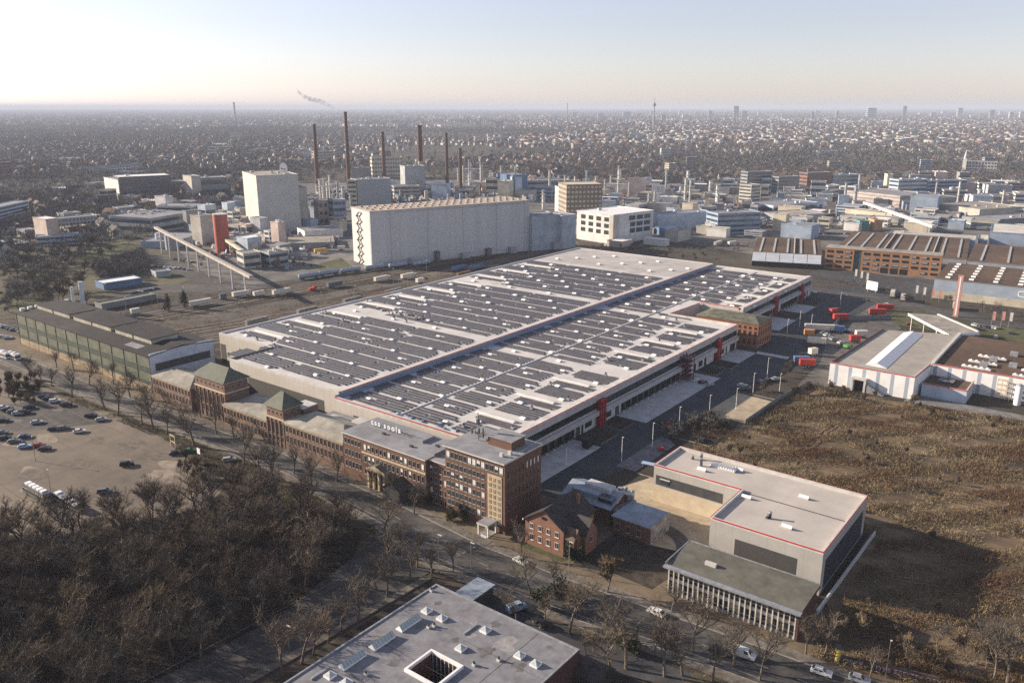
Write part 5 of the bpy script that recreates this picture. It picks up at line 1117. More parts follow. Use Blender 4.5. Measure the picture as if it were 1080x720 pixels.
# white framed office
P0, P1, P2 = at(646, 258), at(621, 251), at(688, 251.5)
wf = block('framed_office', 'white framed office cube with deep square windows and flat white roof', 'office building', P0, P2, 44, 25, c_white, M['white'], units=1)
wd = (Vector(P2) - Vector(P0)).length
for r_ in range(3):
    for k in range(4):
        m = MB(); m.box(-.1, .06, 5 + 9.4 * k, 10.6 + 9.4 * k, 8 + 5.6 * r_, 11.6 + 5.6 * r_, M['black']); m.build('window', wf)
    for k in range(3): m = MB(); m.box(wd * .38 + wd * .19 * k, wd * .38 + wd * .19 * k + wd * .16, -.1, .06, 8 + 5.6 * r_, 12 + 5.6 * r_, M['glass2']); m.build('window', wf)
m = MB(); m.box(-.6, 7, -.6, .0, 0, 25.2, c_tan); m.box(-.6, 0, 0, 4, 0, 25.2, c_tan); m.box(9, 9 + wd * .24, -.3, .02, 0, 19, c_white); m.build('corner_slab', wf)
m = MB(); m.box(4, 18, -8, -.7, 0, 6, c_white); m.box(7, 15, -8.1, -8, 1.4, 4.6, M['glass']); m.build('entrance_block', wf)
# spire of the hospital
x, y = at(1016, 183); t = thing('church_spire', 'slim white spire beside the hospital on the wooded rise', 'tower', (x, y, 0)); b = MB(); b.box(-3, 3, -3, 3, 0, 26, c_white); b.build('shaft', t); b = MB(); b.cyl(0, 0, 26, 42, 3, c_white, r1=.2, n=8); b.build('spire', t)
# ------------------------------------------------------------------ vehicles
def paint(name, c): return mat('car_' + name, c, .28, .03, 1, 0, .55)
PAINT = dict(white=paint('white', (.62, .62, .60)), silver=paint('silver', (.36, .37, .38)), grey=paint('grey', (.13, .135, .14)), black=paint('black', (.018, .018, .02)), blue=paint('blue', (.03, .055, .12)), red=paint('red', (.30, .03, .025)), green=paint('green', (.04, .16, .05)), lightblue=paint('lightblue', (.32, .45, .58)))
_WH = None
def wheel_mesh():
    global _WH
    if _WH: return _WH
    m = MB(); n = 12
    for s_, mm in ((.32, M['black']), (.19, M['metal'])):
        w = .11 if s_ > .3 else .115
        a = [(s_ * math.cos(2 * math.pi * k / n), -w, s_ * math.sin(2 * math.pi * k / n)) for k in range(n)]; b = [(p[0], w, p[2]) for p in a]
        m.poly(a, mm); m.poly(list(reversed(b)), mm)
        for k in range(n): m.poly([a[k], b[k], b[(k + 1) % n], a[(k + 1) % n]], mm)
    _WH = m.build('wheel', mesh_only=True); return _WH
_CB = {}
def car_meshes(kind, col):
    if (kind, col) in _CB: return _CB[(kind, col)]
    P = PAINT[col]
    prof = {'car': ([(-2.15, .35), (2.15, .35), (2.2, .62), (2.1, .82), (1.0, .95), (-1.9, 1.0), (-2.15, .85)], [(.95, .95), (.25, 1.44), (-1.25, 1.46), (-1.95, 1.0)]),
            'estate': ([(-2.25, .35), (2.2, .35), (2.25, .65), (2.1, .85), (1.1, .98), (-2.2, 1.02), (-2.28, .8)], [(1.05, .98), (.4, 1.5), (-1.9, 1.5), (-2.2, 1.02)]),
            'suv': ([(-2.25, .4), (2.2, .4), (2.25, .8), (2.1, 1.02), (1.15, 1.12), (-2.2, 1.15), (-2.28, .9)], [(1.1, 1.12), (.5, 1.74), (-1.95, 1.74), (-2.2, 1.15)]),
            'van': ([(-2.6, .4), (2.55, .4), (2.6, .85), (2.3, 1.15), (1.6, 1.3), (-2.6, 1.3)], [(1.6, 1.3), (1.0, 2.1), (-2.55, 2.15), (-2.6, 1.3)])}[kind]
    lo, up = prof; W = .9; b = MB(); g = MB()
    def ext(pts, w0, w1, z0, z1, m):
        wz = lambda z: w0 + (w1 - w0) * (z - z0) / max(.01, z1 - z0)
        L = [(x, -wz(z), z) for x, z in pts]; Rr = [(x, wz(z), z) for x, z in pts]; n = len(pts)
        b.poly(L, m); b.poly(list(reversed(Rr)), m)
        for k in range(n): b.poly([L[k], Rr[k], Rr[(k + 1) % n], L[(k + 1) % n]], m)
    ext(lo, W, W * .97, .35, 1, P); ext(up, W * .95, W * .78, up[0][1], up[1][1], P)
    z0, z1 = up[0][1], up[1][1]; e = .012
    def at_(x, z, s_): return (x, s_ * (W * .95 + (W * .17) * -(z - z0) / (z1 - z0) + e), z)
    for s_ in (-1, 1):
        for fx in ((.08, .46), (.52, .92)):
            if kind == 'van' and fx[0] > .3: continue
            tf = lambda f: (up[0][0] + (up[3][0] - up[0][0]) * f, up[1][0] + (up[2][0] - up[1][0]) * f)
            a0, a1 = tf(fx[0] if kind != 'van' else .06), tf(fx[1] if kind != 'van' else .3); za, zb = z0 + .06, z1 - .09; f_ = .12; h_ = .86
            pts = [at_(a0[0] + (a0[1] - a0[0]) * f_, za, s_), at_(a1[0] + (a1[1] - a1[0]) * f_, za, s_), at_(a1[0] + (a1[1] - a1[0]) * h_, zb, s_), at_(a0[0] + (a0[1] - a0[0]) * h_, zb, s_)]
            g.poly(pts if s_ < 0 else list(reversed(pts)), M['glass'])
    for (p, q, s_) in ((up[0], up[1], 1), (up[3], up[2], -1)):
        w0, w1 = W * .84, W * .7; pt = lambda f, w: (p[0] + (q[0] - p[0]) * f + .014 * s_, w, p[1] + (q[1] - p[1]) * f + .012)
        if kind == 'van' and s_ < 0: continue
        g.poly([pt(.1, -w0), pt(.1, w0), pt(.9, w1), pt(.9, -w1)], M['glass'])
    _CB[(kind, col)] = (b.build('body', mesh_only=True), g.build('window', mesh_only=True)); return _CB[(kind, col)]
rc = random.Random(21)
def car(x, y, rz, kind, col, label, group=None, z=0.02, name=None):
    t = thing(name or {'car': 'car', 'estate': 'car', 'suv': 'car', 'van': 'van'}[kind], label, 'van' if kind == 'van' else 'car', (x, y, z), rz, group)
    bm, gm = car_meshes(kind, col); link('body', bm, t); link('window', gm, t)
    for wx_, wy_ in ((1.35, .82), (1.35, -.82), (-1.35, .82), (-1.35, -.82)): link('wheel', wheel_mesh(), t, (wx_, wy_, .32))
    return t
ROW = R(62)
GP = 'cars parked on the brown car park'
CARS = [(3, 431, 'car', 'white', 'white car at the left end of the front row under the shrubs'), (8, 433, 'car', 'black', 'black car second along the front row under the shrubs'), (13.5, 435, 'car', 'grey', 'dark grey car third along the front row under the shrubs'), (19, 437, 'car', 'silver', 'silver car fourth along the front row under the shrubs'), (26, 436, 'suv', 'black', 'black high car at the right end of the front row under the shrubs'), (31, 431, 'estate', 'black', 'black estate behind the right end of the front row'),
 (46, 419, 'car', 'blue', 'dark blue car, leftmost of the short row by the street'), (51, 421.5, 'car', 'black', 'black car, second of the short row by the street'), (58, 424, 'estate', 'white', 'white estate in the short row by the street'), (70, 428, 'suv', 'black', 'black high car, rightmost of the short row by the street'),
 (96, 439.5, 'estate', 'black', 'black estate next to the silver car below the street trees'), (107, 443.5, 'car', 'silver', 'silver car on the car park edge below the street trees'), (39, 446.5, 'car', 'silver', 'silver car alone in the middle lane of the car park'), (57, 453.5, 'car', 'black', 'black car left of its neighbour in the middle of the car park'), (67, 452.5, 'estate', 'grey', 'dark grey estate between the black car and the white car'), (84, 456, 'car', 'white', 'white car alone on the open gravel'),
 (3, 444.5, 'car', 'black', 'black car at the left picture edge, upper one'), (2, 457.5, 'car', 'grey', 'grey car at the left picture edge, middle one'), (5, 463, 'estate', 'black', 'black estate at the left picture edge, lower one'), (15, 466.5, 'car', 'grey', 'grey car right of the lower black estate'), (26, 461.5, 'car', 'blue', 'dark blue car above the pale blue one'), (26, 472, 'car', 'lightblue', 'pale blue car parked beside the small red one'), (41, 471, 'car', 'red', 'small dark red car between the pale blue and the black one'), (47.5, 474.5, 'car', 'black', 'black car just right of the small red one'), (134, 491, 'suv', 'black', 'black high car alone in the right half of the car park'), (111, 520, 'suv', 'grey', 'dark high car close to the bare trees of the wood'), (185, 479, 'car', 'black', 'black car beside the wooden frame sign'), (200, 476.5, 'car', 'green', 'green and pale car beside the small white board'), (242, 486, 'estate', 'silver', 'silver estate below the street near the wood')]
for px_, py, k, c, lb in CARS:
    x, y = at(px_, py); car(x, y, ROW + rc.uniform(-.12, .12) + (R(90) if c == 'lightblue' and False else 0), k, c, lb, GP)
sg_ = R(8)
for px_, py, k, c, lb, rz in ((549, 594, 'car', 'white', 'white car driving on the main street in front of the brick house', R(-8)), (692, 648, 'car', 'white', 'white car with red flank on the street before the finned office', R(174)), (759, 689.5, 'estate', 'black', 'black estate parked at the kerb beside the white van', R(8)), (784, 693, 'van', 'white', 'white van parked at the kerb behind the black estate', R(8)), (545, 644, 'van', 'lightblue', 'pale blue van at the edge of the large grey roof', R(70)), (569, 659, 'car', 'black', 'black car in the lane beside the large grey roof', R(160)), (866, 711, 'car', 'white', 'white car at the bottom edge on the street', R(8)), (906, 719, 'car', 'silver', 'silver car at the bottom edge, right of the white one', R(8)), (741, 466, 'car', 'black', 'black car in front of the grey hall by the brush field', R(100)), (783, 408, 'car', 'white', 'white car on the yard island nearest the brick building', R(30)), (786, 411, 'van', 'grey', 'grey van on the yard island beside the white car', R(30)), (803, 404, 'car', 'blue', 'blue car at the junction of the yard road', R(70)), (810, 402, 'car', 'black', 'black car near the yard hedge', R(70)), (818, 401, 'car', 'silver', 'silver car near the yard hedge', R(60))):
    x, y = at(px_, py); car(x, y, rz, k, c, lb, z=.22)
for k in range(9):                                       # cars before the brown hall and on the avenue, very small
    x, y = at((858, 890, 913, 936, 960, 1010, 1032, 1050, 1066)[k], (309, 312, 318, 322, 343, 350, 348, 356, 352)[k]); car(x, y, R((10, 5, 170, 5, 20, 95, 95, 95, 95)[k]), 'car', ('white', 'silver', 'black', 'white', 'red', 'silver', 'black', 'white', 'blue')[k], 'small %s car on the avenue side of the store, number %s from the left' % (('white', 'silver', 'black', 'white', 'red', 'silver', 'black', 'white', 'blue')[k], ('one', 'two', 'three', 'four', 'five', 'six', 'seven', 'eight', 'nine')[k]), 'cars near the avenue and store')
i = 0
for (x0, y0, x1, y1, n, w_) in ((160, 281, 200, 285, 9, 'beside the conveyor'), (185, 274, 205, 277, 5, 'on the works road'), (140, 310, 165, 305, 7, 'beside the long shed'), (852, 247, 900, 247, 12, 'on the far yard'), (0, 345, 24, 350, 7, 'left of the green hall'), (2, 356, 10, 357, 3, 'lower down left of the green hall'), (1028, 343, 1050, 347, 8, 'beside the store canopy'), (640, 259, 690, 257, 8, 'before the white framed office'), (868, 352, 890, 364, 7, 'on the store yard behind the trailers'), (880, 345, 900, 353, 6, 'on the store yard near the red rows'), (728, 398, 748, 407, 4, 'on the planting island by the apron')):
    for k in range(n):
        f = k / max(1, n - 1); x, y = at(x0 + (x1 - x0) * f, y0 + (y1 - y0) * f); c = rc.choice(('white', 'silver', 'grey', 'black', 'blue', 'white'))
        bm, gm = car_meshes('car', c); o = thing('car', 'small %s car in the parked row %s' % (c, w_), 'car', (x, y + rc.uniform(-1, 1), .02), R(70) + rc.uniform(-.1, .1), 'rows of far parked cars'); link('body', bm, o); link('window', gm, o)
def trailer(x, y, rz, L, body, label, cab=None, H=2.7, W=2.5, name='lorry_trailer', cat='trailer', z=.1):
    t = thing(name, label, cat, (x, y, z), rz); b = MB(); b.box(-L / 2, L / 2, -W / 2, W / 2, 1.1, 1.1 + H, body, body); b.build('cargo_box', t)
    b = MB(); b.box(-L / 2 + .3, L / 2 - .3, -.5, .5, .7, 1.08, M['black']); b.build('chassis', t)
    for k in range(3):
        for s_ in (-1, 1): o = link('wheel', wheel_mesh(), t, (-L / 2 + 1.4 + 1.25 * k, s_ * 1.05, .48)); o.scale = (1.5, 1.5, 1.5)
    if cab:
        b = MB(); x0 = L / 2 + .4; b.prism([(x0, -1.2), (x0 + 2, -1.15), (x0 + 2, 1.15), (x0, 1.2)], .7, 3.0, cab); b.box(x0 + 1.95, x0 + 2.05, -1, 1, 1.9, 2.8, M['glass']); b.box(x0 + .5, x0 + 1.6, -1.24, 1.24, 1.9, 2.7, M['glass']); b.build('cab', t)
        for s_ in (-1, 1): o = link('wheel', wheel_mesh(), t, (x0 + 1, s_ * 1.0, .48)); o.scale = (1.5, 1.5, 1.5)
    return t
TR = mat('trailer_white', (.56, .52, .46), .5, .06, .6); TG = mat('trailer_dark', (.10, .13, .15), .6, .1, .6); TRD = mat('trailer_red', (.42, .045, .035), .5, .1, .6); TO = mat('trailer_orange', (.55, .26, .10), .5, .1, .5); TB = mat('trailer_blue', (.10, .18, .32), .5, .1, .5)
for px_, py, rz, L, bdy, lb, cab, kw in (
 (212, 322.5, 84, 13, TR, 'white lorry trailer beside the railway, leftmost of the row', None, {}), (255, 313, 84, 12, TR, 'white lorry trailer left of the blue cab beside the railway', PAINT['blue'], {}), (273, 313, 84, 7, TR, 'short white box trailer beside the railway', None, {}), (297, 311, 84, 12, TR, 'white tank like trailer in the middle of the lorry road', None, {}), (328, 307, 90, 3, TRD, 'small red tractor lorry beside the railway', TRD, dict(H=1.0, name='tractor_lorry', cat='lorry')), (353, 303, 84, 11, TG, 'dark curtain lorry trailer with white front beside the railway', None, {}), (402, 297, 86, 11, TR, 'white box lorry under the high bay wall', TR, {}), (430, 294, 86, 11, TR, 'white box lorry right of its twin under the high bay wall', TR, {}), (443, 299, 86, 6, TR, 'pale square container beside the warehouse edge', None, dict(name='container', cat='container')), (484, 285.5, 86, 13, TB, 'blue white coach parked at the high bay wall', None, dict(name='coach', cat='coach')), (502, 284.5, 86, 14, TB, 'second blue white coach, right of its twin at the high bay wall', None, dict(name='coach', cat='coach')), (143, 332, 84, 5, TR, 'small pale box lorry near the green hall roof', None, {}), (235, 316, 84, 4, TG, 'small dark blue container among the railway lorries', None, dict(name='container', cat='container')),
 (622, 470, 100, 9, M['black'], 'black box trailer standing on the concrete apron', None, {}),
 (866, 349.5, 26, 17, TR, 'long pale lorry trailer with orange end on the store yard', None, {}), (853, 355, 26, 5, TO, 'short orange trailer end beside the long pale trailer', None, {}), (861, 363.5, 18, 9, TR, 'grey white trailer behind the long pale one', None, {}), (845, 384, 34, 7, TB, 'blue roofed container beside the yard hedge', None, dict(name='container', cat='container')), (851, 387, 34, 7, TRD, 'red container touching the blue roofed one', None, dict(name='container', cat='container')), (857, 375, 60, 4, TR, 'small white container with red lid by the hedge', None, dict(name='container', cat='container')), (886, 338, 40, 8, TRD, 'red swap body at the left of the red rows', None, dict(name='swap_body', cat='container')), (879, 332, 60, 5, TRD, 'red lorry cab side on the dark yard', None, dict(name='swap_body', cat='container')), (925, 332.5, 28, 9, TRD, 'red swap body, lower one of the stacked pair', None, dict(name='swap_body', cat='container')), (933, 327.5, 28, 9, TRD, 'red swap body, upper one of the stacked pair', None, dict(name='swap_body', cat='container')), (901, 361, 40, 5, TRD, 'red trailer near the store edge', None, {}), (908, 356, 40, 6, TR, 'white trailer with red stripe near the store edge', None, {}), (893, 368, 70, 3, mat('bin_green', (.10, .28, .07), .6), 'bright green skip against the store', None, dict(name='skip', cat='skip', H=1.2)), (885, 351, 20, 5, TB, 'blue trailer end behind the long pale one', None, {}),
 (918, 305, 100, 9, TR, 'white trailer by the avenue below the orange office', None, {}), (941, 313, 100, 10, TR, 'white lorry on the avenue', TR, {}), (952, 317, 100, 8, TR, 'second white lorry on the avenue', None, {}), (1007, 326, 100, 9, TR, 'white lorry passing the red pylon on the avenue', None, {}), (757, 259, 90, 12, TR, 'white trailer on the brown waste ground behind the warehouse', None, {}), (772, 259, 70, 9, TR, 'white trailer at the corner of the brown waste ground', None, {}), (800, 263, 95, 9, TR, 'white trailer right of the waste ground', None, {}), (338, 267, 70, 10, mat('lorry_yellow', (.55, .34, .05), .5), 'yellow lorry by the grey canopy in the works', None, {}), (360, 264, 60, 6, TR, 'small white lorry beside the yellow one', None, {}), (1035, 243, 20, 9, TR, 'white van row end at the right works', None, {})):
    x, y = at(px_, py); trailer(x, y, R(rz), L, bdy, lb, cab, **kw)
for k, (px_, py) in enumerate(((326, 294), (347, 290.5), (370, 288), (395, 285), (420, 282.5), (445, 280.5))):
    x, y = at(px_, py); t = thing('tank_wagon', 'grey railway tank wagon, number %s from the left end of the train' % ('one', 'two', 'three', 'four', 'five', 'six')[k], 'wagon', (x, y, 0), R(78), 'tank wagons in a train'); b = MB(); n = 12; r_ = 1.5
    prof = [(-8, .3), (-7.7, 1.2), (-7.2, r_), (7.2, r_), (7.7, 1.2), (8, .3)]
    for i in range(len(prof) - 1):
        for j in range(n):
            a0, a1 = 2 * math.pi * j / n, 2 * math.pi * (j + 1) / n; (xa, ra), (xb, rb_) = prof[i], prof[i + 1]
            b.poly([(xa, ra * math.cos(a0), 2.7 + ra * math.sin(a0)), (xb, rb_ * math.cos(a0), 2.7 + rb_ * math.sin(a0)), (xb, rb_ * math.cos(a1), 2.7 + rb_ * math.sin(a1)), (xa, ra * math.cos(a1), 2.7 + ra * math.sin(a1))], c_blue)
    b.build('tank', t); b = MB(); b.box(-8.2, 8.2, -1.1, 1.1, .95, 1.2, M['anth']); b.cyl(0, 0, 4.1, 4.6, .5, M['metal'], n=10); b.build('frame', t)
    for xx in (-6, -4.4, 4.4, 6):
        for s_ in (-1, 1): o = link('wheel', wheel_mesh(), t, (xx, s_ * .75, .5)); o.scale = (1.4,) * 3
for k in range(14):                                      # a line of low goods wagons on the nearer tracks
    y = 262 + 17.2 * k; x = -371 - 2.2 + .008 * (y - 300) if k % 2 else -377 + .008 * (y - 300)
    if k in (3, 8, 9): continue
    t = thing('goods_wagon', 'low brown goods wagon on the track group behind the warehouse', 'wagon', (x + (2.2 if k % 2 else 0), y, 0), R(90), 'goods wagons behind the warehouse'); b = MB(); h = rc.choice((1.6, 2.3, 2.9)); b.box(-6.8, 6.8, -1.3, 1.3, 1.1, 1.1 + h, rc.choice((mat('wagon_brown', (.16, .085, .055), .8, .2, .5), mat('wagon_grey', (.20, .20, .195), .8, .2, .5)))); b.build('body', t); b = MB(); b.box(-7.1, 7.1, -1.1, 1.1, .75, 1.08, M['anth']); b.build('chassis', t)
    for xx in (-5, 5):
        for s_ in (-1, 1): o = link('wheel', wheel_mesh(), t, (xx, s_ * .75, .5)); o.scale = (1.4,) * 3
# coach, motorhomes on the car park; bus at the left edge
def coach(px_, py, rz, L, m, label, H=2.6, cat='coach', vents=3, name='coach'):
    x, y = at(px_, py); t = thing(name, label, cat, (x, y, .03), rz); b = MB(); b.box(-L / 2, L / 2, -1.25, 1.25, .4, .4 + H, m); b.build('body', t)
    b = MB(); b.box(-L / 2 - .02, L / 2 + .02, -1.27, 1.27, 1.35, 2.2, M['glass']); b.build('window', t)
    for k in range(vents): b = MB(); x0 = -L / 2 + 1 + k * (L - 1.6) / max(1, vents); b.box(x0, x0 + 1.6, -.8, .8, .4 + H, .75 + H, M['white']); b.build('roof_unit', t)
    for xx in (-L * .3, L * .32):
        for s_ in (-1, 1): o = link('wheel', wheel_mesh(), t, (xx, s_ * 1.15, .46)); o.scale = (1.45,) * 3
_c = [at(25, 516), at(56, 533)]; _ca = math.atan2(_c[1][1] - _c[0][1], _c[1][0] - _c[0][0])
coach(40, 524.5, _ca, 13.5, PAINT['grey'], 'long grey coach with white roof boxes at the edge of the wood', 3.0, vents=5)
coach(66, 529, _ca, 7, PAINT['silver'], 'short silver minibus right behind the long grey coach', 2.1, 'minibus', 1, 'minibus')
coach(79, 537, _ca, 5.6, PAINT['white'], 'white camper van half hidden by the wood', 2.0, 'camper van', 1, 'camper_van')
coach(3, 376.5, R(3), 12, PAINT['white'], 'white bus at the left edge of the street', 2.7, 'bus', 2, 'bus'); coach(14.5, 378.5, R(3), 9, PAINT['white'], 'white trailer bus following along the street at left', 2.7, 'bus', 2, 'bus')
# ------------------------------------------------------------------ railway tracks, masts, lamps, walls, signs
for i, off in enumerate((-452, -446, -440, -377, -371, -361, -350, -433, -384, -356, -344)):
    t = thing('railway_track', ('railway track under the tank wagons', 'railway track next to the tank wagons', 'railway track along the lorry road, far side', 'railway track along the lorry road, near side', 'railway track in the middle of the near group', 'railway track nearer the warehouse in the near group', 'single railway track near the warehouse', 'railway track at the edge of the wagon group', 'railway track nearest the lorry road', 'railway track between the middle and the single one', 'railway track closest to the warehouse wall')[i], 'track', (off, 0, 0)); b = MB(); s2 = MB(); pts = [(0 if off < -430 else 0, 205), (4, 300), (12, 420), (26, 640)] if off < -430 else [(-30, 190), (0, 300), (6, 420), (0, 640)]
    for (xa, ya), (xb, yb) in zip(pts, pts[1:]):
        for s_ in (-.75, .75): b.box(0, 0, 0, 0, 0, 0, M['steel']) if False else b.poly([(xa + s_ - .08, ya, .36), (xa + s_ + .08, ya, .36), (xb + s_ + .08, yb, .36), (xb + s_ - .08, yb, .36)], M['steel'])
        s2.poly([(xa - 1.6, ya, .2), (xa + 1.6, ya, .2), (xb + 1.6, yb, .2), (xb - 1.6, yb, .2)], stripemat('sleepers', (.20, .165, .13), (.10, .085, .07), .65, 1, .4, .95, .2, .4))
    b.build('rails', t); s2.build('sleeper_bed', t)
def lamp(px_, py, h, label, m=None, arm=1.2, group=None, name='lamp_post'):
    x, y = at(px_, py); t = thing(name, label, 'lamp post', (x, y, 0), 0, group); b = MB(); b.cyl(0, 0, 0, h, .12, m or M['metal'], .07, 7); b.build('pole', t); b = MB(); b.box(-.1, arm, -.14, .14, h - .05, h + .1, M['offwhite']); b.build('lamp_head', t)
for k, (px_, py, h) in enumerate(((655.5, 487, 9), (688, 471, 9), (716, 453, 9), (597, 490, 6), (822, 413, 8), (794, 415, 9), (809, 398, 9), (855, 349, 9), (843, 345, 9), (830, 352, 8), (886, 322, 8), (776, 432, 9), (748, 437, 8))): lamp(px_, py, h, 'pale lamp mast on the shaded yard, number %s walking away from the offices' % ('one', 'two', 'three', 'four', 'five', 'six', 'seven', 'eight', 'nine', 'ten', 'eleven', 'twelve', 'thirteen')[k], M['white'], .6, 'lamp masts on the yard')
lamp(37.5, 486, 9, 'slim lamp post alone in the middle of the car park', None, .6); lamp(305, 684, 6, 'white street lamp on the side street beside the wood'); lamp(497, 601, 8, 'street lamp at the side street corner'); lamp(600, 604, 9, 'lamp post before the porch of the brick house'); lamp(463, 596, 9, 'tall lamp post at the corner of the large grey roof'); lamp(934, 714, 9, 'wooden post on the street before the graffiti wall', M['bark'], .3); lamp(54, 520, 8, 'lamp post beside the long grey coach', None, .5)
for k, (px_, py) in enumerate(((113, 318), (134, 333), (168, 330), (195, 321), (228, 316), (253, 320), (276, 303), (316, 303), (375, 320), (415, 300), (430, 305), (357, 290), (337, 293), (450, 290))): lamp(px_, py, 11, 'tall mast beside the railway lorry road, number %d from the left' % (k + 1), M['metal'], .9, 'masts along the railway', 'railway_mast')
def wall_line(name, label, cat, pts, h, th, m, panels=False):
    t = thing(name, label, cat, (pts[0][0], pts[0][1], 0)); mb = MB(); P = [(p[0] - pts[0][0], p[1] - pts[0][1]) for p in pts]; strip(P, -th / 2, th / 2, 0, h, m, mb); mb.build('panel', t); return t
wall_line('retaining_wall', 'low pale wall along the shaded side of the grey hall', 'wall', [(-46.2, 178), (-45.6, 226)], 1.3, .4, M['offwhite'])
gw = [at(880, 697), at(950, 712), at(990, 722)]; w_ = wall_line('graffiti_wall', 'low wall with pink graffiti letters behind the pavement at lower right', 'wall', gw, 1.9, .25, mat('sooty_wall', (.11, .085, .08), .9, .3, .8))
a_ = math.atan2(gw[1][1] - gw[0][1], gw[1][0] - gw[0][0]); L_ = math.dist(gw[0], gw[1])
for f, tx in ((.12, 'OSKE'), (.62, 'DYS ES')): lettering(tx, w_, (math.cos(a_) * L_ * f + math.sin(a_) * .16, math.sin(a_) * L_ * f - math.cos(a_) * .16, .25), 1.5, mat('graffiti_pink', (.62, .42, .45), .8, .2, 2), rz=a_, ext=.01, name='graffiti')
lettering('DZEROSY', w_, (gw[1][0] - gw[0][0] + math.sin(a_) * .18 + .3, gw[1][1] - gw[0][1] - math.cos(a_) * .18, .25), 1.5, MATS['graffiti_pink'], rz=math.atan2(gw[2][1] - gw[1][1], gw[2][0] - gw[1][0]), ext=.01, name='graffiti')
x, y = at(883, 697); t = thing('advertising_column', 'round advertising column with yellow poster on the pavement', 'advertising column', (x, y, .2)); b = MB(); b.cyl(0, 0, 0, 3.2, .65, mat('poster_yellow', (.60, .48, .12), .7, .35, 1.2), n=16); b.build('drum', t); b = MB(); b.cyl(0, 0, 3.2, 3.5, .75, M['anth'], n=16); b.build('cap', t)
x, y = at(183, 471); t = thing('frame_sign', 'open wooden frame standing at the edge of the car park', 'sign', (x, y, 0), R(-5)); b = MB()
for s_ in (-1, 1): b.box(s_ * 1.7 - .12, s_ * 1.7 + .12, -.12, .12, 0, 4.4, M['cream'])
b.box(-1.8, 1.8, -.1, .1, 4.1, 4.4, M['cream']); b.box(-1.8, 1.8, -.1, .1, 1.8, 2.05, M['cream']); b.build('frame', t)
x, y = at(210, 481); t = thing('info_board', 'white information board at the corner of the car park', 'sign', (x, y, 0)); b = MB(); b.box(-.9, .9, -.06, .06, .9, 3.0, M['white']); b.build('board', t); b = MB(); b.box(-.8, -.7, -.05, .05, 0, .9, M['metal']); b.box(.7, .8, -.05, .05, 0, .9, M['metal']); b.build('post', t)
x, y = at(510, 574); t = thing('bus_stop_sign', 'white sign board on a pole beside the office forecourt', 'sign', (x, y, .2)); b = MB(); b.cyl(0, 0, 0, 2.8, .06, M['metal'], n=6); b.build('pole', t); b = MB(); b.box(-.9, .9, -.05, .05, 2.0, 2.8, M['white']); b.build('board', t)
for k, (px_, py, c) in enumerate(((1045, 345, 'red'), (1055, 345, 'red'), (1063, 346, 'white'), (965, 312, 'white'), (973, 314, 'white'), (982, 316, 'red'), (990, 318, 'red'), (901, 294, 'white'), (907, 296, 'white'), (913, 298, 'white'))):
    x, y = at(px_, py); t = thing('flag_pole', 'flag pole with a hanging %s banner beside the avenue, number %d from the %s' % ('pale red' if c == 'red' else 'white', k + 1, 'store'), 'flag pole', (x, y, 0), 0, 'flags along the avenue'); h = 9 if k < 3 else 7
    b = MB(); b.cyl(0, 0, 0, h, .1, M['metal'], .06, 6); b.build('pole', t); b = MB(); b.box(.1, 1.5, -.02, .02, h - 5, h - .2, MATS['pale_red'] if c == 'red' else M['offwhite']); b.build('banner', t)
t = thing('billboard', 'white billboard at the corner of the avenue', 'billboard', (*at(919, 308), 0), R(-20)); b = MB(); b.box(-4, 4, -.2, .2, 1.5, 7, M['white']); b.build('board', t); b = MB(); b.box(-3, -2.7, -.1, .1, 0, 1.5, M['metal']); b.box(2.7, 3, -.1, .1, 0, 1.5, M['metal']); b.build('leg', t)
for lb, pts, h in (('mesh fence between the yard hedge and the brush field', [(-107.2, 284), (-106.6, 318), (-103, 346)], 2.0), ('grey ribbed fence behind the red trailers at the store', [at(874, 352), at(886, 338), at(940, 337)], 2.6)):
    wall_line('fence', lb, 'fence', pts, h, .12, stripemat('fence_bars', (.30, .30, .30), (.10, .10, .10), .6, 3, .5, .7))
x, y = at(684, 495); t = thing('bike_shelter', 'small pale blue shelter roof by the corner of the grey hall', 'shelter', (x, y, 0), R(10)); b = MB(); b.box(-2.4, 2.4, -1, 1, 2.1, 2.3, PAINT['lightblue']); b.build('roof', t); b = MB()
for s_ in (-2.1, 2.1): b.box(s_ - .08, s_ + .08, -.08, .08, 0, 2.1, M['metal'])
b.build('post', t)
x, y = at(700, 453); t = thing('red_lift_platform', 'red work platform with dark base parked in the yard', 'work platform', (x, y, .05), R(40)); b = MB(); b.box(-1.5, 1.5, -.9, .9, .5, 1.0, M['anth']); b.build('chassis', t); b = MB(); b.tube((-1.2, 0, 1), (1.4, 0, 2.2), .3, M['red']); b.box(1.0, 2.2, -.8, .8, 2.0, 3.0, M['red']); b.build('boom', t)
for wx_, wy_ in ((1.0, .8), (1.0, -.8), (-1.0, .8), (-1.0, -.8)): link('wheel', wheel_mesh(), t, (wx_, wy_, .32))
x, y = at(697, 475); t = thing('red_forklift', 'red forklift by the red cornered grey hall', 'forklift', (x, y, .05), R(20)); b = MB(); b.box(-1.2, .9, -.6, .6, .4, 1.3, M['red']); b.build('body', t); b = MB(); b.box(.9, 1.1, -.5, .5, .1, 2.6, M['anth']); b.box(1.1, 2.1, -.4, -.25, .1, .2, M['anth']); b.box(1.1, 2.1, .25, .4, .1, .2, M['anth']); b.build('mast', t)
for wx_, wy_ in ((.6, .6), (.6, -.6), (-.8, .6), (-.8, -.6)): link('wheel', wheel_mesh(), t, (wx_, wy_, .32))
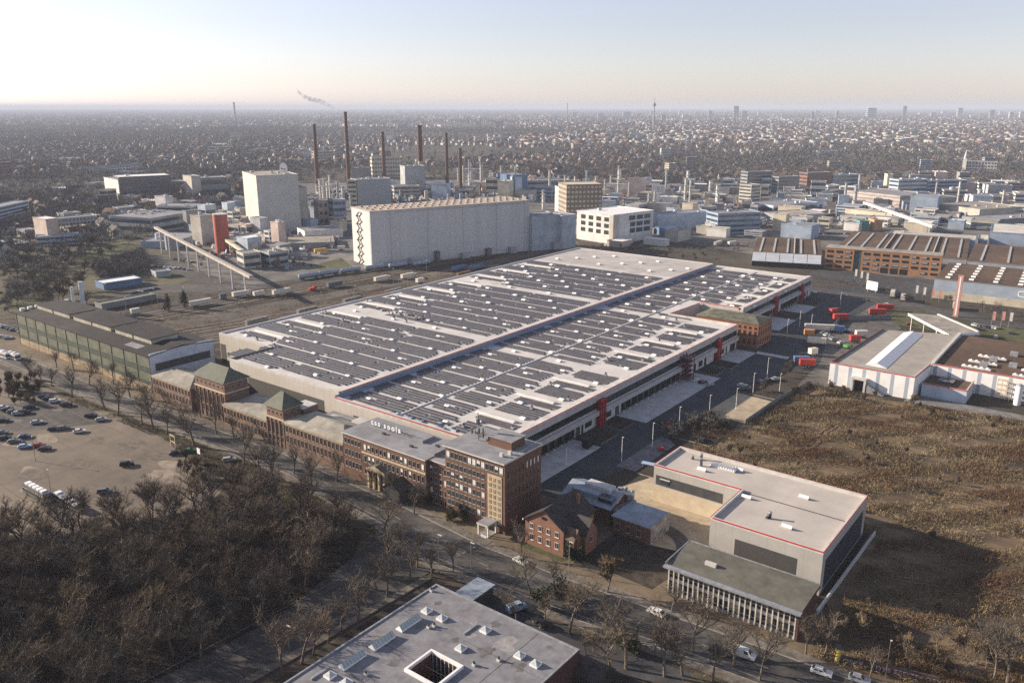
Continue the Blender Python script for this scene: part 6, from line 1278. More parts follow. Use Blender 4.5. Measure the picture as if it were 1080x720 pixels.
# ------------------------------------------------------------------ vegetation
def np_mesh(name, V, F, mats, mi, mesh_only=False):
    """quads from arrays: V (n,3), F (m,4), mi (m,)"""
    me = bpy.data.meshes.new(name); nv, nf = len(V), len(F)
    me.vertices.add(nv); me.vertices.foreach_set('co', V.astype(np.float32).ravel())
    me.loops.add(nf * 4); me.loops.foreach_set('vertex_index', F.astype(np.int32).ravel())
    me.polygons.add(nf); me.polygons.foreach_set('loop_start', np.arange(nf, dtype=np.int32) * 4)
    for m in mats: me.materials.append(m)
    me.polygons.foreach_set('material_index', mi.astype(np.int32)); me.update(calc_edges=True)
    return me
def strips(P, D, L, W, r=None):
    """thin quads starting at P along unit D with length L, width W"""
    r = r if r is not None else rng
    n = len(P); o = np.cross(D, r.normal(size=(n, 3))); o /= np.linalg.norm(o, axis=1)[:, None] + 1e-9
    a = P - o * W[:, None] / 2; b = P + o * W[:, None] / 2; e = P + D * L[:, None]; c = e + o * W[:, None] * .22; d = e - o * W[:, None] * .22
    V = np.stack([a, b, c, d], 1).reshape(-1, 3); F = np.arange(n * 4).reshape(n, 4); return V, F
TWIG = [mat('twig_brown', (.135, .105, .078), .95, .3, .5), mat('twig_grey', (.11, .098, .082), .95, .3, .5), mat('twig_red', (.105, .074, .056), .95, .3, .5), mat('twig_tan', (.205, .155, .095), .95, .3, .5)]
LEAF = [mat('evergreen_leaf', (.030, .042, .020), .8, .35, .6), mat('olive_leaf', (.085, .082, .035), .85, .3, .6)]
def bare_tree(h, spread, seed, twig, ntw=1500, tw=.07, trunk_f=.28, r0=None):
    """returns (trunk mesh, crown mesh) of a leafless tree: tapered trunk and limbs, then a fuzz of fine twigs"""
    g = np.random.default_rng(seed); pr = random.Random(seed); mb = MB(); r0 = r0 or .020 * h + .05; tips = []
    def grow(p, d, L, r, lv):
        n = 3 if lv < 2 else 2; q = p
        for i in range(n):
            d = (d + Vector((pr.gauss(0, .13), pr.gauss(0, .13), .06 if lv else .02))).normalized(); e = q + d * (L / n); ra = r * (1 - .55 * i / n); rb_ = r * (1 - .55 * (i + 1) / n)
            mb.tube(q, e, ra, M['bark'], rb_, 6 if lv == 0 else (4 if lv == 1 else 3)); q = e
            if lv >= 2: tips.append((q.copy(), d.copy(), L))
            elif lv == 1 and i: tips.append((q.copy(), d.copy(), L * .7))
        if lv < 3:
            k = {0: 7, 1: 5, 2: 3}[lv]
            for j in range(k):
                f = pr.uniform(.55, 1.0) if lv == 0 else pr.uniform(.35, 1.0); s = p + (q - p) * f; a = pr.uniform(0, 2 * math.pi) + j * 2.4
                up = {0: pr.uniform(.45, 1.2), 1: pr.uniform(.25, .8), 2: pr.uniform(.1, .6)}[lv]
                o = Vector((math.cos(a) * spread, math.sin(a) * spread, up)).normalized(); o = (o + d * .35).normalized()
                grow(s, o, L * {0: pr.uniform(.55, .85) if True else 0, 1: pr.uniform(.45, .65), 2: pr.uniform(.45, .6)}[lv], r * {0: .48, 1: .42, 2: .45}[lv], lv + 1)
    grow(Vector((0, 0, -.2)), Vector((0, 0, 1)), h * (trunk_f + .22), r0, 0)
    top = max(t[0].z for t in tips); k = h * .93 / top if top > 0 else 1
    tp = np.array([t[0] for t in tips]); td = np.array([t[1] for t in tips]); tl = np.array([t[2] for t in tips])
    i = g.integers(0, len(tp), ntw); P = tp[i] - td[i] * (tl[i] * g.uniform(0, .45, ntw))[:, None]
    D = td[i] * .8 + g.normal(size=(ntw, 3)) * .55 + np.array([0, 0, .36]); D /= np.linalg.norm(D, axis=1)[:, None]
    L = np.clip(tl[i] * g.uniform(.35, .85, ntw), .5, 2.2); V, F = strips(P, D, L, np.full(ntw, tw) * g.uniform(.6, 1.3, ntw), g)
    s = np.array([1, 1, k]); V = V * s
    mb.v = [(v[0], v[1], v[2] * k) for v in mb.v]
    return mb.build('trunk', mesh_only=True), np_mesh('crown', V, F, [twig], np.zeros(len(F), int))
def leafy(h, w, seed, n, leaf, cone=0.0):
    g = np.random.default_rng(seed); k = 14
    c = g.normal(size=(k, 3)); c /= np.linalg.norm(c, axis=1)[:, None]; c *= g.uniform(.3, .95, k)[:, None]
    i = g.integers(0, k, n); P = c[i] + g.normal(size=(n, 3)) * .24; P[:, 2] = np.clip(P[:, 2], -1, 1.1)
    wd = 1 - cone * (P[:, 2] + 1) / 2; X = np.stack([P[:, 0] * w * wd, P[:, 1] * w * wd, (P[:, 2] + 1) * h * .46 + h * .06], 1)
    D = g.normal(size=(n, 3)); D /= np.linalg.norm(D, axis=1)[:, None]; sz = g.uniform(.25, .55, n) * (h / 6) ** .5
    V, F = strips(X, D, sz, sz * .8, g); m = MB(); m.tube((0, 0, -.1), (0, 0, h * .7), .035 * h, M['bark'], .01 * h)
    return m.build('trunk', mesh_only=True), np_mesh('crown', V, F, [leaf], np.zeros(len(F), int))
VT = {'wood': [bare_tree(random.uniform(13, 19), random.uniform(.8, 1.15), 100 + i, TWIG[(0, 1, 0, 1, 2, 1, 3, 0)[i]], 1300, .07) for i in range(8)],
      'street': [bare_tree(11.5, .85, 200 + i, TWIG[1 if i % 2 else 0], 520, .05) for i in range(5)],
      'big': [bare_tree(15, 1.1, 300 + i, TWIG[(1, 3, 0)[i]], 1000, .06) for i in range(3)],
      'round': [bare_tree(8.5, 1.0, 320 + i, TWIG[3], 2600, .08, .2) for i in range(2)],
      'park': [bare_tree(13, 1.0, 340 + i, TWIG[(1, 0, 2)[i]], 800, .15) for i in range(3)],
      'shrub': [bare_tree(3.0, 1.3, 360 + i, TWIG[(2, 3, 0)[i]], 500, .06, .1) for i in range(3)],
      'ever': [leafy(5.5, 2.4, 400 + i, 1100, LEAF[0]) for i in range(2)], 'olive': [leafy(4.2, 2.3, 410, 900, LEAF[1])],
      'conifer': [leafy(11, 3.6, 420 + i, 900, LEAF[0], .6) for i in range(2)]}
NTREE = [0]
def tree(kind, x, y, label, group=None, s=1.0, name='bare_tree', cat='tree', z=0.0, i=None):
    v = VT[kind]; tm, cmesh = v[rc.randrange(len(v)) if i is None else i]; t = thing(name, label, cat, (x, y, z), rc.uniform(0, 6.28), group); t.scale = (s, s, s * rc.uniform(.92, 1.08))
    link('trunk', tm, t); link('crown', cmesh, t); NTREE[0] += 1; return t
# street trees and single trees by the offices
ST = [((32, 401), 'street', .85), ((45, 405), 'street', .8), ((54, 407), 'street', .7), ((76, 418), 'street', 1.05), ((94, 406), 'street', .9), ((60, 388), 'street', .8), ((111, 432), 'street', 1.2), ((124, 438), 'street', 1.25), ((138, 420), 'street', .9), ((150, 448), 'street', 1.0), ((162, 453), 'street', 1.3), ((176, 458), 'street', 1.0), ((205, 470), 'street', 1.4), ((228, 458), 'street', 1.0), ((257, 490), 'street', 1.3), ((212, 440), 'street', .8), ((247, 462), 'street', .8), ((274, 503), 'street', 1.2), ((291, 511), 'street', 1.3), ((330, 518), 'street', 1.2), ((310, 500), 'street', .9), ((120, 405), 'street', .8), ((78, 390), 'street', .8), ((155, 427), 'street', .75)]
for k, (q, kd, s) in enumerate(ST): tree(kd, *at(*q), 'bare street tree in the row between the main street and the old brick works', 'bare street trees along the main street', s * 1.22)
for q, kd, s, lb in (((355, 508), 'street', 1.15, 'bare tree with dark trunk at the shaded corner of the office wing'), ((391, 518), 'street', .9, 'slim bare tree left of the portico'), ((416, 528), 'street', 1.0, 'slim bare tree right of the portico'), ((437, 542), 'big', .75, 'bare tree before the right end of the office wing'), ((404, 562), 'big', 1.0, 'large bare tree at the edge of the wood by the side street'), ((550, 587), 'street', 1.05, 'small bare tree left of the brick house gable'), ((640, 625), 'round', 1.35, 'round headed tan tree on the pavement before the dark yard'), ((644, 708), 'big', 1.0, 'spreading bare tree at the corner of the large grey roof'), ((701, 713), 'big', 1.15, 'tall bare tree with thin stem at the bottom centre'), ((708, 646), 'street', .8, 'bare tree at the left end of the finned office'), ((730, 688), 'street', 1.35, 'bare tree before the middle of the finned office across the street'), ((774, 702), 'street', 1.25, 'bare tree beside the parked black estate'), ((801, 717), 'big', .95, 'bare tree behind the parked white van'), ((869, 693), 'big', .85, 'bare tree with brownish crown at the right end of the finned office'), ((917, 716), 'street', .8, 'low bare tree on the street before the graffiti wall'), ((1062, 722), 'big', 1.0, 'pale bare tree at the bottom right corner'), ((455, 608), 'street', 1.0, 'bare tree at the corner of the large grey roof and side street'), ((478, 604), 'street', .9, 'bare tree beside the flat annex'), ((585, 620), 'street', .9, 'bare tree on the near pavement opposite the brick house'), ((360, 668), 'street', 1.0, 'bare tree on the side pavement, middle of the large roof edge'), ((330, 690), 'street', .9, 'bare tree on the side pavement, lower end of the large roof edge'), ((545, 655), 'street', .9, 'bare tree between the large grey roof and the parking lane'), ((850, 690), 'street', 1.0, 'bare tree right of the finned office corner by the kerb'), ((398, 622), 'street', 1.0, 'bare tree in the middle of the side street verge')):
    tree(kd, *at(*q), lb, None, s)
for q, kd, s, lb in (((602, 590), 'ever', .9, 'dark evergreen bush at the corner of the brick house'), ((611, 592), 'ever', .8, 'second dark evergreen bush right of the brick house corner'), ((666, 686), 'olive', 1.1, 'yellow green bush beside the spreading bare tree'), ((655, 684), 'ever', .8, 'dark bush left of the yellow green one'), ((490, 548), 'ever', .8, 'dark hedge bush before the office tower, right one'), ((478, 542), 'ever', .7, 'dark hedge bush before the office tower, left one'), ((452, 532), 'ever', .6, 'dark bush below the link of the offices'), ((590, 630), 'ever', 1.0, 'dark bush on the near verge opposite the brick house'), ((572, 640), 'ever', 1.0, 'dark bush beside the parking lane'), ((476, 549), 'olive', .8, 'light green bush before the office tower'), ((195, 325), 'conifer', 1.0, 'dark spreading evergreen beside the railway land'), ((178, 328), 'conifer', .9, 'dark evergreen left of the spreading one by the railway'), ((15, 412), 'olive', 1.3, 'reddish brown thicket above the front row of cars, left'), ((36, 414), 'olive', 1.0, 'reddish brown thicket above the front row of cars, right')):
    tree(kd, *at(*q), lb, None, s, 'evergreen_bush' if kd in ('ever', 'olive') else 'evergreen_tree', 'bush' if kd in ('ever', 'olive') else 'tree')
for k, q in enumerate(((318, 700), (346, 678), (376, 655), (408, 630), (432, 612), (440, 598), (425, 588), (412, 596), (388, 640), (300, 712))): tree('street' if k % 3 else 'big', *at(*q), 'bare tree in the verge between the side street and the large grey roof', 'bare trees along the side street', (1.0, .75, 1.2, .9, 1.1)[k % 5])
for k, q in enumerate(((575, 655), (600, 668), (618, 690), (660, 705), (690, 690), (560, 628), (612, 648), (640, 660), (720, 712), (752, 718))): tree('big' if k % 2 else 'street', *at(*q), 'bare tree in the shrubby verge on the near side of the street', 'bare trees on the near side of the street', (.8, 1.0, .65, 1.15, .9)[k % 5])
for k, q in enumerate(((985, 690), (1030, 700), (1075, 680), (1048, 716), (960, 708), (1010, 716))): tree('big', *at(*q), 'pale bare tree rising from the thicket at lower right', 'pale bare trees at lower right', (.55, .7, .6, .8, .5, .65)[k])
# bushes on the yard edge
for k, (px_, py) in enumerate(((727, 452), (735, 449), (742, 446), (750, 444), (731, 460), (741, 456), (752, 451), (830, 392), (834, 388), (839, 384), (845, 380), (826, 398), (833, 396))): tree('shrub', *at(px_, py), 'rounded tan bush in the hedge along the yard edge', 'tan bushes along the yard', rc.uniform(1.1, 1.5), 'bush', 'bush')
for k, (px_, py) in enumerate(((196, 487), (202, 492), (207, 497), (212, 503), (205, 508), (214, 512), (220, 498), (226, 505), (190, 497), (198, 503))): tree('shrub', *at(px_, py), 'bare shrub at the corner between the car park and the wood', 'bare shrubs at the car park corner', rc.uniform(1.1, 1.8), 'shrub', 'shrub')
# the wood at lower left
WOOD = [(-272, 20), (-250, 68), (-226, 88), (-214, 110), (-206, 126), (-190, 138), (-172, 141), (-160, 139), (-153, 130), (-146, 100), (-150, 40), (-156, 10), (-272, 10)]
sheet('wood_floor', WOOD, .01, mat('leaf_litter', (.034, .026, .02), .97, .35, .4, big=.4))
pw_ = []; g_ = random.Random(77); tries = 0
while len(pw_) < 205 and tries < 20000:
    tries += 1; p = (g_.uniform(-268, -146), g_.uniform(28, 141))
    if inside(p, WOOD) and all((p[0] - q[0]) ** 2 + (p[1] - q[1]) ** 2 > 30 for q in pw_): pw_.append(p)
for p in pw_: tree('wood', *p, 'bare brown tree of the dense wood at lower left', 'bare trees of the wood', g_.uniform(.6, 1.12))
def scatter_strips(name, pts_fn, n, Lr, Wr, mats, up=.6, seed=1, group=None):
    g = np.random.default_rng(seed); P = pts_fn(g, n); n = len(P)
    D = g.normal(size=(n, 3)); D[:, 2] = np.abs(D[:, 2]) * .6 + up; D /= np.linalg.norm(D, axis=1)[:, None]
    V, F = strips(P, D, g.uniform(*Lr, n), g.uniform(*Wr, n), g)
    mi = (np.sin(P[:, 0] * .11 + 1.3 * np.sin(P[:, 1] * .07)) + np.sin(P[:, 1] * .13 + .9) + g.normal(size=n) * .7); mi = np.digitize(mi, [-.6, .6, 1.6]) % len(mats)
    o = link(name, np_mesh(name, V, F, mats, mi)); return tag(o, kind='stuff')
def poly_pts(poly, zmax, clump=0.0, dens=None):
    xs_, ys_ = [p[0] for p in poly], [p[1] for p in poly]; pa = np.array(poly)
    def fn(g, n):
        X = g.uniform(min(xs_), max(xs_), n * 3); Y = g.uniform(min(ys_), max(ys_), n * 3); ins = np.zeros(len(X), bool); j = len(pa) - 1
        for i in range(len(pa)):
            c = ((pa[i, 1] > Y) != (pa[j, 1] > Y)) & (X < (pa[j, 0] - pa[i, 0]) * (Y - pa[i, 1]) / (pa[j, 1] - pa[i, 1] + 1e-9) + pa[i, 0]); ins ^= c; j = i
        if clump:
            f = np.sin(X * .19 + 2 * np.sin(Y * .11)) + np.sin(Y * .31 + 1.7 * np.sin(X * .13 + 1)) + np.sin(X * .47 - Y * .39); ins &= (f + g.normal(size=len(X)) * .6 > clump)
        X, Y = X[ins][:n], Y[ins][:n]; return np.stack([X, Y, g.uniform(0, zmax, len(X)) ** 1.0], 1)
    return fn
scatter_strips('undergrowth', poly_pts(WOOD, 3.0), 60000, (.8, 2.2), (.05, .12), [TWIG[0], TWIG[2], TWIG[1]], .5, 3)
FIELD = [(-118, 262), (-107, 284), (-106, 318), (-102, 345), (-60, 346), (-30, 351), (40, 352), (60, 300), (40, 200), (0, 168), (-42, 163), (-44, 226), (-104, 227), (-112, 250)]
GR = [mat('dry_grass', (.32, .24, .135), .95, .25, .6), mat('brown_grass', (.16, .105, .055), .95, .3, .6), mat('rust_bramble', (.135, .062, .036), .95, .3, .6), mat('pale_grass', (.36, .285, .165), .95, .2, .6), mat('olive_grass', (.13, .122, .058), .95, .25, .6)]
scatter_strips('dry_grass', poly_pts(FIELD, .3, -.9), 130000, (.5, 1.3), (.06, .16), [GR[1], GR[0], GR[4], GR[3]], .5, 5)
scatter_strips('bramble_thicket', poly_pts(FIELD, 1.0, .55), 90000, (.5, 1.2), (.05, .12), [GR[2], GR[1], TWIG[2]], .4, 6)
scatter_strips('verge_grass', poly_pts([(-345, 141), (-262, 142), (-225, 131), (-160, 128), (-157, 144), (-222, 149), (-345, 145)], .2, -.8), 16000, (.4, .9), (.05, .12), [GR[1], mat('dull_grass', (.085, .085, .035), .95, .3, .6)], .5, 8)
scatter_strips('weeds', poly_pts([(-43, 161), (60, 166), (60, 178), (-40, 186)], .8, -.2), 14000, (.6, 1.6), (.05, .1), [GR[1], TWIG[3], GR[0]], .5, 9)
scatter_strips('near_weeds', poly_pts([(-70, 90), (60, 100), (60, 150), (-60, 142)], .6, -.3), 16000, (.5, 1.3), (.05, .1), [GR[1], TWIG[3], GR[0]], .5, 10)
scatter_strips('railway_weeds', poly_pts([(-350, 180), (-336, 206), (-336, 520), (-345, 620), (-470, 620), (-440, 420), (-470, 300), (-560, 170)], .4, .6), 30000, (.6, 1.6), (.1, .25), [GR[1], GR[2], GR[0]], .4, 12)
g_ = random.Random(19)
for k in range(38):
    p = (g_.uniform(-118, -98), g_.uniform(268, 345)) if k < 22 else (g_.uniform(-100, 0), g_.uniform(334, 347))
    if p[0] < -106.8 and 284 < p[1] < 317: continue
    tree('shrub', *p, 'pale twiggy shrub on the rim of the brush field', 'pale shrubs on the rim of the brush field', g_.uniform(.9, 1.8), 'shrub', 'shrub')
for k in range(26): tree('shrub', *at(g_.uniform(-2, 44), g_.uniform(396, 428)), 'reddish brown shrub in the thicket above the parked cars', 'brown thicket above the parked cars', g_.uniform(1.0, 1.9), 'shrub', 'shrub')
n_s = 0; g_ = random.Random(9)
while n_s < 70:
    p = (g_.uniform(-112, 20), g_.uniform(165, 345))
    if inside(p, FIELD): tree('shrub', *p, 'bare rust brown shrub growing in the field of dry grass', 'bare shrubs in the brush field', g_.uniform(.6, 1.2), 'shrub', 'shrub'); n_s += 1
for k in range(9):
    p = [(985, 700), (1010, 690), (1030, 672), (1050, 655), (1070, 690), (1000, 715), (1040, 705), (955, 695), (905, 672)][k]; tree('shrub', *at(*p), 'tall bare thicket shrub at the lower right corner by the street', 'thicket shrubs at lower right', g_.uniform(1.4, 2.1), 'shrub', 'shrub')
# park trees beyond the railway (nearest ones are things)
g_ = random.Random(31)
PK = [((0, 262, 95, 330), 34), ((100, 258, 150, 300), 7), ((68, 205, 140, 262), 12), ((0, 215, 60, 262), 12), ((270, 265, 285, 282), 2), ((640, 262, 745, 276), 8), ((700, 268, 740, 280), 5), ((950, 300, 1080, 326), 10)]
for (x0, y0, x1, y1), n in PK:
    for k in range(n): tree('park', *at(g_.uniform(x0, x1), g_.uniform(y0, y1)), 'bare tree in the park and green strips beyond the warehouse', 'bare trees beyond the warehouse', g_.uniform(.75, 1.15) * (.5 if x0 > 600 else 1))
# ------------------------------------------------------------------ works filler, town, woods to the horizon
g_ = random.Random(55)
SH = [('grey', c_grey), ('white', c_white), ('tan', c_tan), ('pale blue', c_lblue), ('cream', c_cream), ('brown', c_pink), ('dark grey', c_mid), ('blue grey', c_blue)]
def free(x, y, r): return all((x - a) ** 2 + (y - b) ** 2 > (r + c * .72) ** 2 for a, b, c in OCC)
def filler(n, poly, hr, wr, where, tall=.12):
    k = tries = 0
    while k < n and tries < n * 60:
        tries += 1; px_, py = g_.uniform(min(p[0] for p in poly), max(p[0] for p in poly)), g_.uniform(min(p[1] for p in poly), max(p[1] for p in poly))
        if not inside((px_, py), poly): continue
        x, y = at(px_, py); w, d = g_.uniform(*wr), g_.uniform(*wr) * .8; r = math.hypot(w, d) / 2
        if not free(x, y, r): continue
        cn_, c = g_.choice(SH); h = g_.uniform(*hr) * (2 if g_.random() < tall else 1); a = g_.choice((0, 0, math.pi / 2)) + R(20) * (py < 225) + g_.uniform(-.05, .05)
        rows = g_.choice((0, 1, 2, 3)) if h > 5 else 0; P = (x, y); Q = (x + w * math.cos(a), y + w * math.sin(a))
        block('works_shed', '%s flat roofed works building %s' % (cn_, where), 'works building', P, Q, d, h, c, g_.choice((M['roofgrey'], graveled, M['roofgrey'], M['white'])), rows=rows if g_.random() < .6 else 0, group='works buildings ' + where, units=g_.choice((0, 0, 1, 2))); k += 1
filler(130, [(560, 236), (640, 200), (760, 196), (800, 215), (900, 215), (1080, 232), (1080, 244), (900, 246), (700, 256), (640, 262)], (4, 10), (10, 30), 'right of the high bay warehouse')
filler(80, [(330, 205), (560, 196), (640, 196), (560, 212), (420, 214)], (5, 13), (8, 22), 'around the chimneys', .3)
filler(80, [(640, 196), (1080, 196), (1080, 230), (760, 215), (640, 210)], (5, 12), (12, 32), 'on the works skyline', .25)
filler(50, [(186, 230), (330, 205), (360, 250), (300, 275), (205, 262)], (4, 11), (8, 20), 'around the tall block', .2)
filler(22, [(0, 205), (180, 196), (200, 226), (130, 232), (60, 258), (0, 262)], (5, 11), (12, 34), 'at the far left among the trees')
# slender plant: columns and pipes seen over the roofs
COLS = [(g_.uniform(570, 760), g_.uniform(198, 222)) for _ in range(26)] + [(g_.uniform(480, 545), g_.uniform(190, 206)) for _ in range(16)] + [(g_.uniform(336, 372), g_.uniform(205, 228)) for _ in range(12)] + [(g_.uniform(860, 1060), g_.uniform(206, 226)) for _ in range(7)]
for px_, py in COLS:
    x, y = at(px_, py); t = thing('process_column', 'slender pale process column rising over the works roofs', 'process column', (x, y, 0), 0, 'process columns of the works'); h = g_.uniform(16, 36); r_ = g_.uniform(.9, 2.0); b = MB(); b.cyl(0, 0, 0, h, r_, g_.choice((c_grey, c_white, c_tan)), n=9); b.build('shell', t)
    b = MB()
    for z in (h * .45, h * .75, h): b.box(-r_ * 1.6, r_ * 1.6, -r_ * 1.6, r_ * 1.6, z, z + .3, M['metal'])
    b.build('platform', t)
# value noise for woods, fields and built-up land
_ng = np.random.default_rng(4); _N = _ng.uniform(0, 1, (256, 256))
def vnoise(x, y, s):
    x = np.asarray(x) / s + 57.3; y = np.asarray(y) / s + 31.7; i = np.floor(x).astype(int); j = np.floor(y).astype(int); fx = x - i; fy = y - j; fx = fx * fx * (3 - 2 * fx); fy = fy * fy * (3 - 2 * fy)
    q = lambda a, b: _N[a % 256, b % 256]
    return (q(i, j) * (1 - fx) + q(i + 1, j) * fx) * (1 - fy) + (q(i, j + 1) * (1 - fx) + q(i + 1, j + 1) * fx) * fy
def fbm(x, y, s): return .55 * vnoise(x, y, s) + .3 * vnoise(x, y, s / 2.3) + .15 * vnoise(x, y, s / 5.1)
def to_xy(f, rgt): return rgt * _ch - f * _sh, rgt * _sh + f * _ch          # forward/right metres from the camera foot
def wedge(g, n, f0, f1, pw=1.0, marg=1.06):
    u = g.uniform(0, 1, n); f = (f0 ** (2 - pw) + u * (f1 ** (2 - pw) - f0 ** (2 - pw))) ** (1 / (2 - pw)); r_ = g.uniform(-1, 1, n) * f * .62 * marg; return f, r_
def works_zone(x, y):                                      # land kept free of houses and woods
    f = -x * _sh + y * _ch; r_ = x * _ch + y * _sh
    lim = np.where(r_ < -330 + 0 * f, np.where(r_ < -.42 * f, 560, 640), np.where(r_ / f < -.28, 1120, np.where(r_ / f < .1, 1330, 1250))); return f < lim
# houses: the 300 nearest are things, the rest of the town is one mass
HW = [mat('render_white', (.48, .465, .44), .85, .08, .2), mat('render_cream', (.40, .38, .34), .85, .1, .2), mat('house_red', (.19, .115, .09), .9, .12, .3), mat('render_grey', (.30, .31, .325), .85, .1, .2)]
HRF = [mat('roof_dark', (.062, .058, .060), .85, .2, .4), mat('roof_red', (.125, .066, .048), .85, .2, .4), mat('roof_brown', (.105, .072, .055), .85, .2, .4), mat('roof_light', (.28, .27, .26), .85, .15, .4)]
HMESH = []
for i in range(16):
    w, d, h = g_.uniform(9, 20), g_.uniform(8.5, 11), g_.uniform(5.2, 8.5); a = MB(); a.box(-w / 2, w / 2, -d / 2, d / 2, 0, h, HW[i % 4])
    for s_ in (-1, 1):
        for z in np.arange(1.0, h - 1.4, 2.7):
            for k in range(int(w / 3)): a.box(-w / 2 + 1 + 3 * k, -w / 2 + 2.2 + 3 * k, s_ * d / 2 - .05, s_ * d / 2 + .05, z, z + 1.3, M['glass'])
    b = MB(); b.gable(-w / 2, w / 2, -d / 2, d / 2, h, d * g_.uniform(.32, .5), HRF[(i * 7 // 3) % 3], HW[i % 4], 'x', .4, .3); c = MB(); cx_ = g_.uniform(-w / 3, w / 3); c.box(cx_ - .5, cx_ + .5, -.5, .5, h + 1, h + d * .5 + 1.2, HW[2])
    HMESH.append((a.build('wall', mesh_only=True), b.build('roof', mesh_only=True), ('white', 'cream', 'brick red', 'grey')[i % 4], ('dark', 'red', 'brown')[(i * 7 // 3) % 3], w, d, h))
gh_ = np.random.default_rng(12); f, r_ = wedge(gh_, 16000, 640, 3600, .6); x, y = to_xy(f, r_)
den = fbm(x, y, 420); ok_ = (~works_zone(x, y)) & (den > .43) & (f > 640); x, y, f, r_ = x[ok_], y[ok_], f[ok_], r_[ok_]
order = np.argsort(f); px_acc = []; grid = {}
for i in order:
    key = (int(x[i] // 17), int(y[i] // 17))
    if any((key[0] + a, key[1] + b) in grid for a in (-1, 0, 1) for b in (-1, 0, 1)): continue
    if gh_.random() < .12: continue
    if not free(x[i], y[i], 12): continue
    grid[key] = 1; px_acc.append(i)
street_dir = lambda xx, yy: math.floor(fbm(xx, yy, 900) * 9) * .45
for i in px_acc[:290]:
    hm_ = HMESH[int(gh_.integers(0, 16))]; t = thing('house', 'small %s house with %s pitched roof among bare trees in the suburb' % (hm_[2], hm_[3]), 'house', (float(x[i]), float(y[i]), 0), street_dir(x[i], y[i]) + (math.pi / 2 if gh_.random() < .3 else 0), 'suburban houses with %s walls and %s roofs' % (hm_[2], hm_[3])); link('wall', hm_[0], t); link('roof', hm_[1], t)
def town_mass(name, idx, xs_, ys_, smin, smax, hmin, hmax, flat, seed):
    """many houses as one mesh: boxes with a gable or a flat roof"""
    g = np.random.default_rng(seed); n = len(idx); X, Y = xs_[idx], ys_[idx]; w = g.uniform(smin, smax, n) / 2; d = g.uniform(smin * .7, smin * 1.1, n) / 2; h = g.uniform(hmin, hmax, n)
    a = np.floor(fbm(X, Y, 900) * 9) * .45 + (g.random(n) < .35) * math.pi / 2; ca, sa = np.cos(a), np.sin(a); rh = np.where(g.random(n) < flat, .05, d * .8)
    L = np.array([[-1, -1, 0], [1, -1, 0], [1, 1, 0], [-1, 1, 0], [-1, -1, 1], [1, -1, 1], [1, 1, 1], [-1, 1, 1], [-1, 0, 2], [1, 0, 2]], float)
    lx = L[None, :, 0] * w[:, None]; ly = L[None, :, 1] * d[:, None]; lz = np.where(L[None, :, 2] == 0, 0, h[:, None] + (L[None, :, 2] == 2) * rh[:, None])
    V = np.stack([X[:, None] + lx * ca[:, None] - ly * sa[:, None], Y[:, None] + lx * sa[:, None] + ly * ca[:, None], lz], 2).reshape(-1, 3)
    q = np.array([[0, 1, 5, 4], [1, 2, 6, 5], [2, 3, 7, 6], [3, 0, 4, 7], [4, 5, 9, 8], [6, 7, 8, 9], [5, 6, 9, 9], [7, 4, 8, 8]]); 
    q[6] = [5, 6, 9, 5]; q[7] = [7, 4, 8, 7]
    F4 = (q[None, :6] + 10 * np.arange(n)[:, None, None]).reshape(-1, 4); wm = g.integers(0, 4, n); wm = np.where(g.random(n) < .2, 0, wm); rm = np.where(rh < .1, 7, 4 + g.integers(0, 3, n))
    mi = np.stack([wm, wm, wm, wm, rm, rm], 1).ravel(); T = (np.array([[5, 6, 9], [7, 4, 8]])[None] + 10 * np.arange(n)[:, None, None]).reshape(-1, 3)
    me = bpy.data.meshes.new(name); me.vertices.add(len(V)); me.vertices.foreach_set('co', V.astype(np.float32).ravel())
    nl = len(F4) * 4 + len(T) * 3; me.loops.add(nl); me.loops.foreach_set('vertex_index', np.concatenate([F4.ravel(), T.ravel()]).astype(np.int32)); me.polygons.add(len(F4) + len(T))
    me.polygons.foreach_set('loop_start', np.concatenate([np.arange(len(F4)) * 4, len(F4) * 4 + np.arange(len(T)) * 3]).astype(np.int32))
    for m in HW + HRF: me.materials.append(m)
    me.polygons.foreach_set('material_index', np.concatenate([mi, np.repeat(wm, 2)]).astype(np.int32)); me.update(calc_edges=True); return tag(link(name, me), kind='stuff')
town_mass('distant_houses', np.array(px_acc[290:]), x, y, 10, 19, 5, 8.5, .12, 21)
gh_ = np.random.default_rng(14); f, r_ = wedge(gh_, 38000, 2600, 14000, .75); x2, y2 = to_xy(f, r_); den = .45 * fbm(x2, y2, 700) + .55 * fbm(x2, y2, 2200) + .22 * np.clip(r_ / f + .02, -.6, .25); ok_ = (den > .455); x2, y2, f2 = x2[ok_], y2[ok_], f[ok_]
town_mass('distant_town', np.arange(len(x2)), x2, y2, 12, 40, 5, 16, .65, 22)
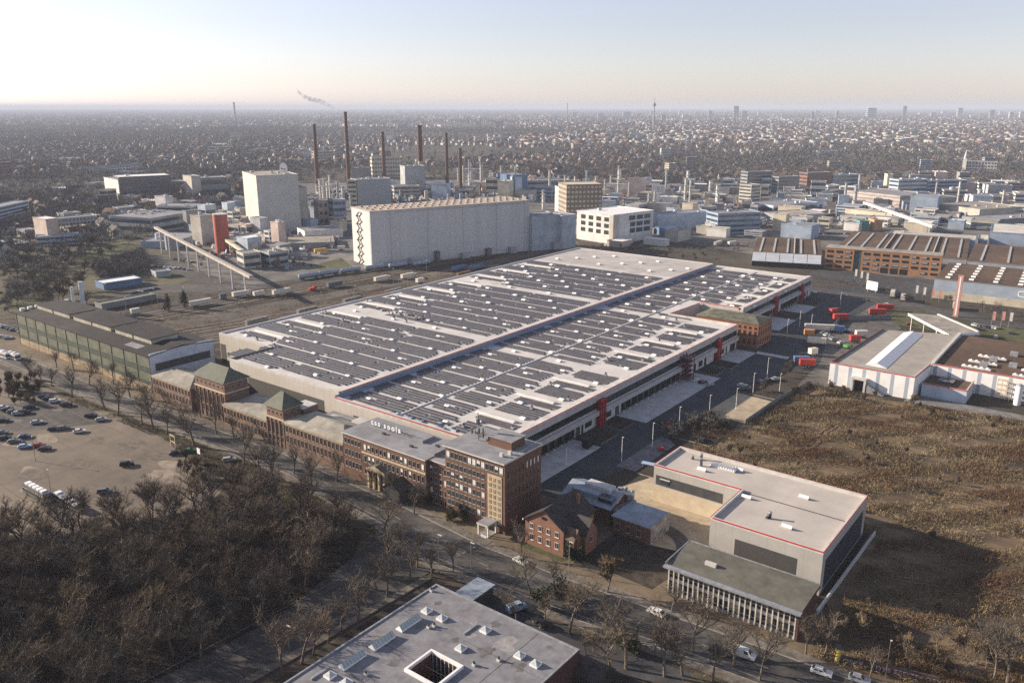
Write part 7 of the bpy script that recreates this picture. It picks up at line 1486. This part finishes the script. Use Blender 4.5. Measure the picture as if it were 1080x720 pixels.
# larger roofs scattered through the suburbs, well apart from each other
g_ = random.Random(202); k = 0
while k < 70:
    px_, py = g_.uniform(0, 1080), 124 + 62 * g_.random() ** 1.3
    x_, y_ = at(px_, py)
    if works_zone(np.array(x_), np.array(y_)) or not free(x_, y_, 30): continue
    L = g_.uniform(9, 34) * mpp(py) * .6 + 14; D = g_.uniform(12, 26); a = R(HEAD) + g_.uniform(-.5, .5)
    fl = g_.random() < .4; h = g_.uniform(10, 24) if fl else g_.uniform(6, 10)
    wl_ = g_.choice((c_white, c_white, c_tan, c_cream, c_grey, c_lblue))
    block('suburb_block' if fl else 'distant_hall', 'pale %s rising among the suburban trees and houses' % ('block of flats' if fl else 'long flat hall'), 'flats' if fl else 'hall', (x_, y_), (x_ + (L if not fl else L * .6) * math.cos(a), y_ + (L if not fl else L * .6) * math.sin(a)), D if not fl else 12, h, wl_, g_.choice((M['roofgrey'], M['white'], graveled)), rows=(3 if h < 14 else 6) if fl else 0, group='pale flats in the suburbs' if fl else 'pale halls in the suburbs'); k += 1
# skyline: single towers far away
def up_to(x, y, py):
    lo, hi = 1., 600.; f_ = -x * _sh + y * _ch
    for _ in range(40):
        h = (lo + hi) / 2; dep = f_ * _cp - (h - CAM_H) * _sp; yy = 360 - FPX * (f_ * _sp + (h - CAM_H) * _cp) / dep; lo, hi = (h, hi) if yy > py else (lo, h)
    return h
for px_, yb, yt, w, c, lb in ((776, 126, 112, 5, c_mid, 'dark twin high rise, left one, on the skyline'), (785, 126, 117, 5, c_tan, 'pale twin high rise, right one, on the skyline'), (919, 126, 114, 9, c_blue, 'broad blue slab tower on the skyline'), (953.5, 125, 112, 3.5, c_deep, 'slim dark blue tower on the skyline'), (857, 127, 118, 3, c_mid, 'slim pointed tower on the left of the broad slab'), (1012, 124, 114, 5, c_tan, 'tan tower on the right skyline'), (1046, 125, 116, 5, c_mid, 'dark low tower on the right skyline'), (1066, 127, 118, 4, c_white, 'white tower near the right edge of the skyline'), (1077, 126, 118, 4, c_white, 'white tower at the right edge of the skyline'), (749, 126, 117, 4, c_grey, 'grey tower between the television tower and twin high rise'), (661, 125, 118, 8, c_blue, 'wide blue block left of the television tower'), (634, 127, 120, 7, c_white, 'white block on the skyline left of centre'), (606, 126, 119, 4, c_grey, 'grey tower on the skyline above the scaffolded building'), (723, 127, 121, 6, c_white, 'white cube on the skyline right of the television tower'), (673, 126, 120, 4, c_tan, 'small tan tower near the television tower'), (505, 135, 128, 5, c_white, 'white block over the woods right of the chimneys'), (527, 136, 128, 8, c_grey, 'grey block over the woods right of the chimneys'), (883, 125, 117, 3, c_grey, 'grey tower left of the broad blue slab'), (984, 125, 119, 5, c_tan, 'low tan block right of the slim dark tower'), (224, 166, 155, 5, c_white, 'white tower above the trees left of the works'), (700, 128, 121, 5, c_grey, 'grey skyline block beside the white cube')):
    x, y = at(px_, yb); s_ = mpp(yb); h = up_to(x, y, yt); W = w * s_; block('high_rise', lb, 'high-rise', (x - W / 2 * _ch, y - W / 2 * _sh), (x + W / 2 * _ch, y + W / 2 * _sh), W * .6, h, c, rows=6)
g_ = random.Random(101)
for k in range(26):
    px_ = g_.uniform(560, 1080) if k < 20 else g_.uniform(380, 560); yb = g_.uniform(121.5, 127); yt = yb - g_.uniform(2.5, 5.5); x, y = at(px_, yb); W = g_.uniform(2, 6) * mpp(yb); block('city_block', 'hazy city block standing in the skyline of the distant town', 'high-rise', (x - W / 2 * _ch, y - W / 2 * _sh), (x + W / 2 * _ch, y + W / 2 * _sh), W * .6, up_to(x, y, yt), g_.choice((c_grey, c_white, c_tan, c_blue, c_lblue)), group='city blocks on the skyline')
x, y = at(689, 136); s_ = mpp(136); h = up_to(x, y, 103); t = thing('television_tower', 'tall slender television tower with a round head on the skyline', 'tower', (x, y, 0)); b = MB(); b.cyl(0, 0, 0, h * .82, 5.5, c_grey, 3.2, 12); b.build('shaft', t); b = MB(); b.cyl(0, 0, h * .72, h * .76, 4.5, c_grey, 11, 14); b.cyl(0, 0, h * .76, h * .83, 11, c_mid, 5.5, 14); b.build('head', t); b = MB(); b.cyl(0, 0, h * .82, h, 2.5, c_grey, 1, 8); b.build('mast', t)
for px_, yb, yt, w, lb in ((248.5, 130, 108, 2.6, 'dark lone chimney on the far left plain'), (598, 131, 109, 1.0, 'thin mast on the skyline above the scaffolded building')):
    x, y = at(px_, yb); t = thing('far_chimney', lb, 'chimney', (x, y, 0)); h = up_to(x, y, yt); b = MB(); b.cyl(0, 0, 0, h, w * mpp(yb) / 2, c_mid, w * mpp(yb) / 3, 10); b.build('shaft', t); b = MB(); b.cyl(0, 0, h * .96, h, w * mpp(yb) / 2.2, c_dk, n=10); b.build('rim', t)
for i, q in enumerate(([(0, 135.5), (60, 134.5), (85, 134), (80, 136.2), (20, 137.5), (0, 138)], [(22, 146.5), (110, 146), (108, 147.8), (22, 148)], [(1060, 132), (1080, 131.6), (1080, 134), (1060, 133.8)], [(200, 146), (218, 145.6), (218, 147), (200, 147.2)])): sheet('far_field', [at(*p) for p in reversed(q)], .02, mat('far_field', (.25, .24, .13), .95, .2, .01))
for i, q in enumerate(([(158, 127.5), (172, 126), (198, 126.2), (200, 128.2), (180, 129.8), (160, 129)], [(240, 132), (290, 131.6), (292, 133.6), (244, 134)])): sheet('far_lake', [at(*p) for p in reversed(q)], .03, mat('water', (.35, .38, .40), .06, .05, .01, 0, .9))
hl = MB(); cx_, cy_ = at(39, 114.6); R0 = 900
for k in range(16):
    a0, a1 = 2 * math.pi * k / 16, 2 * math.pi * (k + 1) / 16; ring = [(1, 0), (.6, 45), (.25, 75)]
    for (ra, za), (rb_, zb) in zip(ring, ring[1:]): hl.poly([(cx_ + R0 * ra * math.cos(a0), cy_ + R0 * ra * math.sin(a0), za), (cx_ + R0 * ra * math.cos(a1), cy_ + R0 * ra * math.sin(a1), za), (cx_ + R0 * rb_ * math.cos(a1), cy_ + R0 * rb_ * math.sin(a1), zb), (cx_ + R0 * rb_ * math.cos(a0), cy_ + R0 * rb_ * math.sin(a0), zb)], M['earth'])
    hl.poly([(cx_ + R0 * .25 * math.cos(a0), cy_ + R0 * .25 * math.sin(a0), 75), (cx_ + R0 * .25 * math.cos(a1), cy_ + R0 * .25 * math.sin(a1), 75), (cx_, cy_, 84)], M['earth'])
structure('hill', hl)
# the far woods and garden trees as one mass of small twig clumps
def far_woods(name, n, f0, f1, pw, hh, seed, thr, nq, size):
    g = np.random.default_rng(seed); f, r_ = wedge(g, n, f0, f1, pw); X, Y = to_xy(f, r_); d = .5 * fbm(X, Y, 420) + .5 * fbm(X, Y, 1500) + .12 * (r_ / f < -.25) + .06 * ((r_ / f > .3) & (f < 2600)); k = (~works_zone(X, Y)) & (d + g.normal(size=n) * .09 > thr)
    occ = np.array(OCC)
    X, Y, f = X[k], Y[k], f[k]; keep = np.ones(len(X), bool)
    for a, b, c in occ[occ[:, 2] > 6]: keep &= (X - a) ** 2 + (Y - b) ** 2 > (c * .9) ** 2
    X, Y, f = X[keep], Y[keep], f[keep]; n = len(X); sc_ = size * (1 + f / 9000); H = g.uniform(.6, 1.15, n) * hh * (1 + f / 16000)
    c = g.normal(size=(n, nq, 3)); c /= np.linalg.norm(c, axis=2)[..., None]; c *= g.uniform(.35, 1, (n, nq, 1)); wd = (H * .36)[:, None]
    P = np.stack([X[:, None] + c[..., 0] * wd * 1.1, Y[:, None] + c[..., 1] * wd * 1.1, H[:, None] * .56 + c[..., 2] * H[:, None] * .42], 2).reshape(-1, 3)
    D = g.normal(size=(len(P), 3)); D[:, 2] = np.abs(D[:, 2]) + .3; D /= np.linalg.norm(D, axis=1)[:, None]; S_ = np.repeat(sc_, nq) * g.uniform(.6, 1.4, len(P)); V, F = strips(P, D, S_ * 1.8, S_ * .55, g)
    tone = vnoise(X, Y, 160) + g.normal(size=n) * .16; mi = np.where(g.random(n) < .05, 3, np.digitize(tone, [.38, .62])); mi = np.repeat(mi, nq)
    return tag(link(name, np_mesh(name, V, F, [FW[0], FW[1], FW[2], FW[3]], mi)), kind='stuff')
FW = [mat('far_twig_brown', (.136, .128, .122), .95, .25, .05), mat('far_twig_grey', (.124, .124, .128), .95, .25, .05), mat('far_twig_rust', (.136, .12, .108), .95, .25, .05), mat('far_evergreen', (.035, .045, .024), .95, .25, .05)]
far_woods('suburb_trees', 17000, 480, 1700, .5, 11.5, 41, .40, 36, 1.0)
far_woods('distant_woods', 42000, 1600, 5200, .75, 12, 42, .42, 14, 1.9)
def clump_region(name, polys, n, hh, nq, sz, seed, tw):
    g = np.random.default_rng(seed); A = []
    for poly in polys:
        k = 0; pr = random.Random(seed)
        while k < n:
            q = (pr.uniform(min(p[0] for p in poly), max(p[0] for p in poly)), pr.uniform(min(p[1] for p in poly), max(p[1] for p in poly)))
            if inside(q, poly):
                k += 1; x_, y_ = at(*q)
                if fbm(x_, y_, 45) > .47 and all((x_ - a) ** 2 + (y_ - b) ** 2 > (c * .85) ** 2 for a, b, c in OCC): A.append((x_, y_))
    A = np.array(A); n = len(A); H = g.uniform(.35, 1.1, n) * hh; c = g.normal(size=(n, nq, 3)); c /= np.linalg.norm(c, axis=2)[..., None]; c *= g.uniform(.3, 1, (n, nq, 1)); wd = (H * .42)[:, None]
    P = np.stack([A[:, 0][:, None] + c[..., 0] * wd, A[:, 1][:, None] + c[..., 1] * wd, H[:, None] * .55 + c[..., 2] * H[:, None] * .45], 2).reshape(-1, 3); D = g.normal(size=(len(P), 3)); D[:, 2] = np.abs(D[:, 2]) + .4; D /= np.linalg.norm(D, axis=1)[:, None]
    V, F = strips(P, D, g.uniform(.7, 1.9, len(P)) * sz, g.uniform(.12, .3, len(P)) * sz, g); mi = np.repeat(np.where(g.random(n) < .12, 3, g.integers(0, 3, n)), nq)
    return tag(link(name, np_mesh(name, V, F, tw, mi)), kind='stuff')
clump_region('park_growth', [[(0, 262), (70, 255), (95, 268), (60, 300), (30, 325), (0, 335)], [(40, 222), (100, 208), (146, 214), (138, 240), (90, 258), (50, 256)], [(95, 285), (150, 268), (160, 285), (110, 300)], [(0, 205), (60, 205), (60, 262), (0, 262)]], 330, 9, 90, 1.0, 61, FW)
clump_region('waste_ground_scrub', [[(612, 266), (760, 268), (800, 262), (800, 256), (640, 260)], [(860, 292), (1000, 318), (1080, 326), (1080, 336), (960, 320), (860, 300)], [(690, 450), (760, 440), (770, 450), (700, 470)]], 130, 4.5, 50, .7, 62, FW)
clump_region('works_trees', [[(560, 236), (1080, 236), (1080, 200), (640, 196)], [(205, 262), (330, 270), (330, 285), (215, 290)]], 120, 7, 60, 1.1, 63, FW)
def yard_clutter():
    g = random.Random(91); b = MB(); cs = [M['white'], M['offwhite'], c_grey, c_mid, c_blue, c_dk, c_deep, mat('rust_clutter', (.22, .09, .05), .9), c_tan]
    for poly, n, s0, s1 in (([(560, 240), (1080, 240), (1080, 205), (640, 200)], 900, 1.5, 6), ([(200, 235), (330, 207), (360, 258), (300, 284), (205, 270)], 300, 1.2, 5), ([(330, 207), (560, 200), (560, 214), (420, 218)], 420, 1.5, 7)):
        k = 0
        while k < n:
            q = (g.uniform(min(p[0] for p in poly), max(p[0] for p in poly)), g.uniform(min(p[1] for p in poly), max(p[1] for p in poly)))
            if not inside(q, poly): continue
            k += 1; x_, y_ = at(*q)
            if any((x_ - a) ** 2 + (y_ - c) ** 2 < (r * .75) ** 2 for a, c, r in OCC): continue
            w, d, h = g.uniform(s0, s1), g.uniform(s0, s1) * .6, g.uniform(1.2, 4.5) * (2.2 if n == 420 else 1)
            if g.random() < .12: b.cyl(x_, y_, 0, h * 1.8, w * .35, g.choice(cs), n=9)
            elif g.random() < .08: b.tube((x_, y_, 3.5), (x_ + g.uniform(-26, 26), y_ + g.uniform(-26, 26), 3.8), .5, g.choice(cs), n=5)
            else: b.box(x_, x_ + w, y_, y_ + d, 0, h, g.choice(cs))
    return tag(b.build('yard_clutter'), kind='stuff')
yard_clutter()
far_woods('horizon_woods', 24000, 5000, 26000, 1.0, 13, 43, .42, 10, 5.0)
# steam plume over the far left works
pm = bpy.data.materials.new('steam'); pm.use_nodes = True; _n = pm.node_tree.nodes; _n.remove(_n['Principled BSDF']); _v = _n.new('ShaderNodeVolumePrincipled'); _v.inputs['Color'].default_value = (.9, .9, .92, 1)
_t = _n.new('ShaderNodeTexNoise'); _t.inputs['Scale'].default_value = .035; _t.inputs['Detail'].default_value = 4; _g = _n.new('ShaderNodeNewGeometry'); pm.node_tree.links.new(_g.outputs['Position'], _t.inputs['Vector']); _m = _n.new('ShaderNodeMapRange'); _m.inputs[1].default_value = .36; _m.inputs[2].default_value = .7; _m.inputs[3].default_value = 0; _m.inputs[4].default_value = .09
pm.node_tree.links.new(_t.outputs[0], _m.inputs[0]); pm.node_tree.links.new(_m.outputs[0], _v.inputs['Density']); pm.node_tree.links.new(_v.outputs[0], _n['Material Output'].inputs['Volume'])
# (plume geometry) a bent tapering tube of steam, drifting above the air layer
pl = MB(); x0, y0 = at(357, 121.5); s_ = mpp(121.5); n = 12; path = []
for k, (px_, py, w) in enumerate(((356, 117, 2.5), (350, 112.5, 4), (342, 109, 5.5), (334, 106.5, 6), (326, 105, 5.5), (319, 101, 5), (314, 96, 4), (316, 90, 3.5), (322, 89, 2))):
    u_ = (px_ - 357) * s_; path.append((x0 + u_ * _ch, y0 + u_ * _sh, (121.5 - py) * s_, w * s_ * .5))
for (a, b) in zip(path, path[1:]):
    for j in range(n):
        t0, t1 = 2 * math.pi * j / n, 2 * math.pi * (j + 1) / n
        q = lambda p, t: (p[0] + p[3] * .5 * math.cos(t) * _sh * -1, p[1] + p[3] * .5 * math.cos(t) * _ch, p[2] + p[3] * math.sin(t))
        pl.poly([q(a, t0), q(b, t0), q(b, t1), q(a, t1)], pm)
pl.poly([(p := path[0])and(p[0], p[1] + p[3] * .5 * math.cos(2 * math.pi * j / n), p[2] + p[3] * math.sin(2 * math.pi * j / n)) for j in range(n)], pm)
tag(pl.build('steam_plume'), kind='stuff')
# ------------------------------------------------------------------ the hazy air
hm = bpy.data.materials.new('haze_air'); hm.use_nodes = True
_n = hm.node_tree.nodes; _n.remove(_n['Principled BSDF']); _pv = _n.new('ShaderNodeVolumePrincipled')
_pv.inputs['Color'].default_value = (.585, .65, .77, 1); _pv.inputs['Density'].default_value = 0.84e-4; _pv.inputs['Anisotropy'].default_value = 0.0
hm.node_tree.links.new(_pv.outputs[0], _n['Material Output'].inputs['Volume'])
hz = MB(); hz.box(-63000, 63000, -63000, 63000, -1.2, 172, hm); tag(hz.build('haze'), kind='stuff')
